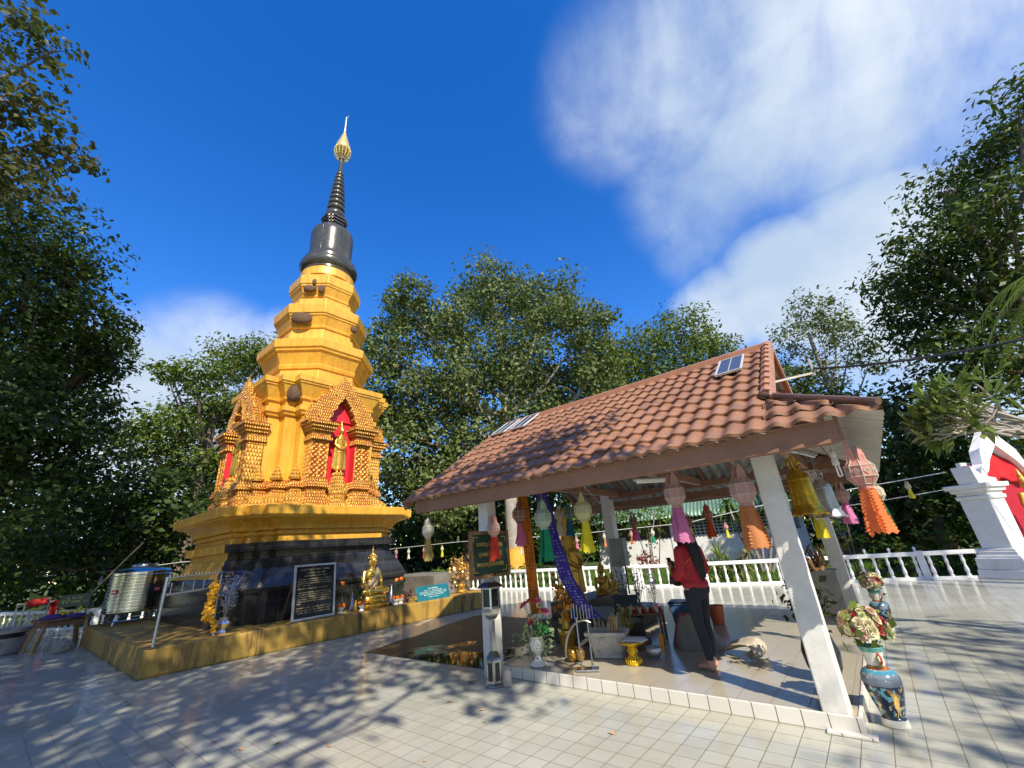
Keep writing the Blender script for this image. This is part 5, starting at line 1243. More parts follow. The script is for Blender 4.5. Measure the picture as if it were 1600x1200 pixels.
def gold_tree(name, label, loc, h, w, seed, n=240, m=None, stem=True, leafs=0.075, trunkm=None):
    t = thing(name, label, 'golden tree', loc); rs = np.random.RandomState(seed); mb = MB(); 
    if stem: mb.lathe([(0.11*w, 0), (0.13*w, 0.03), (0.09*w, 0.10), (0.12*w, 0.20), (0.10*w, 0.24)], 14); mb.tube([(0, 0, 0.2), (0.01, 0, h*0.6), (0, 0.01, h*0.95)], [0.03, 0.02, 0.008], 6); mb.build('pot', trunkm or M_GOLDDK, t, smooth=40)
    P = rs.normal(size=(n, 3))*np.array([0.17*w, 0.17*w, 0.20*h])+np.array([0, 0, h*0.62]); N = rs.normal(size=(n, 3))+np.array([0.5, -0.3, 0.2])
    V, F = leaves(rs, P, N, leafs, 0.8, None, 0.05); o = bpy.data.objects.new('gilded_leaves', npmesh('gilded_leaves', V, F, m or M_SHINYGOLD)); C.objects.link(o); o.parent = t
    return t
gold_tree('gilded_tree', 'golden leaf tree with shiny gilded leaves at the far corner of the ledge', (-10.55, 9.86, LZ), 1.0, 1.25, 3, 420, mat('sunny_gilded_leaf', (0.80, 0.46, 0.12), 0.28, 0.75, 0.15, 8), True, 0.085)
# ------------------------------------------------------------------ flower vases
def rose_mesh(name, cols, seed, r=0.05):
    """layered cup of petals, opening along +Z"""
    rs = random.Random(seed); mb = MB()
    for ring, (n, rr, tilt, hh) in enumerate([(6, 1.0, 0.25, 0.35), (5, 0.75, 0.75, 0.62), (4, 0.48, 1.1, 0.75), (3, 0.24, 1.35, 0.8)]):
        for k in range(n):
            a = 2*PI*(k+0.5*ring)/n+rs.uniform(-.15, .15); c, s_ = math.cos(a), math.sin(a); tx = Vector((-s_, c, 0)); o = Vector((c, s_, 0))
            w_ = r*rr*0.75; b0 = o*r*rr*0.2; m0 = o*r*rr*(0.75)+Vector((0, 0, r*hh*0.6)); t0 = o*r*rr*(0.8+0.35*math.cos(tilt))+Vector((0, 0, r*hh*(0.6+0.5*math.sin(tilt))))
            mb.add([b0, m0+tx*w_, t0+tx*w_*0.55, t0-tx*w_*0.55, m0-tx*w_], [(0, 1, 2, 3, 4)])
    return mb.mesh(name, cols, 180)
M_CREAM = mat('cream_petal', (0.66, 0.60, 0.38), 0.65, 0, 0.12, 40, trans=0.15)
M_PALEP = mat('pale_pink_petal', (0.66, 0.44, 0.34), 0.65, 0, 0.15, 40, trans=0.15)
M_DKRED = mat('dusty_red_petal', (0.46, 0.06, 0.07), 0.65, 0, 0.2, 40, trans=0.1)
M_GRNP = mat('pale_green_petal', (0.50, 0.55, 0.26), 0.65, 0, 0.2, 40, trans=0.15)
M_LEAFV = leafmat('silk_leaf', (0.05, 0.11, 0.02), (0.16, 0.22, 0.04), (0.28, 0.32, 0.08))
ROSES = {k: rose_mesh('rose_'+k, m, i) for i, (k, m) in enumerate(dict(cream=M_CREAM, pink=M_PALEP, red=M_DKRED, green=M_GRNP).items())}
def ceramic():
    m, t, b = newmat('painted_vase_glaze')
    co = nd(t, 'ShaderNodeTexCoord'); v = co.outputs['Object']; sp = nd(t, 'ShaderNodeSeparateXYZ', Vector=v)
    z = sp.outputs[2]
    band = ramp(t, mth(t, 'DIVIDE', z, 0.62), [(0.0, (0.62, 0.60, 0.52)), (0.09, (0.62, 0.60, 0.52)), (0.095, (0.03, 0.04, 0.06)), (0.13, (0.05, 0.09, 0.13)), (0.14, (0.02, 0.02, 0.05)), (0.50, (0.03, 0.035, 0.085)), (0.51, (0.14, 0.17, 0.22)), (0.605, (0.17, 0.22, 0.26)), (0.645, (0.06, 0.24, 0.34)), (0.68, (0.10, 0.32, 0.42)), (0.69, (0.34, 0.12, 0.04)), (0.73, (0.34, 0.12, 0.04)), (0.74, (0.70, 0.67, 0.58)), (0.90, (0.66, 0.60, 0.48)), (0.91, (0.10, 0.35, 0.33)), (1.0, (0.12, 0.4, 0.38))])
    for n in t.nodes:
        if n.type == 'VALTORGB': n.color_ramp.interpolation = 'CONSTANT'
    n1 = nd(t, 'ShaderNodeTexNoise', Scale=9.0, Detail=3.0, Distortion=1.6, Vector=v); n2 = nd(t, 'ShaderNodeTexNoise', Scale=6.5, Detail=2.0, Distortion=2.2, Vector=v)
    inb = mth(t, 'MULTIPLY', mth(t, 'GREATER_THAN', z, 0.085), mth(t, 'LESS_THAN', z, 0.305))
    f1 = mth(t, 'MULTIPLY', ramp(t, n1.outputs['Fac'], [(0.52, (0, 0, 0)), (0.55, (1, 1, 1))]), inb)
    f2 = mth(t, 'MULTIPLY', ramp(t, n2.outputs['Fac'], [(0.56, (0, 0, 0)), (0.58, (1, 1, 1))]), inb)
    c = mixc_(t, f1, band, (0.10, 0.33, 0.40)); c = mixc_(t, f2, c, (0.62, 0.56, 0.34))
    vo = nd(t, 'ShaderNodeTexVoronoi', Scale=22.0, Vector=v)
    dots = mth(t, 'MULTIPLY', mth(t, 'LESS_THAN', vo.outputs['Distance'], 0.20), mth(t, 'SUBTRACT', 1.0, inb))
    c = mixc_(t, mth(t, 'MULTIPLY', dots, 0.7), c, (0.6, 0.58, 0.5))
    t.links.new(c, b.inputs['Base Color']); b.inputs['Roughness'].default_value = 0.16; b.inputs['Coat Weight'].default_value = 0.4
    return m
M_VASE = ceramic()
def flower_vase(label, loc, s, rz, n, seed, spread=1.0, dark=False):
    t = thing('flower_vase', label, 'flower vase', loc, rz, 'painted vases of silk roses beside the pavilion'); t.scale = (s*0.80, s*0.80, s); rs = random.Random(seed)
    mb = MB(); mb.lathe([(0.0, 0), (0.115, 0), (0.125, 0.012), (0.12, 0.05), (0.10, 0.075), (0.115, 0.10), (0.145, 0.18), (0.172, 0.27), (0.182, 0.33), (0.178, 0.375), (0.155, 0.41), (0.115, 0.43), (0.09, 0.44), (0.085, 0.46), (0.09, 0.52), (0.11, 0.575), (0.125, 0.60), (0.12, 0.605), (0.10, 0.58), (0.07, 0.5)], 40, caps=False); mb.build('vase_body', M_VASE, t, smooth=40)
    # raised golden bird on the front
    def onv(a, z):
        pr = [(0.10, 0.115), (0.18, 0.145), (0.27, 0.172), (0.33, 0.182)]; r_ = float(np.interp(z, [p[0] for p in pr], [p[1] for p in pr]))+0.003
        return (r_*math.cos(a), r_*math.sin(a), z)
    mb = MB()
    for side in (0, PI):
        P = lambda a, z: onv(side+a, z)
        mb.add([P(-0.05, 0.13), P(0.12, 0.17), P(0.18, 0.23), P(0.02, 0.27), P(-0.16, 0.24), P(-0.18, 0.17)], [(0, 1, 2, 3, 4, 5)])
        mb.add([P(0.10, 0.17), P(0.55, 0.29), P(0.62, 0.325), P(0.42, 0.30), P(0.16, 0.24)], [(0, 1, 2, 3, 4)])
        for q in range(5): mb.add([P(-0.16+q*0.06, 0.24), P(-0.12+q*0.06, 0.25), P(-0.40+q*0.12, 0.315-0.006*q)], [(0, 1, 2)])
        mb.add([P(-0.02, 0.14), P(0.06, 0.15), P(-0.05, 0.095), P(-0.16, 0.09)], [(0, 1, 2, 3)])
    mb.build('painted_bird', mat('ochre_bird_glaze', (0.62, 0.38, 0.05), 0.25, 0, 0.25, 30), t)
    mb = MB()
    for sg in (-1, 1): mb.tube([(sg*0.088, 0, 0.46), (sg*0.14, 0, 0.50), (sg*0.14, 0, 0.54), (sg*0.10, 0, 0.56)], 0.012, 6)
    mb.build('handle', mat('red_glaze', (0.42, 0.06, 0.04), 0.25), t, smooth=60)
    rsn = np.random.RandomState(seed); k = 75; P = rsn.normal(size=(k, 3))*np.array([0.10, 0.11, 0.085])*spread+np.array([0, 0, 0.74]); N = rsn.normal(size=(k, 3))+np.array([0, 0, 0.5])
    V, F = leaves(rsn, P, N, 0.10, 0.5); o = bpy.data.objects.new('silk_leaves', npmesh('silk_leaves', V, F, M_LEAFV)); C.objects.link(o); o.parent = t
    for i in range(n):
        d = Vector((rs.gauss(0, 1), rs.gauss(0, 1), abs(rs.gauss(0.15, 0.75)))).normalized()
        kd = rs.choices(['cream', 'pink', 'red', 'green'], [5, 3, 3.2, 4] if not dark else [5, 5, 1, 2])[0]
        f = bpy.data.objects.new('rose', ROSES[kd]); C.objects.link(f); f.parent = t
        f.location = Vector((0, 0, 0.70))+Vector((d.x*0.17, d.y*0.19, d.z*0.20))*spread*rs.uniform(0.85, 1.25)
        f.rotation_euler = d.to_track_quat('Z', 'Y').to_euler(); q = rs.uniform(0.6, 1.15); f.scale = (q, q, q)
    return t
flower_vase('tall blue painted vase of cream and red roses in front of the pavilion corner, nearest', (-0.37, 5.36, 0), 0.98, R(-60), 100, 5)
flower_vase('blue painted vase of pale roses behind the front one, beside rear right pillar', (-0.36, 9.62, 0), 0.92, R(-40), 80, 9, 0.95, True)
t_ = thing('potted_plant', 'leafy potted plant, shade put into its colours, mostly hidden behind the front right pillar', 'plant', (-0.86, 6.02, PZ))
mb = MB(); mb.lathe([(0.10, 0), (0.16, 0.12), (0.18, 0.26), (0.14, 0.40), (0.09, 0.44), (0.10, 0.5)], 20); mb.build('pot', mat('pot_in_painted_shade', (0.015, 0.015, 0.018), 0.3), t_, smooth=40)  # pot and leaves near-black: a shaded silhouette put into their colours
rsn = np.random.RandomState(4); V, F = leaves(rsn, rsn.normal(size=(320, 3))*[0.10, 0.10, 0.14]+[0, 0, 0.72], rsn.normal(size=(320, 3)), 0.085, 0.6); o = bpy.data.objects.new('foliage', npmesh('foliage', V, F, leafmat('black_green_leaf', (0.008, 0.014, 0.006), (0.015, 0.025, 0.01)))); C.objects.link(o); o.parent = t_
t_ = thing('display_board', 'dark grey upright board standing between the right pillars under driftwood', 'board', (-1.08, 9.1, PZ), R(90))
mb = MB(); mb.box((-0.02, 0, 0.40), (0.03, 0.66, 0.78)); mb.build('panel', mat('dark_grey_board', (0.055, 0.06, 0.065), 0.5), t_, bevel=0.004)
mb = MB(); mb.box((0.2, 0, 0.78), (0.42, 0.66, 0.03)); mb.build('table_top', mat('dark_grey_board', (0.055, 0.06, 0.065), 0.5), t_)
for s in (-1, 1):
    mb = MB(); mb.box((0.36, s*0.28, 0.38), (0.04, 0.04, 0.76)); mb.build('leg', M_WOOD, t_)
mb = MB(); rs = random.Random(3)
for k in range(16): 
    p = Vector((rs.gauss(0, .05), rs.gauss(0, .07), 0)); q = p+Vector((rs.gauss(0, .08), rs.gauss(0, .10), rs.uniform(0.1, 0.42))); mb.tube([p, p.lerp(q, .5)+Vector((rs.gauss(0, .05), rs.gauss(0, .05), 0)), q], [0.035, 0.028, 0.010], 6)
mb.box((0, 0, 0.02), (0.2, 0.3, 0.04)); tag(mb.build('driftwood_ornament', mat('driftwood', (0.20, 0.12, 0.06), 0.7, 0, 0.4, 12, 0.5, 40), smooth=60, loc=(-1.02, 9.28, PZ+0.795)), 'gnarled brown driftwood ornament standing on top of the grey board', 'ornament')

# ------------------------------------------------------------------ altar and offerings inside
t_ = thing('altar', 'dark stepped altar table crowded with statues in the pavilion', 'altar', (-4.55, 7.6, PZ))
M_DKALT = mat('dark_altar_lacquer', (0.045, 0.026, 0.018), 0.4, 0, 0.3, 6)
mb = MB(); mb.box((0.2, 0, 0.16), (1.1, 2.3, 0.32)); mb.build('lower_step', M_DKALT, t_, bevel=0.01)
mb = MB(); mb.box((-0.05, 0.1, 0.44), (0.6, 1.9, 0.24)); mb.build('upper_step', M_DKALT, t_, bevel=0.01)
AX, AY = -4.55, 7.6
standing_buddha('buddha_statue', 'large golden buddha wrapped in robes behind the yellow tailed lantern', (-4.62, 7.28, PZ+0.56), R(-12), 1.22, M_GOLDDK, pedestal=False)
t_ = thing('naga_canopy', 'tall pointed dark golden flame panel behind the large golden buddha', 'ornament', (-4.80, 7.36, PZ+0.56), R(-12))
mb = MB(); mb.M = Matrix.Rotation(R(90), 4, 'Z') @ Matrix.Rotation(R(90), 4, 'X'); mb.prism([(-0.14, 0), (0.14, 0), (0.20, 0.5), (0.16, 0.9), (0.10, 1.2), (0.05, 1.45), (0.0, 1.62), (-0.05, 1.45), (-0.10, 1.2), (-0.16, 0.9), (-0.20, 0.5)], -0.02, 0.02); mb.build('panel', M_GOLDDK, t_)
mb = MB()
for z_ in (0.35, 0.55, 0.75, 0.95, 1.12, 1.28, 1.42):
    for s in (-1, 1): mb.tube([(0.02, s*0.14*(1.35-z_*0.6), z_-0.06), (0.03, s*0.24*(1.3-z_*0.62), z_), (0.02, s*0.20*(1.3-z_*0.62), z_+0.12)], [0.03, 0.03, 0.004], 6)
mb.build('flame_trim', M_GOLDDK, t_, smooth=60)
seated_buddha('buddha_statue', 'dark golden seated buddha low on the altar beside the grey pillar', (-4.48, 8.0, PZ+0.34), R(-30), 0.85, M_GOLDDK)
seated_buddha('buddha_statue', 'small dark golden seated figure at the far end of the altar', (-4.55, 8.55, PZ+0.34), R(-30), 0.62, M_GOLDDK)
seated_buddha('buddha_statue', 'small golden seated figure at the near end of the altar under the blue banner', (-4.35, 6.95, PZ+0.33), R(-20), 0.55, M_GOLDDK)
gold_tree('gilded_tree', 'amber gold leaf tree with hanging heart leaves behind the white flower urn', (-4.10, 6.0, PZ+0.30), 0.72, 0.55, 7, 120, mat('amber_leaf', (0.62, 0.27, 0.05), 0.3, 0.5, 0.2, 8), True, 0.085)
mb = MB(); mb.lathe([(0.10, 0), (0.125, 0.24), (0.135, 0.25), (0.13, 0.30), (0.12, 0.30), (0.11, 0.27)], 20); tag(mb.build('gold_bucket', M_GOLDDK, smooth=40, loc=(-4.10, 6.0, PZ)), 'golden metal bucket holding the amber leaf tree', 'bucket')
mb = MB(); rs = random.Random(2)
for k in range(3):
    a = k*2.1; mb.ell((0.06*math.cos(a), 0.06*math.sin(a), 0.09), (0.075, 0.075, 0.085), 12, 8)
mb.lathe([(0.04, 0.10), (0.09, 0.14), (0.07, 0.17), (0.03, 0.17)], 14); tag(mb.build('brass_bowl', mat('amber_brass', (0.55, 0.30, 0.06), 0.2, 0.85, 0.2, 6), smooth=50, loc=(-3.72, 5.62, PZ)), 'tipped brass bowls on the floor behind the steel rack', 'bowl')
# white flower urn
t_ = thing('flower_urn', 'white pedestal urn of pink lotus and trailing green flowers', 'flower urn', (-4.10, 5.24, PZ))
mb = MB(); mb.lathe([(0.0, 0), (0.115, 0), (0.12, 0.015), (0.10, 0.035), (0.05, 0.07), (0.033, 0.11), (0.04, 0.135), (0.06, 0.15), (0.085, 0.19), (0.095, 0.25), (0.09, 0.32), (0.105, 0.345), (0.11, 0.355), (0.09, 0.345), (0.07, 0.2)], 30, caps=False); mb.build('urn_body', M_WHITE, t_, smooth=35)
mb = MB()
for k in range(14): a = 2*PI*k/14; mb.tube([(0.085*math.cos(a), 0.085*math.sin(a), 0.18), (0.096*math.cos(a), 0.096*math.sin(a), 0.25), (0.09*math.cos(a), 0.09*math.sin(a), 0.31)], 0.008, 5)
mb.build('fluting', M_WHITE, t_, smooth=60)
rsn = np.random.RandomState(3)
P = np.concatenate([rsn.normal(size=(150, 3))*[0.13, 0.13, 0.07]+[0, 0, 0.42], np.stack([rsn.normal(size=170)*0.05+0.13*np.sign(rsn.normal(size=170)), rsn.normal(size=170)*0.12, 0.10+0.30*rsn.rand(170)], axis=1)])
V, F = leaves(rsn, P, rsn.normal(size=P.shape)+[0, 0, .4], 0.06, 0.45); o = bpy.data.objects.new('trailing_leaves', npmesh('trailing_leaves', V, F, leafmat('trailing_leaf', (0.10, 0.20, 0.06), (0.35, 0.42, 0.20), (0.50, 0.55, 0.34)))); C.objects.link(o); o.parent = t_
V, F = leaves(rsn, rsn.normal(size=(40, 3))*[0.05, 0.05, 0.03]+[0.10, 0.02, 0.42], rsn.normal(size=(40, 3))+[0, 0, .6], 0.10, 0.5); o = bpy.data.objects.new('bright_leaves', npmesh('bright_leaves', V, F, leafmat('vivid_leaf', (0.02, 0.30, 0.06), (0.05, 0.42, 0.10)))); C.objects.link(o); o.parent = t_
mb = MB(); rs = random.Random(5); tips = []
for k in range(11):
    a = rs.random()*6.28; l = rs.uniform(0.10, 0.42); r_ = rs.uniform(0.04, 0.17); tip = (r_*math.cos(a), r_*math.sin(a), 0.40+l); tips.append(tip); mb.tube([(0, 0, 0.33), (tip[0]*.4, tip[1]*.4, 0.36+l*.6), tip], 0.005, 4)
mb.build('flower_stem', mat('green_stem', (0.06, 0.14, 0.03), 0.6), t_)
M_LOTP = mat('lotus_pink', (0.62, 0.16, 0.25), 0.6, 0, 0.2, 30, trans=0.15); LOT = rose_mesh('lotus_pink', M_LOTP, 31, 0.06); LOTG = rose_mesh('lotus_green', mat('lotus_bud_green', (0.34, 0.36, 0.24), 0.6, 0, .2, 30), 32, 0.045); LOTO = rose_mesh('lotus_orange', mat('lotus_orange', (0.72, 0.16, 0.06), 0.6, 0, .2, 30), 33, 0.05)
for i, tp in enumerate(tips):
    f = bpy.data.objects.new('lotus_flower', [LOT, LOTG, LOT, LOTO, LOTG][i % 5]); C.objects.link(f); f.parent = t_; f.location = tp; d = Vector((tp[0]*2, tp[1]*2-0.15, 0.5)).normalized(); f.rotation_euler = d.to_track_quat('Z', 'Y').to_euler()
# candle rack
t_ = thing('candle_rack', 'arched steel candle rack on a flat base at the platform edge', 'candle rack', (-3.36, 5.30, PZ), R(30))
mb = MB(); mb.box((0, 0, 0.012), (0.30, 0.16, 0.024)); mb.build('base_plate', M_STEEL, t_, bevel=0.006)
mb = MB()
for s in (-1, 1): mb.tube([(s*0.07, s*0.02, 0.02), (s*0.07, s*0.02, 0.60)], 0.012, 8)
mb.build('upright', M_CHROME, t_, smooth=60)
mb = MB(); mb.tube([(-0.26+0.30*(1-math.cos(a))*0.9, 0.02, 0.14+0.42*math.sin(a)) for a in [PI*k/20*0.62 for k in range(21)]], 0.016, 6); mb.build('arch_tray', M_STEEL, t_, smooth=60)
mb = MB(); rs = random.Random(2)
for k in range(8): mb.tube([(-0.13+k*0.04, rs.uniform(-.03, .03), 0.58), (-0.13+k*0.04, rs.uniform(-.03, .03), 0.70+rs.uniform(0, .08))], 0.006, 5)
mb.build('candle', M_CHROME, t_, smooth=60)
mb = MB(); mb.bar((-0.07, -0.02, 0.28), (0.07, 0.02, 0.36), 0.02, 0.04); mb.build('cross_bar', mat('dark_metal', (0.06, 0.06, 0.06), 0.4, 0.6), t_)
# ribbed white planter with incense
t_ = thing('incense_planter', 'rectangular ribbed white planter of incense sticks on the platform floor', 'planter', (-3.42, 6.02, PZ), R(18))
M_STONEW = mat('stained_white_planter', (0.58, 0.56, 0.53), 0.7, 0, 0.15, 8, 0.3, 30, dirt=0.7, dirtcol=(0.08, 0.07, 0.06))
mb = MB(); rr_ = lambda w_, d_, z: [(-w_, -d_, z), (w_, -d_, z), (w_, d_, z), (-w_, d_, z)]
mb.rings([rr_(0.20, 0.12, 0), rr_(0.20, 0.12, 0.04), rr_(0.19, 0.115, 0.045), rr_(0.25, 0.16, 0.27), rr_(0.285, 0.19, 0.275), rr_(0.29, 0.195, 0.32), rr_(0.25, 0.16, 0.322), rr_(0.24, 0.15, 0.25)]); mb.build('trough', M_STONEW, t_, bevel=0.008)
mb = MB()
for k in range(9):
    f = (k+0.5)/9*2-1
    for s in (-1, 1): mb.bar((f*0.185, s*0.118, 0.05), (f*0.24, s*0.162, 0.265), 0.022, 0.016)
for k in range(5):
    f = (k+0.5)/5*2-1
    for s in (-1, 1): mb.bar((s*0.193, f*0.11, 0.05), (s*0.253, f*0.15, 0.265), 0.016, 0.022)
mb.build('rib', M_STONEW, t_)
mb = MB(); rs = random.Random(8)
for k in range(55): x, y = rs.uniform(-.22, .22), rs.uniform(-.13, .13); mb.tube([(x, y, 0.22), (x+rs.uniform(-.03, .03), y+rs.uniform(-.03, .03), 0.40+rs.uniform(0, .14))], 0.0025, 3)
mb.build('incense_stick', mat('incense_tan', (0.55, 0.48, 0.34), 0.8), t_)
mb = MB()
for k in range(6): mb.tube([(0.06+k*0.02, -0.03+0.02*(k % 2), 0.25), (0.07+k*0.021, -0.03+0.02*(k % 2), 0.50)], 0.006, 5)
mb.build('candle', mat('orange_candle', (0.70, 0.30, 0.03), 0.5), t_)
# grey slab shelf with black offering boards
t_ = thing('offering_shelf', 'low slanted grey and black shelf behind the incense planter', 'shelf', (-3.75, 7.0, PZ), R(25))
mb = MB(); mb.box((0, 0, 0.36), (0.75, 0.05, 0.26), rx=R(-18)); mb.build('grey_front', mat('blue_grey_board', (0.16, 0.17, 0.19), 0.4), t_)
mb = MB(); mb.box((0.18, -0.02, 0.48), (0.40, 0.045, 0.34), rx=R(-18)); mb.build('black_panel', M_BLACKPL, t_)
mb = MB(); mb.box((0, 0.2, 0.14), (0.85, 0.4, 0.28)); mb.build('plinth', M_DKALT, t_)
# small stand of glasses and figures
t_ = thing('offering_table', 'small dark table crowded with red and clear glasses', 'table', (-3.30, 7.05, PZ), R(15))
mb = MB(); mb.box((0, 0, 0.40), (0.62, 0.42, 0.03)); mb.build('table_top', M_WOOD, t_, bevel=0.005)
for sx in (-1, 1):
    for sy in (-1, 1): mb = MB(); mb.box((sx*0.28, sy*0.18, 0.19), (0.04, 0.04, 0.39)); mb.build('leg', M_WOOD, t_)
M_GLR = mat('red_drink', (0.40, 0.03, 0.02), 0.12); M_GLC = mat('clear_drink', (0.55, 0.55, 0.52), 0.10)
rs = random.Random(6); k = 0
for ix in range(8):
    for iy in range(4):
        if rs.random() < 0.15: continue
        x, y = -3.30+0.27*(ix/3.5-1), 7.05+0.17*(iy/1.5-1); mb = MB(); mb.lathe([(0.018, 0), (0.02, 0.005), (0.026, 0.075), (0.024, 0.075), (0.0, 0.07)], 10, caps=False)
        o = mb.build('drink_glass', M_GLR if (ix+iy) % 2 else M_GLC, smooth=40, loc=(x, y, PZ+0.415)); tag(o, 'small %s offering glass on the crowded dark table' % ('red' if (ix+iy) % 2 else 'clear'), 'glass', '%s glasses on the dark offering table' % ('red' if (ix+iy) % 2 else 'clear'))
def silver_spray(label, loc, h, seed, m):
    mb = MB(); rs = random.Random(seed); mb.lathe([(0.05, 0), (0.06, 0.02), (0.04, 0.08), (0.065, 0.16), (0.04, 0.2)], 12)
    for k in range(9):
        a = rs.random()*6.28; tip = Vector((rs.uniform(.03, .14)*math.cos(a), rs.uniform(.03, .14)*math.sin(a), h*rs.uniform(.6, 1))); mb.tube([(0, 0, 0.18), tip], 0.006, 4)
        for j in range(7):
            p = Vector((0, 0, .2)).lerp(tip, rs.uniform(.3, 1.0)); b_ = rs.random()*6.28; d = Vector((math.cos(b_), math.sin(b_), .35))*0.07; s_ = Vector((-d.y, d.x, 0))*0.35; mb.add([p, p+d*.5+s_, p+d, p+d*.5-s_], [(0, 1, 2, 3)])
    return tag(mb.build('silver_spray', m, loc=loc), label, 'ornament', 'silver flower sprays on the offering shelf')
M_DKSIL = mat('tarnished_silver', (0.20, 0.20, 0.19), 0.35, 0.8, 0.2, 8)
silver_spray('tarnished silver flower spray tallest on the offering shelf, next to the grey pillar', (-3.86, 7.62, PZ+0.28), 0.95, 1, M_DKSIL); silver_spray('tarnished silver flower spray shorter, left of the crowded glasses', (-3.52, 7.45, PZ+0.28), 0.78, 2, M_DKSIL); silver_spray('bright silver flower spray just above the crowded glasses', (-3.25, 7.5, PZ+0.28), 0.74, 3, M_SILV)
mb = MB(); rs = random.Random(14)
for k in range(26): mb.tube([(rs.gauss(0, .03), rs.gauss(0, .03), 0), (rs.gauss(0, .10), rs.gauss(0, .10), rs.uniform(.25, .45))], 0.004, 4)
for k in range(12): mb.ell((rs.gauss(0, .08), rs.gauss(0, .08), rs.uniform(.33, .46)), 0.022, 6, 4)
tag(mb.build('yellow_flower_bunch', mat('yellow_green_stem', (0.30, 0.30, 0.05), 0.6, 0, .3, 20), loc=(-3.42, 6.62, PZ+0.12)), 'bunch of small yellow flowers with green stems behind the incense planter', 'flowers')
t_ = thing('low_basket', 'low brown woven tray under the yellow flower bunch', 'tray', (-3.36, 6.62, PZ)); mb = MB(); mb.box((0, 0, 0.06), (0.5, 0.36, 0.12)); mb.build('tray_body', M_WOOD, t_, bevel=0.01)
t_ = thing('gold_pedestal_tray', 'golden pedestal tray carrying folded white papers', 'pedestal tray', (-2.95, 5.80, PZ))
mb = MB(); mb.lathe([(0.105, 0), (0.11, 0.02), (0.075, 0.06), (0.055, 0.10), (0.075, 0.14), (0.065, 0.17), (0.05, 0.19), (0.09, 0.21), (0.16, 0.235), (0.175, 0.25), (0.17, 0.262), (0.10, 0.24), (0.0, 0.235)], 28, caps=False); mb.build('tray', mat('bright_gold_tray', (0.80, 0.52, 0.03), 0.28, 0.7, 0.15, 9), t_, smooth=40)
mb = MB()
for k in range(20): a = 2*PI*k/20; mb.ell((0.10*math.cos(a), 0.10*math.sin(a), 0.035), (0.014, 0.014, 0.03), 6, 4)
mb.build('embossing', mat('bright_gold_tray', (0.80, 0.52, 0.03), 0.28), t_, smooth=60)
mb = MB(); rs = random.Random(5)
for k in range(4): mb.box((0.02+0.01*k, 0.01*k, 0.268+0.006*k), (0.30, 0.20, 0.004), rz=0.3+0.12*k, ry=0.02*k)
tag(mb.build('paper_sheets', mat('white_paper', (0.66, 0.67, 0.72), 0.8, 0, .04), loc=(-2.95, 5.80, PZ)), 'loose white paper sheets lying on the golden pedestal tray', 'papers')
mb = MB(); mb.lathe([(0.06, 0), (0.075, 0.005), (0.105, 0.04), (0.115, 0.08), (0.105, 0.115), (0.10, 0.12), (0.095, 0.115), (0.10, 0.08), (0.07, 0.02), (0, 0.015)], 28, caps=False)
tag(mb.build('silver_bowl', mat('hammered_silver', (0.62, 0.62, 0.63), 0.22, 0.9, 0.25, 60, 1.0, 70), smooth=40, loc=(-2.84, 6.22, PZ)), 'round hammered silver bowl on the floor beside the golden tray', 'bowl')
mb = MB()
for k in range(14): a = k*2.4; mb.tube([(0.008*math.sqrt(k)*math.cos(a), 0.008*math.sqrt(k)*math.sin(a), 0), (0.009*math.sqrt(k)*math.cos(a)+0.02, 0.009*math.sqrt(k)*math.sin(a), 0.22)], 0.006, 5)
o = mb.build('candle_bundle', mat('orange_candle', (0.70, 0.30, 0.03), 0.5), loc=(-2.74, 6.26, PZ+0.045)); tag(o, 'bundle of orange candles standing in the silver bowl', 'candles')
# crate, bucket, grey sack, cushion
t_ = thing('blue_crate', 'blue plastic storage crate with dark lid on the platform behind the woman', 'crate', (-3.22, 8.75, PZ), R(10)); mb = MB(); mb.rings([rr_(0.22, 0.15, 0), rr_(0.25, 0.18, 0.30), rr_(0.265, 0.195, 0.30), rr_(0.265, 0.195, 0.33)]); mb.build('crate_body', mat('blue_plastic', (0.05, 0.12, 0.24), 0.45, 0, .1), t_, bevel=0.01); mb = MB(); mb.box((0, 0, 0.345), (0.54, 0.40, 0.03)); mb.build('lid', M_BLACKPL, t_, bevel=0.008); mb = MB(); mb.tube([(-0.27, 0, 0.3), (-0.30, 0, 0.2), (-0.24, 0, 0.10)], 0.008, 5); mb.build('handle', M_BLACKPL, t_)
t_ = thing('orange_bucket', 'rusty orange plastic bucket with wire handle behind the legs of the woman', 'bucket', (-2.66, 8.70, PZ)); mb = MB(); mb.lathe([(0.10, 0), (0.135, 0.27), (0.145, 0.275), (0.145, 0.295), (0.13, 0.295), (0.095, 0.02), (0, 0.02)], 24, caps=False); mb.build('pail', mat('orange_plastic', (0.42, 0.10, 0.035), 0.5, 0, .12), t_, smooth=35); mb = MB(); mb.tube([(0.14*math.cos(a), 0.06-0.14*abs(math.sin(a)), 0.27-0.17*math.sin(a)) for a in [PI*k/12 for k in range(13)]], 0.004, 4); mb.build('handle', M_CORD, t_)
t_ = thing('cloth_bag', 'big grey fabric bag with red trim on the floor by the woman', 'bag', (-2.45, 6.95, PZ), R(24))
def bag(u, v):
    a = 2*PI*u; w_ = 0.34*(1-0.72*v**1.3); d_ = 0.22*(1-0.85*v); wob = 1+0.05*math.sin(5*a+v*4)+0.03*math.sin(11*a)
    return (w_*math.copysign(abs(math.cos(a))**0.6, math.cos(a))*wob-0.10*v, d_*math.copysign(abs(math.sin(a))**0.7, math.sin(a))*wob, 0.42*v+0.015*math.sin(7*a)*v)
mb = MB(); mb.grid(bag, 48, 18); mb.build('bag_body', mat('grey_bag_fabric', (0.20, 0.19, 0.165), 0.9, 0, .12, 7, .4, 90), t_, smooth=70)
mb = MB()
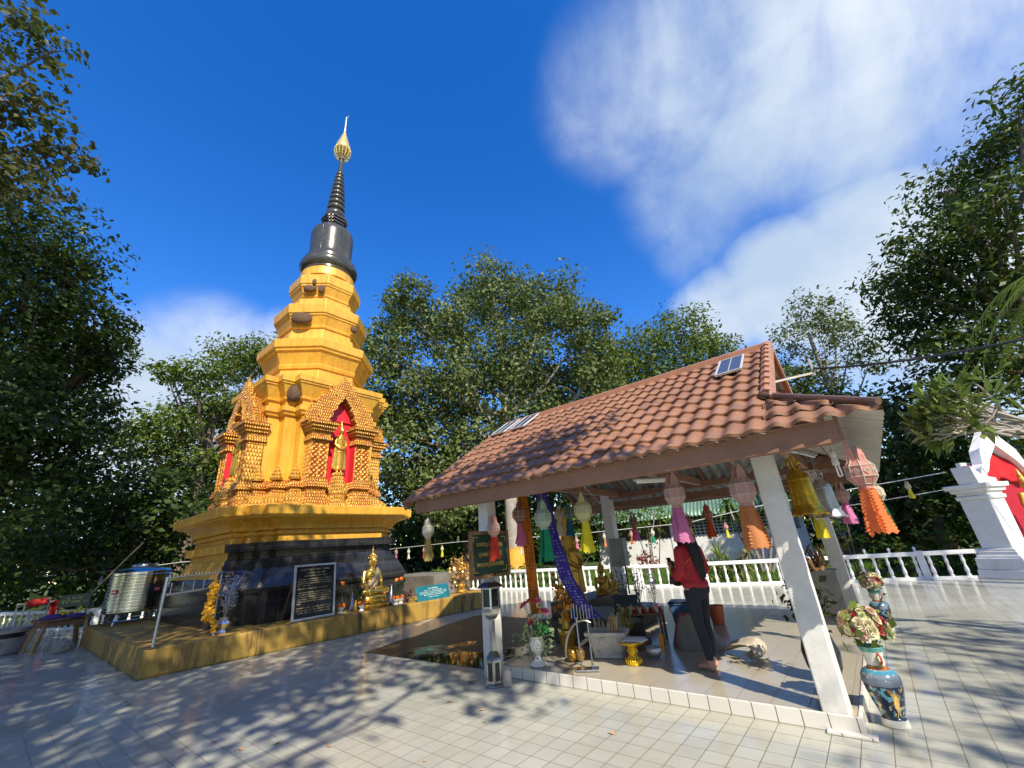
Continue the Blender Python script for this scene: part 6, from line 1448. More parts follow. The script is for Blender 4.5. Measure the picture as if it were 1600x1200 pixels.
for u in (0.52, 0.48): mb.tube([Vector(bag(u, v/14))+Vector((-0.008, 0, 0)) for v in range(15)], 0.010, 5)
mb.tube([Vector(bag(k/40, 0.99))+Vector((0, 0, .005)) for k in range(41)], 0.010, 5)
mb.build('red_trim', mat('dull_red_trim', (0.32, 0.045, 0.05), 0.7), t_)
t_ = thing('seat_cushion', 'curled beige floor cushion lying right of the bare feet of the woman', 'cushion', (-1.80, 6.72, PZ), R(-20))
CU = [(-0.30, 0.03), (-0.20, 0.075), (-0.08, 0.12), (0.05, 0.155), (0.15, 0.165), (0.22, 0.13), (0.235, 0.08), (0.20, 0.045), (0.14, 0.04), (0.09, 0.07)]
def cush(u, v, sg):
    f = u*(len(CU)-1); i = min(int(f), len(CU)-2); f -= i; f = f*f*(3-2*f)*0.35+f*0.65
    x = CU[i][0]*(1-f)+CU[i+1][0]*f; z = CU[i][1]*(1-f)+CU[i+1][1]*f
    dx, dz = CU[i+1][0]-CU[i][0], CU[i+1][1]-CU[i][1]; L = math.hypot(dx, dz)
    th = 0.022*max(0.0, 1-(2*v-1)**4)**0.5*max(0.0, 1-(2*u-1)**8)**0.5+0.001
    w_ = 0.34*(0.62+0.38*min(1, u*3.2)); z *= 0.9+0.25*v
    return (x-dz/L*th*sg+0.02*math.sin(v*5), (v-0.5)*w_+0.02*math.sin(u*7), max(0.003, z+dx/L*th*sg+0.012*math.sin(v*9+u*5)))
mb = MB(); mb.grid(lambda u, v: cush(u, v, 1), 45, 16); mb.grid(lambda u, v: cush(1-u, v, -1), 45, 16); mb.build('padding', mat('beige_fabric', (0.46, 0.40, 0.31), 0.9, 0, .12, 6, .4, 100), t_, smooth=180)

# ------------------------------------------------------------------ the woman in red
pr = R(64)
WM = thing('person', 'barefoot woman in red jacket and dark jeans holding a phone before the altar', 'person', (-2.02, 5.98, PZ), pr); WM.scale = (1.05, 1.05, 1.05)
M_SKIN = mat('skin', (0.50, 0.27, 0.19), 0.5, 0, 0.06, 8)
B = MB()
# feet (local +Y forward, x to her right)
for s, off in ((1, 0.06), (-1, -0.04)):
    B.caps((s*0.075, off-0.05, 0.035, 0.034), (s*0.08, off+0.02, 0.04, 0.036), (s*0.085, off+0.10, 0.028, 0.030), (s*0.09, off+0.145, 0.018, 0.017)); 
    for k in range(5): B.caps((s*(0.066+0.013*k), off+0.13-0.006*k*(k > 1), 0.016, 0.011), (s*(0.062+0.015*k), off+0.172-0.010*k, 0.012, 0.010-0.0008*k), n=6)
    B.caps((s*0.075, off-0.035, 0.05, 0.036), (s*0.075, off-0.02, 0.12, 0.034), (s*0.078, off*0.8-0.02, 0.28, 0.052), (s*0.08, off*0.55+0.01, 0.45, 0.052), (s*0.085, off*0.2, 0.80, 0.085))
B.caps((0, 0.0, 0.86, 0.13), (0, 0.0, 1.0, 0.11), (0, 0.0, 1.16, 0.12), (0, 0.0, 1.26, 0.10)); B.caps((-0.13, 0, 1.27, 0.055), (0.13, 0, 1.27, 0.055))
B.caps((0, 0.0, 1.28, 0.055), (0, 0.025, 1.37, 0.047))
B.ell((0, 0.05, 1.445), (0.073, 0.088, 0.108)); B.ell((0, 0.075, 1.40), (0.055, 0.06, 0.06)); B.caps((0, 0.132, 1.455, 0.012), (0, 0.148, 1.425, 0.013), n=6); B.ell((0, 0.128, 1.385), (0.026, 0.014, 0.008)); B.ell((0, 0.118, 1.36), (0.025, 0.02, 0.02))
for s in (-1, 1):
    B.ell((s*0.074, 0.045, 1.44), (0.012, 0.02, 0.032))
    B.caps((s*0.155, -0.005, 1.255, 0.05), (s*0.20, -0.02, 1.03, 0.040), (s*0.15, 0.11, 0.97, 0.034), (s*0.065, 0.255, 1.055, 0.026))
    # palm and curled fingers round the phone
    B.caps((s*0.062, 0.26, 1.06, 0.025), (s*0.050, 0.30, 1.085, 0.026), (s*0.046, 0.325, 1.10, 0.022))
    for k in range(4): B.caps((s*0.050, 0.318+0.004*k, 1.075+0.017*k, 0.0085), (s*0.036, 0.345+0.003*k, 1.082+0.017*k, 0.008), (s*(0.008+0.004*k), 0.347, 1.088+0.017*k, 0.007), n=6)
    B.caps((s*0.045, 0.295, 1.10, 0.010), (s*0.030, 0.305, 1.125, 0.0095), (s*0.014, 0.318, 1.14, 0.008), n=6)
B.build('body', M_SKIN, WM, remesh=0.0075, smo=3)
mb = MB()
for s in (-1, 1): mb.ell((s*0.03, 0.128, 1.452), (0.012, 0.006, 0.006), 8, 6)
mb.build('eye', M_BLACKPL, WM); mb = MB()
for s in (-1, 1): mb.caps((s*0.015, 0.134, 1.475, 0.004), (s*0.048, 0.118, 1.477, 0.003), n=5)
mb.build('eyebrow', M_BLACKPL, WM)
J = MB()
for s, off in ((1, 0.06), (-1, -0.04)):
    J.caps((s*0.075, off-0.025, 0.125, 0.043), (s*0.078, off*0.8-0.022, 0.28, 0.060), (s*0.08, off*0.55+0.008, 0.45, 0.062), (s*0.085, off*0.2, 0.78, 0.094))
J.caps((0, -0.005, 0.84, 0.135), (0, 0, 0.93, 0.128)); J.ell((0, -0.06, 0.83), (0.15, 0.09, 0.11)); J.build('jeans', mat('dark_denim', (0.016, 0.02, 0.032), 0.8, 0, .25, 12, .4, 150), WM, remesh=0.011, smo=3)
K = MB(); K.ell((0, -0.01, 0.88), (0.168, 0.155, 0.09)); K.caps((0, 0.0, 0.94, 0.140), (0, 0.0, 1.06, 0.132), (0, 0.0, 1.17, 0.138), (0, 0.0, 1.255, 0.115)); K.caps((-0.14, -0.005, 1.265, 0.066), (0.14, -0.005, 1.265, 0.066)); K.caps((0, 0, 1.28, 0.078), (0, 0.005, 1.315, 0.068))
for s in (-1, 1): K.caps((s*0.155, -0.005, 1.25, 0.066), (s*0.20, -0.02, 1.03, 0.062), (s*0.155, 0.105, 0.968, 0.056), (s*0.088, 0.22, 1.03, 0.042))
rs = random.Random(3)
for k in range(16): 
    a = rs.random()*6.28; z_ = rs.uniform(0.92, 1.2); K.caps((0.135*math.cos(a), 0.13*math.sin(a), z_, 0.016), (0.14*math.cos(a+.5), 0.132*math.sin(a+.5), z_-0.03, 0.013), n=6)
K.build('jacket', mat('red_jacket', (0.42, 0.022, 0.036), 0.75, 0, .18, 10, .35, 120), WM, remesh=0.011, smo=3)
H = MB(); H.ell((0, 0.03, 1.475), (0.088, 0.098, 0.098)); H.ell((0, -0.02, 1.44), (0.088, 0.075, 0.105))
rs = random.Random(8)
for k in range(34):
    x_ = rs.uniform(-.075, .075); l_ = rs.uniform(0.90, 1.10); H.caps((x_*0.9, -0.035-0.03*rs.random(), 1.43, 0.03), (x_*1.05, -0.098-0.02*rs.random(), 1.27, 0.021), (x_*0.9+rs.uniform(-.015, .015), -0.135-0.02*rs.random(), 1.12, 0.017), (x_*0.55+rs.uniform(-.02, .02), -0.15-0.02*rs.random(), l_, 0.006), n=6); H.caps((-0.075, 0.045, 1.46, 0.03), (-0.09, 0.03, 1.34, 0.024), n=8)
H.build('hair', mat('black_hair', (0.008, 0.006, 0.006), 0.55, 0, .3, 60, .6, 180), WM, remesh=0.0075, smo=1)
mw = Matrix.Translation((-2.02, 5.98, PZ)) @ Matrix.Rotation(pr, 4, 'Z') @ Matrix.Scale(1.05, 4)
t_ = thing('shoulder_bag', 'black pleated shoulder bag with gold chain hanging in front of the woman', 'bag', tuple(mw @ Vector((-0.06, 0.20, 0.93))), pr)
mb = MB(); mb.ell((0, 0, 0), (0.13, 0.05, 0.085), 18, 12); 
for k in range(7): x = -0.09+k*0.03; mb.caps((x, 0.035, 0.05, 0.016), (x*1.1, 0.045, -0.05, 0.014), n=6)
mb.build('pouch', mat('black_leather', (0.012, 0.012, 0.013), 0.35, 0, .2), t_, remesh=0.008, smo=2)
mb = MB(); P0 = [Vector((0.10, -0.02, 0.06)), Vector((0.17, -0.17, 0.24)), Vector((0.12, -0.34, 0.36)), Vector((-0.02, -0.34, 0.30)), Vector((-0.16, -0.24, 0.14)), Vector((-0.12, -0.02, 0.03))]
P0 = [Vector((-0.11, -0.02, 0.05)), Vector((-0.155, -0.16, 0.13)), Vector((-0.11, -0.33, 0.22)), Vector((0.02, -0.345, 0.31)), Vector((0.16, -0.30, 0.40))]
for a, b_ in zip(P0[:-1], P0[1:]):
    for i in range(9): p = a.lerp(b_, i/9); mb.ell(p, (0.009, 0.009, 0.006), 6, 4)
mb.build('chain', M_GOLDMETAL, t_)
t_ = thing('phone', 'phone in a dark case held up in both hands of the woman', 'phone', tuple(mw @ Vector((0, 0.338, 1.115))), pr); t_.rotation_euler = (R(-25), 0, pr)
mb = MB(); mb.box((0, 0, 0), (0.074, 0.009, 0.15)); mb.build('case', M_BLACKPL, t_, bevel=0.004); mb = MB(); mb.box((0, -0.006, 0), (0.066, 0.002, 0.138)); mb.build('screen', mat('dark_glass_screen', (0.02, 0.02, 0.025), 0.08), t_)

# ------------------------------------------------------------------ balustrades
def baluster_mesh(h=0.60):
    mb = MB(); k = h/0.6
    mb.lathe([(0.05, 0), (0.05, 0.05), (0.03, 0.07), (0.042, 0.11), (0.05, 0.16), (0.045, 0.22), (0.03, 0.29), (0.026, 0.34), (0.038, 0.38), (0.045, 0.43), (0.035, 0.49), (0.028, 0.52), (0.045, 0.55), (0.045, 0.60)], 10)
    mb.v = [(x, y, z*k) for x, y, z in mb.v]; return mb.mesh('baluster', M_WHITE, 50)
BAL = baluster_mesh()
def balustrade(label, pts, h, step, posts, group=None):
    t = thing('balustrade', label, 'balustrade', (pts[0][0], pts[0][1], 0), 0, 'white turned balustrades around the plaza'); o0 = Vector((pts[0][0], pts[0][1], 0))
    P = [Vector((x, y, 0)) for x, y in pts]
    for a, b_ in zip(P[:-1], P[1:]):
        d = b_-a; L = d.length; n = max(1, int(L/step)); ang = math.atan2(d.y, d.x)
        mb = MB(); mb.bar(a-o0+Vector((0, 0, h-0.055)), b_-o0+Vector((0, 0, h-0.055)), 0.13, 0.11); mb.build('top_rail', M_WHITE, t, bevel=0.012)
        mb = MB(); mb.bar(a-o0+Vector((0, 0, 0.03)), b_-o0+Vector((0, 0, 0.03)), 0.14, 0.08); mb.build('bottom_rail', M_WHITE, t, bevel=0.01)
        for i in range(n):
            f = (i+0.5)/n; c = a.lerp(b_, f)-o0; o = bpy.data.objects.new('baluster', BAL); C.objects.link(o); o.parent = t; o.location = (c.x, c.y, 0.06); o.scale = (1, 1, (h-0.16)/0.6)
    for (x, y) in posts:
        mb = MB(); mb.box((x-o0.x, y-o0.y, h/2+0.01), (0.17, 0.15, h+0.02)); mb.build('post', M_WHITE, t, bevel=0.01)
    return t
seg = [(-19.2, 14.0), (-15.6, 14.40), (-11.2, 14.46), (-7.1, 15.25)]
balustrade('long white balustrade behind the pavilion, left run ending behind the altar', seg, 0.76, 0.27, [(-15.6, 14.40), (-13.4, 14.43), (-11.2, 14.46), (-9.15, 14.86), (-7.1, 15.25)])
seg2 = [(-7.1, 15.25), (-2.62, 16.16), (0.66, 16.92), (2.0, 17.24)]
t_ = balustrade('white balustrade right run from behind the woman to the white shrine', seg2, 0.72, 0.29, [(-2.62, 16.16), (0.66, 16.92), (-4.9, 15.70)])
for i in range(5):
    f = 0.30+i*0.17; a, b_ = Vector((-2.62, 16.16, 0)), Vector((0.66, 16.92, 0)); c = a.lerp(b_, min(f, 1.0)); mb = MB(); mb.lathe([(0.03, 0), (0.035, 0.02), (0.02, 0.04), (0.04, 0.08), (0.03, 0.11), (0.008, 0.14)], 10); o = mb.build('finial', M_WHITE, t_, smooth=40, loc=(c.x+7.1, c.y-15.25, 0.72))
balustrade('white balustrade on the far left behind the table and the water tank', [(-30.0, 0.2), (-22.4, 3.05), (-20.6, 7.5), (-19.2, 14.0)], 0.66, 0.36, [(-26.2, 1.6), (-22.4, 3.05), (-20.6, 7.5)])

# ------------------------------------------------------------------ left corner: table, signs, pots
t_ = thing('wooden_table', 'old wooden table with slanted legs left of the ledge', 'table', (-17.6, 1.72, 0), R(10))
mb = MB(); mb.box((0, 0, 0.72), (0.8, 1.05, 0.05)); mb.build('table_top', M_WOOD, t_, bevel=0.008)
for sx in (-1, 1):
    for sy in (-1, 1): mb = MB(); mb.bar((sx*0.30, sy*0.38, 0.70), (sx*0.36, sy*0.50, 0.0), 0.08); mb.build('leg', mat('pale_worn_wood', (0.30, 0.19, 0.09), 0.7, 0, .3, 8), t_)
mb = MB(); mb.box((0, 0, 0.62), (0.68, 0.9, 0.12)); mb.build('apron', M_WOOD, t_)
t_ = thing('donation_sign', 'small dark green sign with yellow lettering on the wooden table', 'sign', (-17.55, 1.85, 0.745), R(-20))
mb = MB(); mb.box((0, 0, 0.40), (0.02, 0.62, 0.30)); mb.build('panel', mat('dark_green_board', (0.010, 0.045, 0.030), 0.4), t_)
mb = MB(); rs = random.Random(4)
for z_, w_, h_ in ((0.46, 0.3, 0.05), (0.37, 0.5, 0.06)):
    tmp = MB(); scriptstrokes(tmp, w_, h_, rs); mb.M = Matrix.Translation((0.012, 0, z_)) @ Matrix.Rotation(R(90), 4, 'Z') @ Matrix.Rotation(R(90), 4, 'X'); mb.add(tmp.v, tmp.f); mb.M = None
mb.build('writing', mat('dull_yellow_letter', (0.45, 0.38, 0.08), 0.5), t_)
mb = MB()
for s in (-1, 1): mb.box((-0.02, s*0.28, 0.27), (0.02, 0.03, 0.54))
mb.build('post', M_WOOD, t_)
t_ = thing('purple_cloth', 'purple cloth bundle with yellow flowers on the wooden table', 'cloth', (-17.35, 1.7, 0.745)); mb = MB(); mb.ell((0, -0.2, 0.03), (0.16, 0.26, 0.09), 14, 8); mb.ell((0.05, 0.22, 0.02), (0.14, 0.2, 0.07), 14, 8); mb.build('cloth_fold', mat('purple_cloth', (0.06, 0.03, 0.16), 0.85, 0, .2, 9), t_, smooth=80); mb = MB(); rs = random.Random(2)
for k in range(24): mb.ell((rs.gauss(0, .05), rs.gauss(0.05, .14), 0.10+rs.uniform(0, .06)), 0.03, 6, 4)
mb.build('yellow_flowers', mat('bright_yellow_flower', (0.65, 0.50, 0.03), 0.7), t_)
mb = MB(); mb.tube([(-17.9, 1.85, 0.74), (-17.6, 2.55, 1.9), (-17.4, 3.0, 2.6)], 0.022, 6); tag(mb.build('bamboo_pole', mat('pale_bamboo', (0.30, 0.22, 0.12), 0.6), smooth=60), 'pale slanting bamboo pole leaning behind the wooden table', 'pole')
mb = MB(); mb.tube([(-16.9, 3.9, 0.45), (-16.75, 4.4, 3.4)], 0.02, 6); tag(mb.build('thin_pole', mat('grey_pole', (0.22, 0.21, 0.2), 0.6), smooth=60), 'thin grey pole rising behind the steel water tank', 'pole')
t_ = thing('concrete_planter', 'big round concrete planter with soil at the far left edge', 'planter', (-18.35, 0.62, 0)); mb = MB(); mb.lathe([(0.0, 0), (0.50, 0), (0.56, 0.05), (0.62, 0.40), (0.60, 0.41), (0.60, 0.50), (0.66, 0.51), (0.68, 0.60), (0.60, 0.60), (0.58, 0.52), (0.0, 0.52)], 36, caps=False); mb.build('pot', mat('weathered_concrete', (0.34, 0.33, 0.29), 0.85, 0, .2, 3, .4, 25, dirt=.7), t_, smooth=35); mb = MB(); mb.lathe([(0.635, 0.40), (0.64, 0.50), (0.60, 0.50)], 36, caps=False); mb.build('dark_band', M_BLACKPL, t_, smooth=35); mb = MB(); mb.ell((0, 0, 0.50), (0.58, 0.58, 0.07), 24, 8); mb.build('soil', mat('dry_leaf_soil', (0.16, 0.10, 0.05), 0.95, 0, .5, 12, .8, 30), t_, smooth=80)
t_ = thing('red_draped_stand', 'pale stand draped with red cloth at the far left edge', 'stand', (-20.6, 1.35, 0), R(20))
mb = MB()
for sx in (-1, 1):
    for sy in (-1, 1): mb.tube([(sx*0.2, sy*0.36, 0), (sx*0.2, sy*0.36, 1.12)], 0.022, 6)
for z_ in (0.5, 1.1): mb.box((0, 0, z_), (0.44, 0.76, 0.03))
mb.build('frame', mat('pale_pipe', (0.62, 0.6, 0.55), 0.5), t_); mb = MB()
for k in range(4): mb.box((0.225, 0.34-0.02*k, 0.85-0.02*k), (0.02, 0.10, 0.55), rx=0.05*k)
mb.ell((0.18, -0.15, 1.10), (0.10, 0.22, 0.12), 14, 8); mb.ell((0.2, 0.05, 1.12), (0.08, 0.12, 0.1)); mb.build('red_cloth', mat('red_cloth', (0.42, 0.02, 0.02), 0.85, 0, .2, 8), t_, smooth=70)
mb = MB(); mb.lathe([(0.05, 0), (0.07, 0.05), (0.06, 0.16), (0.03, 0.22), (0.03, 0.3)], 12); tag(mb.build('pale_bottle', mat('straw_glass', (0.5, 0.42, 0.25), 0.3), smooth=40, loc=(-20.6, 1.35, 0.515)), 'pale bottle standing inside the red draped stand', 'bottle')
mb = MB(); rs = random.Random(3); mb.ell((0, 0, 0.12), (0.16, 0.20, 0.17), 10, 7); mb.v = [(x*(1+rs.uniform(-.18, .18)), y*(1+rs.uniform(-.18, .18)), max(0, z*(1+rs.uniform(-.12, .12)))) for x, y, z in mb.v]; tag(mb.build('stone', mat('grey_field_stone', (0.26, 0.24, 0.20), 0.85, 0, .25, 6, .6, 25), loc=(-16.55, 1.75, 0)), 'rough grey stone against the left end of the ledge', 'stone')
mb = MB(); mb.add([(-0.06, -0.02, 0.006), (-0.01, -0.045, 0.022), (0.06, -0.01, 0.012), (0.02, 0.04, 0.03), (-0.03, 0.03, 0.012)], [(0, 1, 2, 3, 4)]); tag(mb.build('fallen_leaf', mat('dry_tan_leaf', (0.42, 0.25, 0.13), 0.8), loc=(-4.78, 4.62, 0), solid=0.002), 'curled dry tan leaf on the tiles left of the lamp post', 'leaf')
for i, (x, y, lb) in enumerate([(-2.35, 1.55, 'small brown dry leaf on the shaded tiles in the middle foreground'), (-4.62, 2.55, 'pink brown dry leaf on the tiles in front of the lamp post'), (-5.9, 3.9, 'tiny pale dry leaf on the tiles between puddle and ledge'), (-7.3, 1.1, 'tiny dry leaf on the tiles at the lower left')]):
    mb = MB(); mb.add([(-0.035, -0.01, 0.004), (0, -0.025, 0.012), (0.04, 0, 0.006), (0.0, 0.022, 0.014)], [(0, 1, 2, 3)]); tag(mb.build('fallen_leaf', mat('dry_tan_leaf', (0.42, 0.25, 0.13), 0.8), loc=(x, y, 0), solid=0.002), lb, 'leaf')
rs = random.Random(31); lm_ = MB(); lm_.add([(-0.035, -0.01, 0.004), (0, -0.022, 0.014), (0.04, 0, 0.006), (0.0, 0.02, 0.016)], [(0, 1, 2, 3)]); lme = lm_.mesh('fallen_leaf', mat('dry_tan_leaf', (0.42, 0.25, 0.13), 0.8))
for i in range(22):
    x, y = rs.uniform(-9, 1.2), rs.uniform(1.4, 4.6); o = bpy.data.objects.new('fallen_leaf', lme); C.objects.link(o); o.location = (x, y, 0.001); o.rotation_euler = (rs.uniform(-.2, .2), rs.uniform(-.2, .2), rs.random()*6.3); q = rs.uniform(.6, 1.2); o.scale = (q, q, q); tag(o, 'one of the small dry leaves scattered over the open plaza tiles', 'leaf', 'small dry leaves scattered on the plaza')
# garden light in the mud beside the platform
t_ = thing('garden_light', 'small white garden lantern on a stake in the mud beside the platform', 'garden light', (-5.05, 6.4, 0)); mb = MB(); mb.tube([(0, 0, 0), (0, 0, 0.22)], 0.01, 6); mb.build('stake', M_BLACKPL, t_); mb = MB(); mb.lathe([(0.02, 0.2), (0.045, 0.24), (0.05, 0.33), (0.02, 0.35)], 10); mb.build('glass_shade', mat('frosted_glass', (0.85, 0.85, 0.82), 0.3), t_); mb = MB(); mb.lathe([(0.065, 0.34), (0.06, 0.36), (0.01, 0.40)], 10); mb.build('cap', M_CHROME, t_)
t_ = thing('green_cup', 'tiny mint green plastic cup standing in the puddle', 'cup', (-6.02, 6.30, 0.004)); mb = MB(); mb.lathe([(0.02, 0), (0.028, 0.075), (0.025, 0.075), (0.018, 0.01)], 12, caps=False); mb.build('cup_wall', mat('mint_plastic', (0.22, 0.60, 0.50), 0.4), t_, smooth=40)

# ------------------------------------------------------------------ white shrine on the right
SH = thing('white_shrine', 'white pillared shrine with red interior at the far right', 'shrine', (3.25, 18.5, 0), R(56))
# local: front faces local -Y, width along X
def sbox(nm, parts, m, **kw):
    mb = MB()
    for c, d in parts: mb.box(c, d)
    return mb.build(nm, m, SH, **kw)
# local axis: x along the front from left pillar
for s in (-1, 1):
    x = s*1.55
    mb = MB()
    for z0, z1, w_ in [(0, 0.22, 1.05), (0.22, 0.50, 0.98), (0.50, 0.56, 0.90), (0.56, 0.66, 0.80), (0.66, 0.72, 0.74), (0.72, 1.95, 0.62), (1.95, 2.05, 0.72), (2.05, 2.14, 0.66), (2.14, 2.24, 0.80), (2.24, 2.36, 0.94)]: mb.box((x, 0, (z0+z1)/2), (w_, w_, z1-z0), taper=0.97 if z1 < 1 else 1.04)
    mb.build('shrine_pillar', M_WHITE, SH, bevel=0.02)
    mb = MB(); mb.M = Matrix.Translation((x+s*0.05, -0.25, 2.36)) @ Matrix.Rotation(R(90), 4, 'X'); mb.prism([(-0.40*s, 0.0), (-0.40*s, 0.12), (-0.10*s, 0.16), (0.10*s, 0.20), (0.46*s, 0.46), (0.44*s, 0.22), (0.40*s, 0.0)][::-s], -0.35, 0.08); mb.build('horn_ornament', M_WHITE, SH)
mb = MB(); mb.M = Matrix.Rotation(R(90), 4, 'X')
arch_o = [(-1.35, 2.36), (-1.2, 2.75), (-1.0, 2.9), (-0.85, 3.3), (0, 4.0), (0.85, 3.3), (1.0, 2.9), (1.2, 2.75), (1.35, 2.36)]; arch_i = [(-1.12, 2.36), (-1.0, 2.62), (-0.85, 2.72), (-0.6, 3.0), (0, 3.45), (0.6, 3.0), (0.85, 2.72), (1.0, 2.62), (1.12, 2.36)]
n = len(arch_o); vs = [(x, z, w_) for w_ in (-0.12, 0.12) for x, z in arch_o+arch_i]; fs = []
for i in range(n-1): fs += [(i, i+1, n+i+1, n+i), (2*n+i, 3*n+i, 3*n+i+1, 2*n+i+1), (i, 2*n+i, 2*n+i+1, i+1), (n+i, n+i+1, 3*n+i+1, 3*n+i)]
mb.add(vs, fs); mb.build('arched_pediment', M_WHITE, SH)
sbox('red_wall', [((0, 0.20, 1.6), (2.4, 0.1, 2.6)), ((-1.225, -0.05, 1.55), (0.05, 0.5, 1.7)), ((1.225, -0.05, 1.55), (0.05, 0.5, 1.7))], mat('deep_red_wall', (0.36, 0.008, 0.025), 0.6, 0, .1))
sbox('side_wall', [((0, 0.30, 1.5), (2.5, 0.1, 3.0))], M_WHITE)
sbox('threshold', [((0, -0.05, 0.14), (2.1, 1.1, 0.28)), ((0, -0.15, 0.36), (1.9, 0.8, 0.18))], M_WHITE, bevel=0.02)
t_ = thing('red_drape', 'bright red cloth draped across the arch of the white shrine', 'drape', (3.25, 18.5, 0), R(56)); mb = MB()
def drp(u, v): x = (u-0.5)*2.5; x *= 0.86; return (x, 0.06-0.04*math.sin(u*9)-0.05*v*math.sin(u*25), 3.3-0.6*abs(u-0.5)*2*0.9-(0.35+0.45*math.sin(PI*u))*v)
mb.grid(drp, 40, 10); mb.tube([(-1.05, -0.1, 2.55), (-1.0, -0.16, 2.3), (-1.0, -0.12, 1.95)], [0.10, 0.13, 0.03], 10); mb.build('cloth', mat('bright_red_cloth', (0.50, 0.006, 0.012), 0.8, 0, .15, 6, .2, 60), t_, smooth=80, solid=0.02)
shm = Matrix.Translation((3.25, 18.5, 0)) @ Matrix.Rotation(R(56), 4, 'Z')
standing_buddha('buddha_statue', 'golden standing buddha inside the red white-pillared shrine', tuple(shm @ Vector((-0.30, -0.42, 0.62))), R(-34-25), 2.05, mat('soft_gold', (0.60, 0.36, 0.06), 0.4, 0.5, .15, 5), pedestal=False)

# ------------------------------------------------------------------ house and gate pillar behind
HS = thing('house', 'low house with green corrugated roof and breeze block wall behind the woman', 'house', (-8.2, 25.6, 0), R(12))
M_HW = mat('white_house_wall', (0.72, 0.70, 0.66), 0.7, 0, .06, 1, dirt=.2)
mb = MB(); mb.box((0, 0, 0.75), (11, 0.2, 1.5)); mb.box((0, 3.2, 1.4), (11, 0.2, 2.8)); mb.box((-5.4, 1.6, 1.4), (0.2, 3.2, 2.8)); mb.box((5.4, 1.6, 1.4), (0.2, 3.2, 2.8)); mb.build('wall', M_HW, HS)
mb = MB(); mb.box((-2.9, 0.05, 2.1), (3.6, 0.12, 1.2)); mb.build('timber_wall', mat('brown_timber_wall', (0.11, 0.05, 0.028), 0.7, 0, .2), HS)
def breeze():
    m, t, b = newmat('breeze_block_screen'); co = nd(t, 'ShaderNodeTexCoord'); sp = nd(t, 'ShaderNodeSeparateXYZ', Vector=co.outputs['Object']); cb = nd(t, 'ShaderNodeCombineXYZ', X=sp.outputs[0], Y=sp.outputs[2])
    br = nd(t, 'ShaderNodeTexBrick', Vector=cb.outputs[0], Color1=(0.035, 0.03, 0.025, 1), Color2=(0.05, 0.045, 0.035, 1), Mortar=(0.55, 0.50, 0.40, 1), Scale=1.0); br.offset = 0; br.inputs['Mortar Size'].default_value = 0.03; br.inputs['Brick Width'].default_value = 0.24; br.inputs['Row Height'].default_value = 0.17
    t.links.new(br.outputs['Color'], b.inputs['Base Color']); b.inputs['Roughness'].default_value = 0.8; bump(t, b, br.outputs['Fac'], 1.0, 0.05); return m
mb = MB(); mb.box((1.6, 0.0, 2.1), (5.3, 0.16, 1.2)); mb.build('breeze_block_screen', breeze(), HS)
for x in (-1.05, 1.2, 3.0): mb = MB(); mb.box((x, -0.05, 1.4), (0.16, 0.2, 2.8)); mb.build('pilaster', M_HW, HS)
def grf(u, v): x = -6+12*u; return (x, -0.9+3.0*v, 2.55+1.5*v+0.035*math.sin(x*2*PI/0.2))
mb = MB(); mb.grid(grf, 480, 3); mb.build('roof', mat('green_corrugated_roof', (0.14, 0.24, 0.17), 0.45, 0.2, .2, 1.2, dirt=.5), HS, smooth=80, solid=0.02)
mb = MB(); mb.box((0, 0.05, 2.68), (11.2, 0.1, 0.10)); mb.build('eave_beam', M_WOOD, HS)
t_ = thing('gate_pillar', 'grey concrete pillar with brown pyramid cap behind the rear balustrade', 'pillar', (-10.9, 16.4, 0), R(20))
mb = MB(); mb.box((0, 0, 0.9), (0.62, 0.62, 1.8), taper=0.96); mb.build('shaft', mat('grey_concrete', (0.24, 0.235, 0.22), 0.85, 0, .2, 2, .3, 20, dirt=.4), t_, bevel=0.02); mb = MB(); mb.rings([rr_(0.42, 0.42, 1.8), rr_(0.42, 0.42, 1.86), rr_(0.18, 0.18, 2.12), rr_(0.14, 0.14, 2.18)]); mb.build('cap', M_BROWNWOOD, t_)
t_ = thing('brick_hut', 'tiny pale hut with orange base far behind the right balustrade', 'hut', (0.4, 27.5, 0), R(-10)); mb = MB(); mb.box((0, 0, 0.5), (4.0, 2.0, 1.0)); mb.build('orange_base', mat('orange_wall', (0.28, 0.12, 0.05), 0.8, 0, .2), t_); mb = MB(); mb.box((0, 0.2, 1.8), (3.8, 1.6, 1.6)); mb.build('wall', mat('dim_pale_wall', (0.30, 0.30, 0.29), 0.8, 0, .2), t_); mb = MB(); mb.box((-1.0, -0.62, 1.8), (0.8, 0.06, 0.8)); mb.box((0.8, -0.62, 1.8), (0.8, 0.06, 0.8)); mb.build('window', M_BLACKPL, t_); mb = MB(); mb.box((0, 0.2, 2.7), (4.6, 2.6, 0.15)); mb.build('roof', M_WOOD, t_)
# ------------------------------------------------------------------ trees
M_BARK = mat('grey_brown_bark', (0.14, 0.105, 0.075), 0.9, 0, 0.3, 5, 0.8, 22)
M_BARKP = mat('pale_bark', (0.26, 0.23, 0.19), 0.85, 0, 0.25, 5, 0.6, 22)
LF_BODHI = leafmat('heart_leaf', (0.068, 0.100, 0.022), (0.120, 0.158, 0.044), (0.22, 0.25, 0.105), 0.5, 0.25, 0.2)
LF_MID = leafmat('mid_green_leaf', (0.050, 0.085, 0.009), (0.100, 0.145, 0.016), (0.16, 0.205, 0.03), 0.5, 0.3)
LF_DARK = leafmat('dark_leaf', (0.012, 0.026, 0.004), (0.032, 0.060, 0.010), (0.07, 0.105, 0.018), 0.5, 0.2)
LF_RIGHT = leafmat('dark_glossy_leaf', (0.014, 0.030, 0.005), (0.042, 0.076, 0.011), (0.12, 0.155, 0.022), 0.48, 0.25, 0.25)
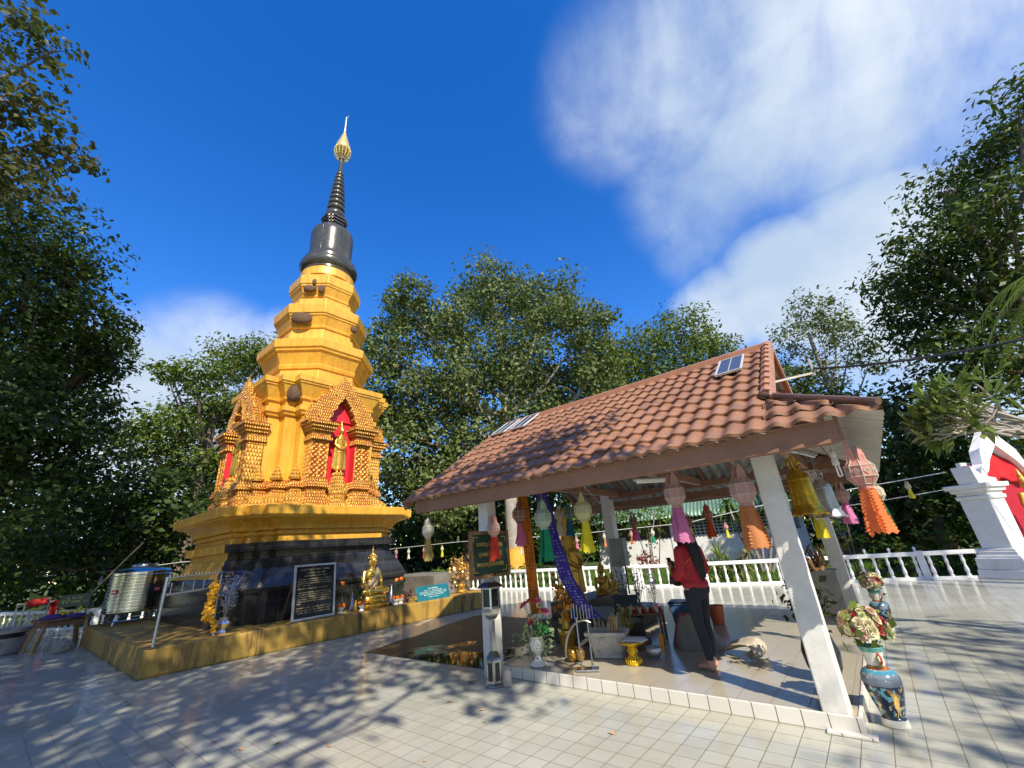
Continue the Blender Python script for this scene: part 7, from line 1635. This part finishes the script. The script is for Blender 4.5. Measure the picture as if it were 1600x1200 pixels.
LF_OLIVE = leafmat('olive_leaf', (0.035, 0.045, 0.012), (0.075, 0.085, 0.025), (0.16, 0.12, 0.04), 0.5, 0.3)
LF_PALE = leafmat('grey_green_leaf', (0.07, 0.095, 0.03), (0.13, 0.16, 0.06), (0.20, 0.23, 0.10), 0.45, 0.25)
LF_SHRUB = leafmat('shrub_leaf', (0.03, 0.08, 0.01), (0.09, 0.19, 0.02), (0.18, 0.30, 0.04), 0.42, 0.3)
LF_PLUM = leafmat('plumeria_leaf', (0.08, 0.14, 0.03), (0.18, 0.25, 0.06), (0.28, 0.33, 0.10), 0.35, 0.3)
def limbs(base, top, lobes, r0, seed, m, parent, twigs=2, start=0.45):
    rs = random.Random(seed); mb = MB(); base, top = Vector(base), Vector(top)
    mid = base.lerp(top, 0.5)+Vector((rs.uniform(-.3, .3), rs.uniform(-.3, .3), 0))
    mb.tube([base, base.lerp(mid, .12), mid, top], [r0*1.35, r0, r0*0.8, r0*0.45], 10); mb.build('trunk', m, parent, smooth=80)
    mb = MB()
    for (x, y, z, r) in lobes:
        c = Vector((x, y, z)); f = min(0.95, max(start, 0.35+0.5*(z-base.z)/max(1, top.z-base.z)-0.15)); s = (base.lerp(mid, f*2) if f < .5 else mid.lerp(top, f*2-1))
        k = s.lerp(c, 0.55)+Vector((rs.uniform(-.25, .25), rs.uniform(-.25, .25), -0.12*(c-s).length))
        mb.tube([s, s.lerp(k, .5)+Vector((0, 0, -.05)), k, c], [r0*0.36, r0*0.28, r0*0.2, r0*0.08], 6)
        for _ in range(twigs):
            d = Vector((rs.gauss(0, 1), rs.gauss(0, 1), rs.gauss(0.3, .7))).normalized()*r*0.85; a = k.lerp(c, rs.uniform(.2, 1)); mb.tube([a, a+d*.5+Vector((0, 0, .08*r)), a+d], [r0*0.09, r0*0.06, r0*0.02], 4)
    mb.build('branches', m, parent, smooth=80)
def tree(name, label, base, top, lobes, r0, lm, leaf, cover, seed, bark=None, group=None, ratio=0.55, flat=1.0, droop=0.0, twigs=2, clump=0.30, cat='tree'):
    t = thing(name, label, cat, (0, 0, 0), 0, group); t.location = base
    L = [(x-base[0], y-base[1], z-base[2], r) for x, y, z, r in lobes]
    limbs((0, 0, 0), tuple(Vector(top)-Vector(base)), L, r0, seed, bark or M_BARK, t, twigs)
    crown('crown', L, lm, t, leaf, cover, seed, ratio, flat, droop, clump); return t
LOB = {}
LOB["bodhi"] = [(-18.3, 13.0, 16.1, 1.7), (-19.5, 12.4, 13.5, 1.7), (-16.9, 15.2, 15.2, 1.9), (-15.1, 17.6, 17.7, 2.2), (-12.5, 19.6, 16.4, 2.2), (-9.8, 19.7, 13.5, 1.7), (-9.4, 19.7, 10.7, 1.6), (-19.3, 13.9, 10.5, 2.3), (-16.2, 15.5, 11.2, 2.3), (-13.6, 17.8, 12.2, 2.4), (-12.3, 20.8, 10.5, 2.2), (-18.3, 13.9, 6.8, 2.1), (-16.9, 16.8, 7.6, 2.3), (-13.9, 18.3, 8.3, 2.0), (-19.9, 12.2, 9.5, 1.5), (-16.6, 14.7, 4.4, 1.5)]
LOB["right_back"] = [(-10.4, 29.7, 15.6, 2.2), (-7.6, 31.2, 16.8, 2.1), (-5.7, 30.5, 14.4, 1.7), (-12.7, 29.1, 15.2, 2.0), (-8.6, 30.3, 13.0, 2.4), (-11.1, 27.5, 12.3, 2.1), (-5.5, 31.3, 11.5, 1.6)]
LOB["sparse"] = [(0.7, 29.3, 13.7, 1.3), (-0.7, 28.4, 12.2, 1.0), (1.8, 27.6, 10.7, 1.2), (1.4, 30.0, 12.8, 1.1), (2.4, 28.8, 9.9, 0.8), (-0.9, 29.6, 10.9, 1.0), (0.6, 30.1, 10.1, 1.0)]
LOB["sparse_low"] = [(-1.3, 27.5, 9.2, 1.3), (-0.2, 28.1, 7.9, 1.3), (-3.0, 26.5, 9.5, 1.1), (1.0, 27.8, 7.1, 1.2)]
LOB["right_big"] = [(8.3, 20.2, 15.1, 1.2), (7.6, 21.7, 14.6, 1.3), (6.3, 21.9, 13.9, 1.4), (6.6, 20.0, 11.3, 1.7), (4.4, 20.7, 11.2, 1.3), (3.3, 21.1, 10.5, 1.0), (5.4, 22.4, 10.5, 1.9), (6.1, 21.0, 8.6, 1.7), (3.6, 22.0, 9.0, 1.2), (4.1, 21.2, 7.4, 1.4), (5.1, 21.4, 6.1, 1.4)]
LOB["right_dark"] = [(1.6, 23.7, 4.6, 1.4), (3.0, 23.5, 5.7, 1.6), (3.6, 23.9, 4.0, 1.5), (1.3, 24.2, 2.3, 1.5), (-0.1, 25.0, 1.2, 1.3), (2.3, 24.3, 1.7, 1.4), (4.2, 24.7, 2.5, 1.7), (0.2, 24.9, 3.6, 1.0)]
LOB["left_top"] = [(-13.3, -3.0, 15.0, 1.0), (-13.1, -2.1, 14.9, 0.5), (-12.4, -2.1, 12.8, 0.6), (-13.1, -3.1, 12.6, 1.0), (-13.5, -1.7, 12.2, 0.9), (-13.5, -1.1, 12.1, 0.5), (-13.0, -1.8, 10.6, 0.8), (-13.1, -2.4, 10.3, 1.0)]
LOB["left_big"] = [(-19.4, -1.7, 13.3, 1.7), (-20.5, -2.4, 11.7, 2.0), (-20.1, -0.6, 12.4, 1.1), (-19.6, -0.9, 10.1, 1.8), (-19.1, 0.5, 10.2, 1.0), (-20.7, 1.1, 9.5, 0.9), (-21.0, 0.1, 8.5, 1.7), (-19.2, -0.9, 7.0, 1.6), (-20.6, 1.3, 10.5, 0.6), (-19.8, 1.3, 7.0, 0.9), (-19.3, 0.2, 5.6, 1.6), (-19.6, -0.4, 4.0, 1.5), (-20.5, 1.6, 5.1, 1.1)]
LOB["acacia"] = [(-32.1, 8.3, 15.9, 2.2), (-30.0, 5.8, 13.2, 1.6), (-30.8, 9.8, 16.5, 1.7), (-30.2, 4.4, 13.2, 0.9), (-31.9, 7.3, 11.7, 2.2), (-31.0, 5.2, 10.0, 1.8), (-31.8, 9.7, 12.1, 2.3), (-32.8, 7.1, 8.3, 2.5), (-31.7, 4.3, 9.0, 1.4), (-32.1, 9.9, 8.1, 2.2)]
LOB["left_dark"] = [(-24.4, 2.8, 5.3, 1.6), (-23.6, 4.3, 4.4, 1.7), (-25.2, 1.9, 3.1, 1.3), (-23.8, 0.8, 2.4, 1.1), (-23.5, 5.9, 4.5, 1.2), (-24.5, 3.8, 2.4, 1.6), (-24.8, 5.0, 2.1, 1.4)]
LOB["under"] = [(-21.3, 15.1, 4.4, 1.7), (-19.5, 16.8, 2.8, 1.7), (-19.5, 20.1, 3.9, 2.1), (-16.5, 20.8, 2.5, 1.8), (-15.4, 23.7, 4.0, 2.1), (-22.1, 17.3, 6.6, 1.7), (-12.6, 23.5, 3.3, 1.8), (-17.2, 20.7, 5.3, 2.1)]

def depth(lobes, dist, n, seed, k=1.0):
    """further lobes behind the ones that face the plaza"""
    rs = random.Random(seed); out = []
    for (x, y, z, r) in lobes:
        h = math.hypot(x, y)
        for i in range(n): f = 1+dist*(i+1)/h*rs.uniform(.7, 1.2); out.append((x*f, y*f, 1.65+(z-1.65)*(1+(f-1)*0.35)-0.2*i, r*k))
    return out
B_ = LOB['bodhi']
t_ = tree('bodhi_tree', 'big bodhi tree with pale glossy heart leaves in the centre behind the pavilion', (-14.2, 17.0, 0), (-15.0, 18.0, 10.5), B_+depth(B_, 2.6, 1, 4, 0.95), 0.42, LF_BODHI, 0.19, 1.7, 21, M_BARKP, ratio=0.8, droop=0.35, twigs=3, clump=0.24)
mb = MB(); mb.lathe([(0.52, 0.55), (0.56, 0.7), (0.50, 1.0), (0.55, 1.25), (0.50, 1.5), (0.53, 1.62)], 18); tag(mb.build('saffron_wrap', mat('saffron_wrap_cloth', (0.68, 0.36, 0.05), 0.8, 0, .2, 6, .5, 30), smooth=60, loc=(-14.2, 17.0, 0)), 'saffron cloth wrapped around the trunk of the bodhi tree', 'cloth')
L_ = LOB['right_back']; tree('leafy_tree', 'bright green leafy tree just right of the big bodhi tree', (-7.5, 30, 0), (-7.8, 30.5, 11), L_+depth(L_, 2.5, 1, 2), 0.3, LF_MID, 0.26, 1.4, 22, flat=0.85)
L_ = LOB['sparse']; tree('sparse_tree', 'tall airy tree with thin forked trunk behind the right roof end', (-0.3, 29.3, 0), (0.2, 29.3, 12.6), L_, 0.22, LF_PALE, 0.20, 1.6, 23, M_BARKP, twigs=4)
L_ = LOB['sparse_low']; tree('leafy_tree', 'rounded green tree below the tall airy tree behind the roof gable', (-0.8, 27.4, 0), (-0.8, 27.4, 7.5), L_+depth(L_, 1.8, 1, 6), 0.2, LF_MID, 0.22, 1.3, 24)
L_ = LOB['right_big']; tree('large_tree', 'tall dark glossy tree rising along the right edge of the photo', (6.8, 22.5, 0), (6.2, 22.0, 14), L_+depth(L_, 2.4, 1, 7, 1.1), 0.4, LF_RIGHT, 0.25, 1.5, 25, ratio=0.42, flat=0.8)
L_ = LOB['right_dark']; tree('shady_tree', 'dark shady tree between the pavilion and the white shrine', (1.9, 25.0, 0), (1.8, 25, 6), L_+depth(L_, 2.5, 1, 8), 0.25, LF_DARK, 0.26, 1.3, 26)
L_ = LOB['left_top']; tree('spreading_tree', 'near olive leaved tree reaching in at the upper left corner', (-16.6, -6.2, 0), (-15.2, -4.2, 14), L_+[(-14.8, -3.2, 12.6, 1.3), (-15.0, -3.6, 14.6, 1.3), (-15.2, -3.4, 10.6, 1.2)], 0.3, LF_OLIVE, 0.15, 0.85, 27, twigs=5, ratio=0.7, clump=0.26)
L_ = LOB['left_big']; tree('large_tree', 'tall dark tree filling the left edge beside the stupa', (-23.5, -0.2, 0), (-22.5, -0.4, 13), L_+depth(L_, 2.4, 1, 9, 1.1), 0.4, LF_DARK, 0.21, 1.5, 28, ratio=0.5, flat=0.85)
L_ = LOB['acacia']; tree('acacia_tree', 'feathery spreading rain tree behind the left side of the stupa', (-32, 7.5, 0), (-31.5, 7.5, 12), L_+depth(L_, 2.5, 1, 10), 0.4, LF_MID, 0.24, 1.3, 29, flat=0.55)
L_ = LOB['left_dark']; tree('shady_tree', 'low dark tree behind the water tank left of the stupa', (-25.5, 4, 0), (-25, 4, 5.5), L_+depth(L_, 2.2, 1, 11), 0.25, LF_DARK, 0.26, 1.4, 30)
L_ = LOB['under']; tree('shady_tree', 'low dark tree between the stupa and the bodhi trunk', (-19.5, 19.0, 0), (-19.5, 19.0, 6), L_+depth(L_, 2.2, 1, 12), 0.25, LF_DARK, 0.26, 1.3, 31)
# trees whose shade falls on the plaza, standing behind the photographer's right
sh1 = [(1.2, -2.6, 10.2, 1.5), (-0.9, -3.4, 10.8, 1.4), (3.2, -2.2, 10.0, 1.2), (0.6, 0.2, 10.6, 1.2), (-1.6, -1.0, 11.6, 1.2), (2.4, 0.9, 9.6, 1.0), (-2.6, -3.2, 12.6, 1.5), (1.4, -4.8, 10.4, 1.5), (-0.8, -5.4, 11.2, 1.4), (-5.2, -4.0, 13.2, 1.5), (-6.4, -5.6, 13.6, 1.6), (-8.2, -7.0, 13.8, 1.7), (-6.3, -4.3, 12.0, 1.5), (-5.6, -3.3, 12.4, 1.3), (-7.4, -3.8, 10.8, 1.3), (-8.3, -3.7, 10.4, 1.3), (-4.6, -2.0, 12.4, 1.2), (-4.2, -4.2, 12.6, 1.4), (3.8, -4.4, 9.6, 1.3), (-3.0, -5.6, 12.0, 1.4), (2.4, 2.2, 9.4, 0.85), (0.1, 1.9, 10.4, 0.7), (-0.6, -0.4, 11.4, 1.2), (4.3, 0.0, 9.8, 1.1), (1.6, -0.9, 10.4, 1.3), (-1.9, -4.6, 11.6, 1.4), (-3.6, -2.4, 12.6, 1.3)]
tree('shade_tree', 'overhanging tree shading the tiles from behind the camera', (4.6, -7.5, 0), (1.0, -3.4, 9.8), sh1, 0.16, LF_MID, 0.24, 1.9, 41, twigs=3, clump=0.36)
sh2 = [(x-1.9, y-0.5, z, r) for x, y, z, r in [(10.4, 1.6, 7.6, 1.1), (10.8, 3.4, 8.0, 1.1), (11.8, 0.6, 8.6, 1.3), (12.4, 4.6, 8.8, 1.4), (10.2, 6.2, 7.4, 1.1), (13.2, 2.4, 9.6, 1.3)]]
tree('shade_tree', 'leafy tree off to the right shading the tiles beside the vases', (10.2, 2.2, 0), (9.6, 2.3, 7.4), sh2, 0.12, LF_MID, 0.42, 1.35, 42, twigs=3, ratio=0.22)

sh3 = [(-12.0, -8.0, 11.0, 1.9), (-14.0, -9.2, 12.0, 2.0), (-10.0, -7.4, 12.6, 1.8), (-15.8, -9.4, 8.4, 1.9), (-13.2, -9.8, 8.8, 1.8), (-11.2, -9.0, 9.4, 1.8), (-9.2, -8.4, 10.6, 1.7), (-17.4, -8.6, 10.6, 1.8), (-8.0, -9.4, 9.0, 1.8)]
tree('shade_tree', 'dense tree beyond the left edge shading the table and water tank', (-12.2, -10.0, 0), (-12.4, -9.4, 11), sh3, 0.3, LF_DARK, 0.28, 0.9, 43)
# far wood closing the view, then an added ring out of view
rs = random.Random(77); fw = []
for i in range(190):
    a = R(-118+i*(165/190)+rs.uniform(-1, 1)); d = rs.uniform(38, 50); r_ = rs.uniform(2.6, 4.0); fw.append((d*math.sin(a), d*math.cos(a), rs.uniform(0.5, 6.0), r_))
for i in range(70):  # unseen ring behind the camera, added to dim the light from the sky
    a = R(60+i*(170/70)+rs.uniform(-1, 1)); d = rs.uniform(24, 34); fw.append((d*math.sin(a), d*math.cos(a), rs.uniform(2.0, 14.0), rs.uniform(3.0, 4.4)))
o = crown('far_wood_and_added_ring', fw, LF_DARK, None, 0.66, 0.80, 55); o['kind'] = 'stuff'; tag(o, 'dark far woodland closing the view, plus unseen ring added to cut sky light', 'woodland')
# low shrubs behind the balustrades
def shrub(label, loc, lobes, lm, leaf, seed, name='shrub', group=None, cover=1.1, ratio=0.5, flat=0.85):
    t = thing(name, label, 'shrub', loc, 0, group); mb = MB(); rs_ = random.Random(seed)
    for x, y, z, r in lobes: mb.tube([(x*0.3, y*0.3, 0), (x*0.7, y*0.7, z*.6), (x, y, z)], [0.03, 0.022, 0.008], 5)
    mb.build('stems', M_BARK, t); crown('foliage', lobes, lm, t, leaf, cover, seed, ratio, flat); return t
def run(a, b, n, r, z, seed):
    rs_ = random.Random(seed); return [((b[0]-a[0])*(i+.5)/n+rs_.uniform(-.1, .1), (b[1]-a[1])*(i+.5)/n+rs_.uniform(-.15, .15), z+rs_.uniform(-.08, .08), r*rs_.uniform(.85, 1.15)) for i in range(n)]
shrub('clipped bright green hedge behind the left run of the rear balustrade', (-18.6, 14.9, 0), run((-18.6, 14.9), (-11.2, 15.2), 16, 0.36, 0.55, 1), LF_SHRUB, 0.10, 3, 'hedge')
shrub('dark leafy hedge with dry tips behind the right balustrade', (-0.6, 18.6, 0), run((-0.6, 18.6), (2.2, 19.2), 5, 0.55, 0.62, 2), LF_MID, 0.16, 4, 'hedge', cover=0.8)
shrub('red leaved shrub in front of the white house wall', (-8.05, 18.4, 0), [(0, 0, 0.85, 0.26), (0.25, 0.1, 0.75, 0.22), (-0.22, 0, 0.7, 0.2), (0.05, 0.05, 0.55, 0.25)], leafmat('red_leaf', (0.12, 0.01, 0.015), (0.30, 0.02, 0.04), (0.16, 0.05, 0.03)), 0.11, 5)
shrub('light green bush left of the red leaved shrub', (-8.8, 17.6, 0), [(0, 0, 0.6, 0.35), (0.1, 0.1, 1.0, 0.3), (-0.25, 0, 0.4, 0.3), (0.2, -0.1, 1.3, 0.22)], LF_SHRUB, 0.12, 6)
shrub('leafy green bush behind the grey concrete pillar', (-11.8, 17.8, 0), [(0, 0, 1.2, 0.6), (0.6, 0.2, 1.9, 0.6), (-0.4, 0, 2.0, 0.5), (1.2, 0.4, 1.1, 0.5), (0.2, 0, 2.7, 0.5)], LF_SHRUB, 0.15, 7, cover=0.8)
shrub('tall green bush seen between the rear pillars left of the house', (-8.9, 21.0, 0), [(0, 0, 1.9, 0.7), (0.8, 0.2, 2.6, 0.7), (-0.6, 0, 2.6, 0.7), (0.2, 0, 3.3, 0.6)], LF_SHRUB, 0.16, 8, cover=0.8)
shrub('drooping bush with long narrow leaves right of the rear right pillar', (-0.9, 17.6, 0), [(0, 0, 1.3, 0.4), (0.35, 0.2, 0.95, 0.4), (-0.3, 0, 1.7, 0.35), (0.2, 0, 2.1, 0.35)], LF_MID, 0.18, 9, ratio=0.25, cover=0.7)
shrub('low flowering bush under the white shrine cord', (1.0, 18.2, 0), [(0, 0, 0.4, 0.35), (0.4, 0.2, 0.35, 0.3), (-0.4, 0, 0.35, 0.3)], leafmat('autumn_leaf', (0.03, 0.08, 0.01), (0.08, 0.15, 0.02), (0.40, 0.14, 0.02)), 0.11, 10)
def strap(name, label, loc, heads, length, width, lm, seed, stemr=0.05, droop=1.0, n=42):
    t = thing(name, label, 'plant', loc); rs_ = random.Random(seed); mb = MB()
    for (x, y, z) in heads: mb.tube([(x*.2, y*.2, 0), (x*.7, y*.7, z*.5), (x, y, z)], [stemr, stemr*.8, stemr*.6], 7)
    mb.build('stems', M_BARKP, t, smooth=60); mb = MB()
    for (x, y, z) in heads:
        for k in range(n):
            a = rs_.random()*2*PI; el = rs_.uniform(-0.3, 1.35); L = length*rs_.uniform(.7, 1.1); d = Vector((math.cos(a)*math.cos(el), math.sin(a)*math.cos(el), math.sin(el))); sd = Vector((-math.sin(a), math.cos(a), 0))*width
            p = [Vector((x, y, z))+d*L*f+Vector((0, 0, -droop*L*0.75*f*f)) for f in (0, .35, .7, 1)]
            w_ = [0.5, 1, .7, 0.05]; vs = []
            for q, ww in zip(p, w_): vs += [q-sd*ww, q+sd*ww]
            mb.add(vs, [(0, 1, 3, 2), (2, 3, 5, 4), (4, 5, 7, 6)])
    mb.build('strap_leaves', lm, t); return t
LF_STRAP = leafmat('strap_leaf', (0.03, 0.075, 0.012), (0.075, 0.15, 0.025), (0.15, 0.22, 0.05), 0.35, 0.25)
LF_YSTRAP = leafmat('yellow_green_strap', (0.09, 0.16, 0.02), (0.20, 0.28, 0.04), (0.34, 0.38, 0.09), 0.4, 0.3)
strap('dracaena', 'tall dracaena with drooping strap leaves behind the tan tailed lantern', (-4.0, 20.2, 0), [(-0.7, 0, 2.7), (0.3, 0.2, 3.4), (0.9, -0.1, 2.6), (1.5, 0.1, 3.0), (-0.1, -0.2, 2.0)], 0.95, 0.042, LF_STRAP, 3, 0.07, 1.0, 60)
strap('spiky_plant', 'bright yellow green spiky clump behind the balustrade right of the woman', (-4.95, 17.3, 0), [(0, 0, 0.25), (0.4, 0.1, 0.35), (-0.35, 0, 0.2), (0.15, 0.2, 0.7)], 1.0, 0.026, LF_YSTRAP, 4, 0.05, 0.45, 60)
strap('spiky_plant', 'dry striped strappy clump hanging over the rear balustrade', (-4.15, 17.4, 0), [(0, 0, 0.5), (0.3, 0, 0.8), (-0.3, 0, 0.4)], 0.8, 0.03, leafmat('dry_strap', (0.10, 0.10, 0.03), (0.22, 0.20, 0.07), (0.34, 0.28, 0.14)), 5, 0.05, 1.1, 40)
# slim pale trunks of the garden
for i, (x, y, h, lean, lb) in enumerate([(-2.9, 19.5, 1.6, 0.1, 'slim bare pole behind the tan orange lantern tail'), (-2.2, 19.2, 2.0, -0.5, 'leaning pale bare stem right of the dracaena'), (-8.4, 19.4, 3.2, 0.9, 'pale crooked bare branch against the green house roof')]):
    mb = MB(); mb.tube([(0, 0, 0), (lean*.4, 0, h*.5), (lean, 0.1, h)], [0.04, 0.035, 0.02], 6); tag(mb.build('bare_stem', M_BARKP, smooth=60, loc=(x, y, 0)), lb, 'stem')
# palm fronds and frangipani at the right edge
t_ = thing('palm_tree', 'palm with long feathery fronds drooping in at the right edge', 'palm', (5.5, 14.2, 0))
mb = MB(); mb.tube([(0, 0, 0), (0.05, 0, 4), (0, 0, 6.4)], [0.16, 0.14, 0.11], 10); mb.build('trunk', M_BARKP, t_, smooth=60)
rs = random.Random(8)
for k in range(15):
    a = 2*PI*k/15+rs.uniform(-.2, .2); L = rs.uniform(2.0, 2.7); up_ = rs.uniform(0.3, 1.0); d = Vector((math.cos(a), math.sin(a), 0)); mb = MB(); P = [Vector((0, 0, 6.4))+d*L*f+Vector((0, 0, L*(up_*f-1.35*f*f))) for f in [i/12 for i in range(13)]]
    mb.tube(P, [0.03-0.002*i for i in range(13)], 4); sd = Vector((-d.y, d.x, 0))
    for i in range(1, 12):
        for j in range(4):
            p = P[i].lerp(P[i+1], j/4); tg = (P[i+1]-P[i]).normalized()
            for s in (-1, 1): q = (sd*s*0.8+tg*0.75+Vector((0, 0, -0.35+rs.uniform(-.15, .1)))).normalized()*0.62*(1-0.5*abs(i/12-.45)); w_ = tg*0.02; mb.add([p-w_, p+w_, p+q], [(0, 1, 2)])
    mb.build('frond', LF_YSTRAP, t_)
t_ = thing('frangipani_tree', 'frangipani with bare pale branches and long leaves above the white shrine', 'tree', (2.6, 9.2, 0))
mb = MB(); mb.tube([(0.6, -0.4, 0), (0.5, -0.3, 1.6), (0.0, 0, 2.46)], [0.12, 0.10, 0.08], 8); mb.build('trunk', M_BARKP, t_, smooth=60)
rs = random.Random(12); tips = []; mb = MB()
def fork(p, d, L, r, lev):
    q = p+d*L; mb.tube([p, p.lerp(q, .5)+Vector((rs.uniform(-.04, .04), rs.uniform(-.04, .04), -0.02)), q], [r, r*.9, r*.75], 5)
    if lev == 0: tips.append((q, d)); return
    for _ in range(2 if rs.random() < 0.5 else 3):
        nd_ = (d+Vector((rs.gauss(-0.10, .5), rs.gauss(0, .5), rs.gauss(0.02, .32)))).normalized(); fork(q, nd_, L*rs.uniform(.62, .85), r*.72, lev-1)
for _ in range(5): fork(Vector((0.0, 0, 2.42)), Vector((rs.uniform(-1.0, -0.5), rs.uniform(-.5, .3), rs.uniform(.15, .6))).normalized(), 0.62, 0.04, 3)
mb.build('branches', mat('silver_grey_bark', (0.36, 0.33, 0.28), 0.8, 0, .2, 8), t_, smooth=70)
mb = MB()
for q, d in tips:
    for k in range(7):
        a = 2*PI*k/7+rs.random(); o_ = d.orthogonal().normalized(); o_ = Matrix.Rotation(a, 3, d) @ o_; ax = (d*0.55+o_*0.8+Vector((0, 0, .1))).normalized(); L = rs.uniform(.22, .34); sd = ax.cross(Vector((0, 0, 1))).normalized()*L*0.14
        mb.add([q, q+ax*L*.5+sd, q+ax*L, q+ax*L*.5-sd], [(0, 1, 2, 3)])
mb.build('leaves', LF_PLUM, t_)
# lawn beyond the balustrade
rs = np.random.RandomState(4); n = 26000; x = rs.uniform(-16, 4, n); yb = np.interp(x, [-19.0, -15.6, -11.2, -7.1, -3.2, 0.65, 4], [14.0, 14.36, 14.42, 15.2, 15.98, 16.85, 17.6]); y = yb+0.25+rs.rand(n)*9; h = 0.10+0.10*rs.rand(n); a = rs.rand(n)*6.28; w_ = 0.012
V = np.stack([np.stack([x-np.cos(a)*w_, y-np.sin(a)*w_, np.full(n, -0.03)], 1), np.stack([x+np.cos(a)*w_, y+np.sin(a)*w_, np.full(n, -0.03)], 1), np.stack([x+rs.normal(size=n)*.03, y+rs.normal(size=n)*.03, h-.03], 1)], 1).reshape(-1, 3)
o = bpy.data.objects.new('lawn_grass', npmesh('lawn_grass', V, np.arange(3*n).reshape(n, 3), leafmat('grass_blade', (0.05, 0.11, 0.012), (0.10, 0.20, 0.02), (0.17, 0.26, 0.04)))); C.objects.link(o); o['kind'] = 'stuff'; tag(o, 'sunlit green lawn grass beyond the rear balustrade', 'grass')
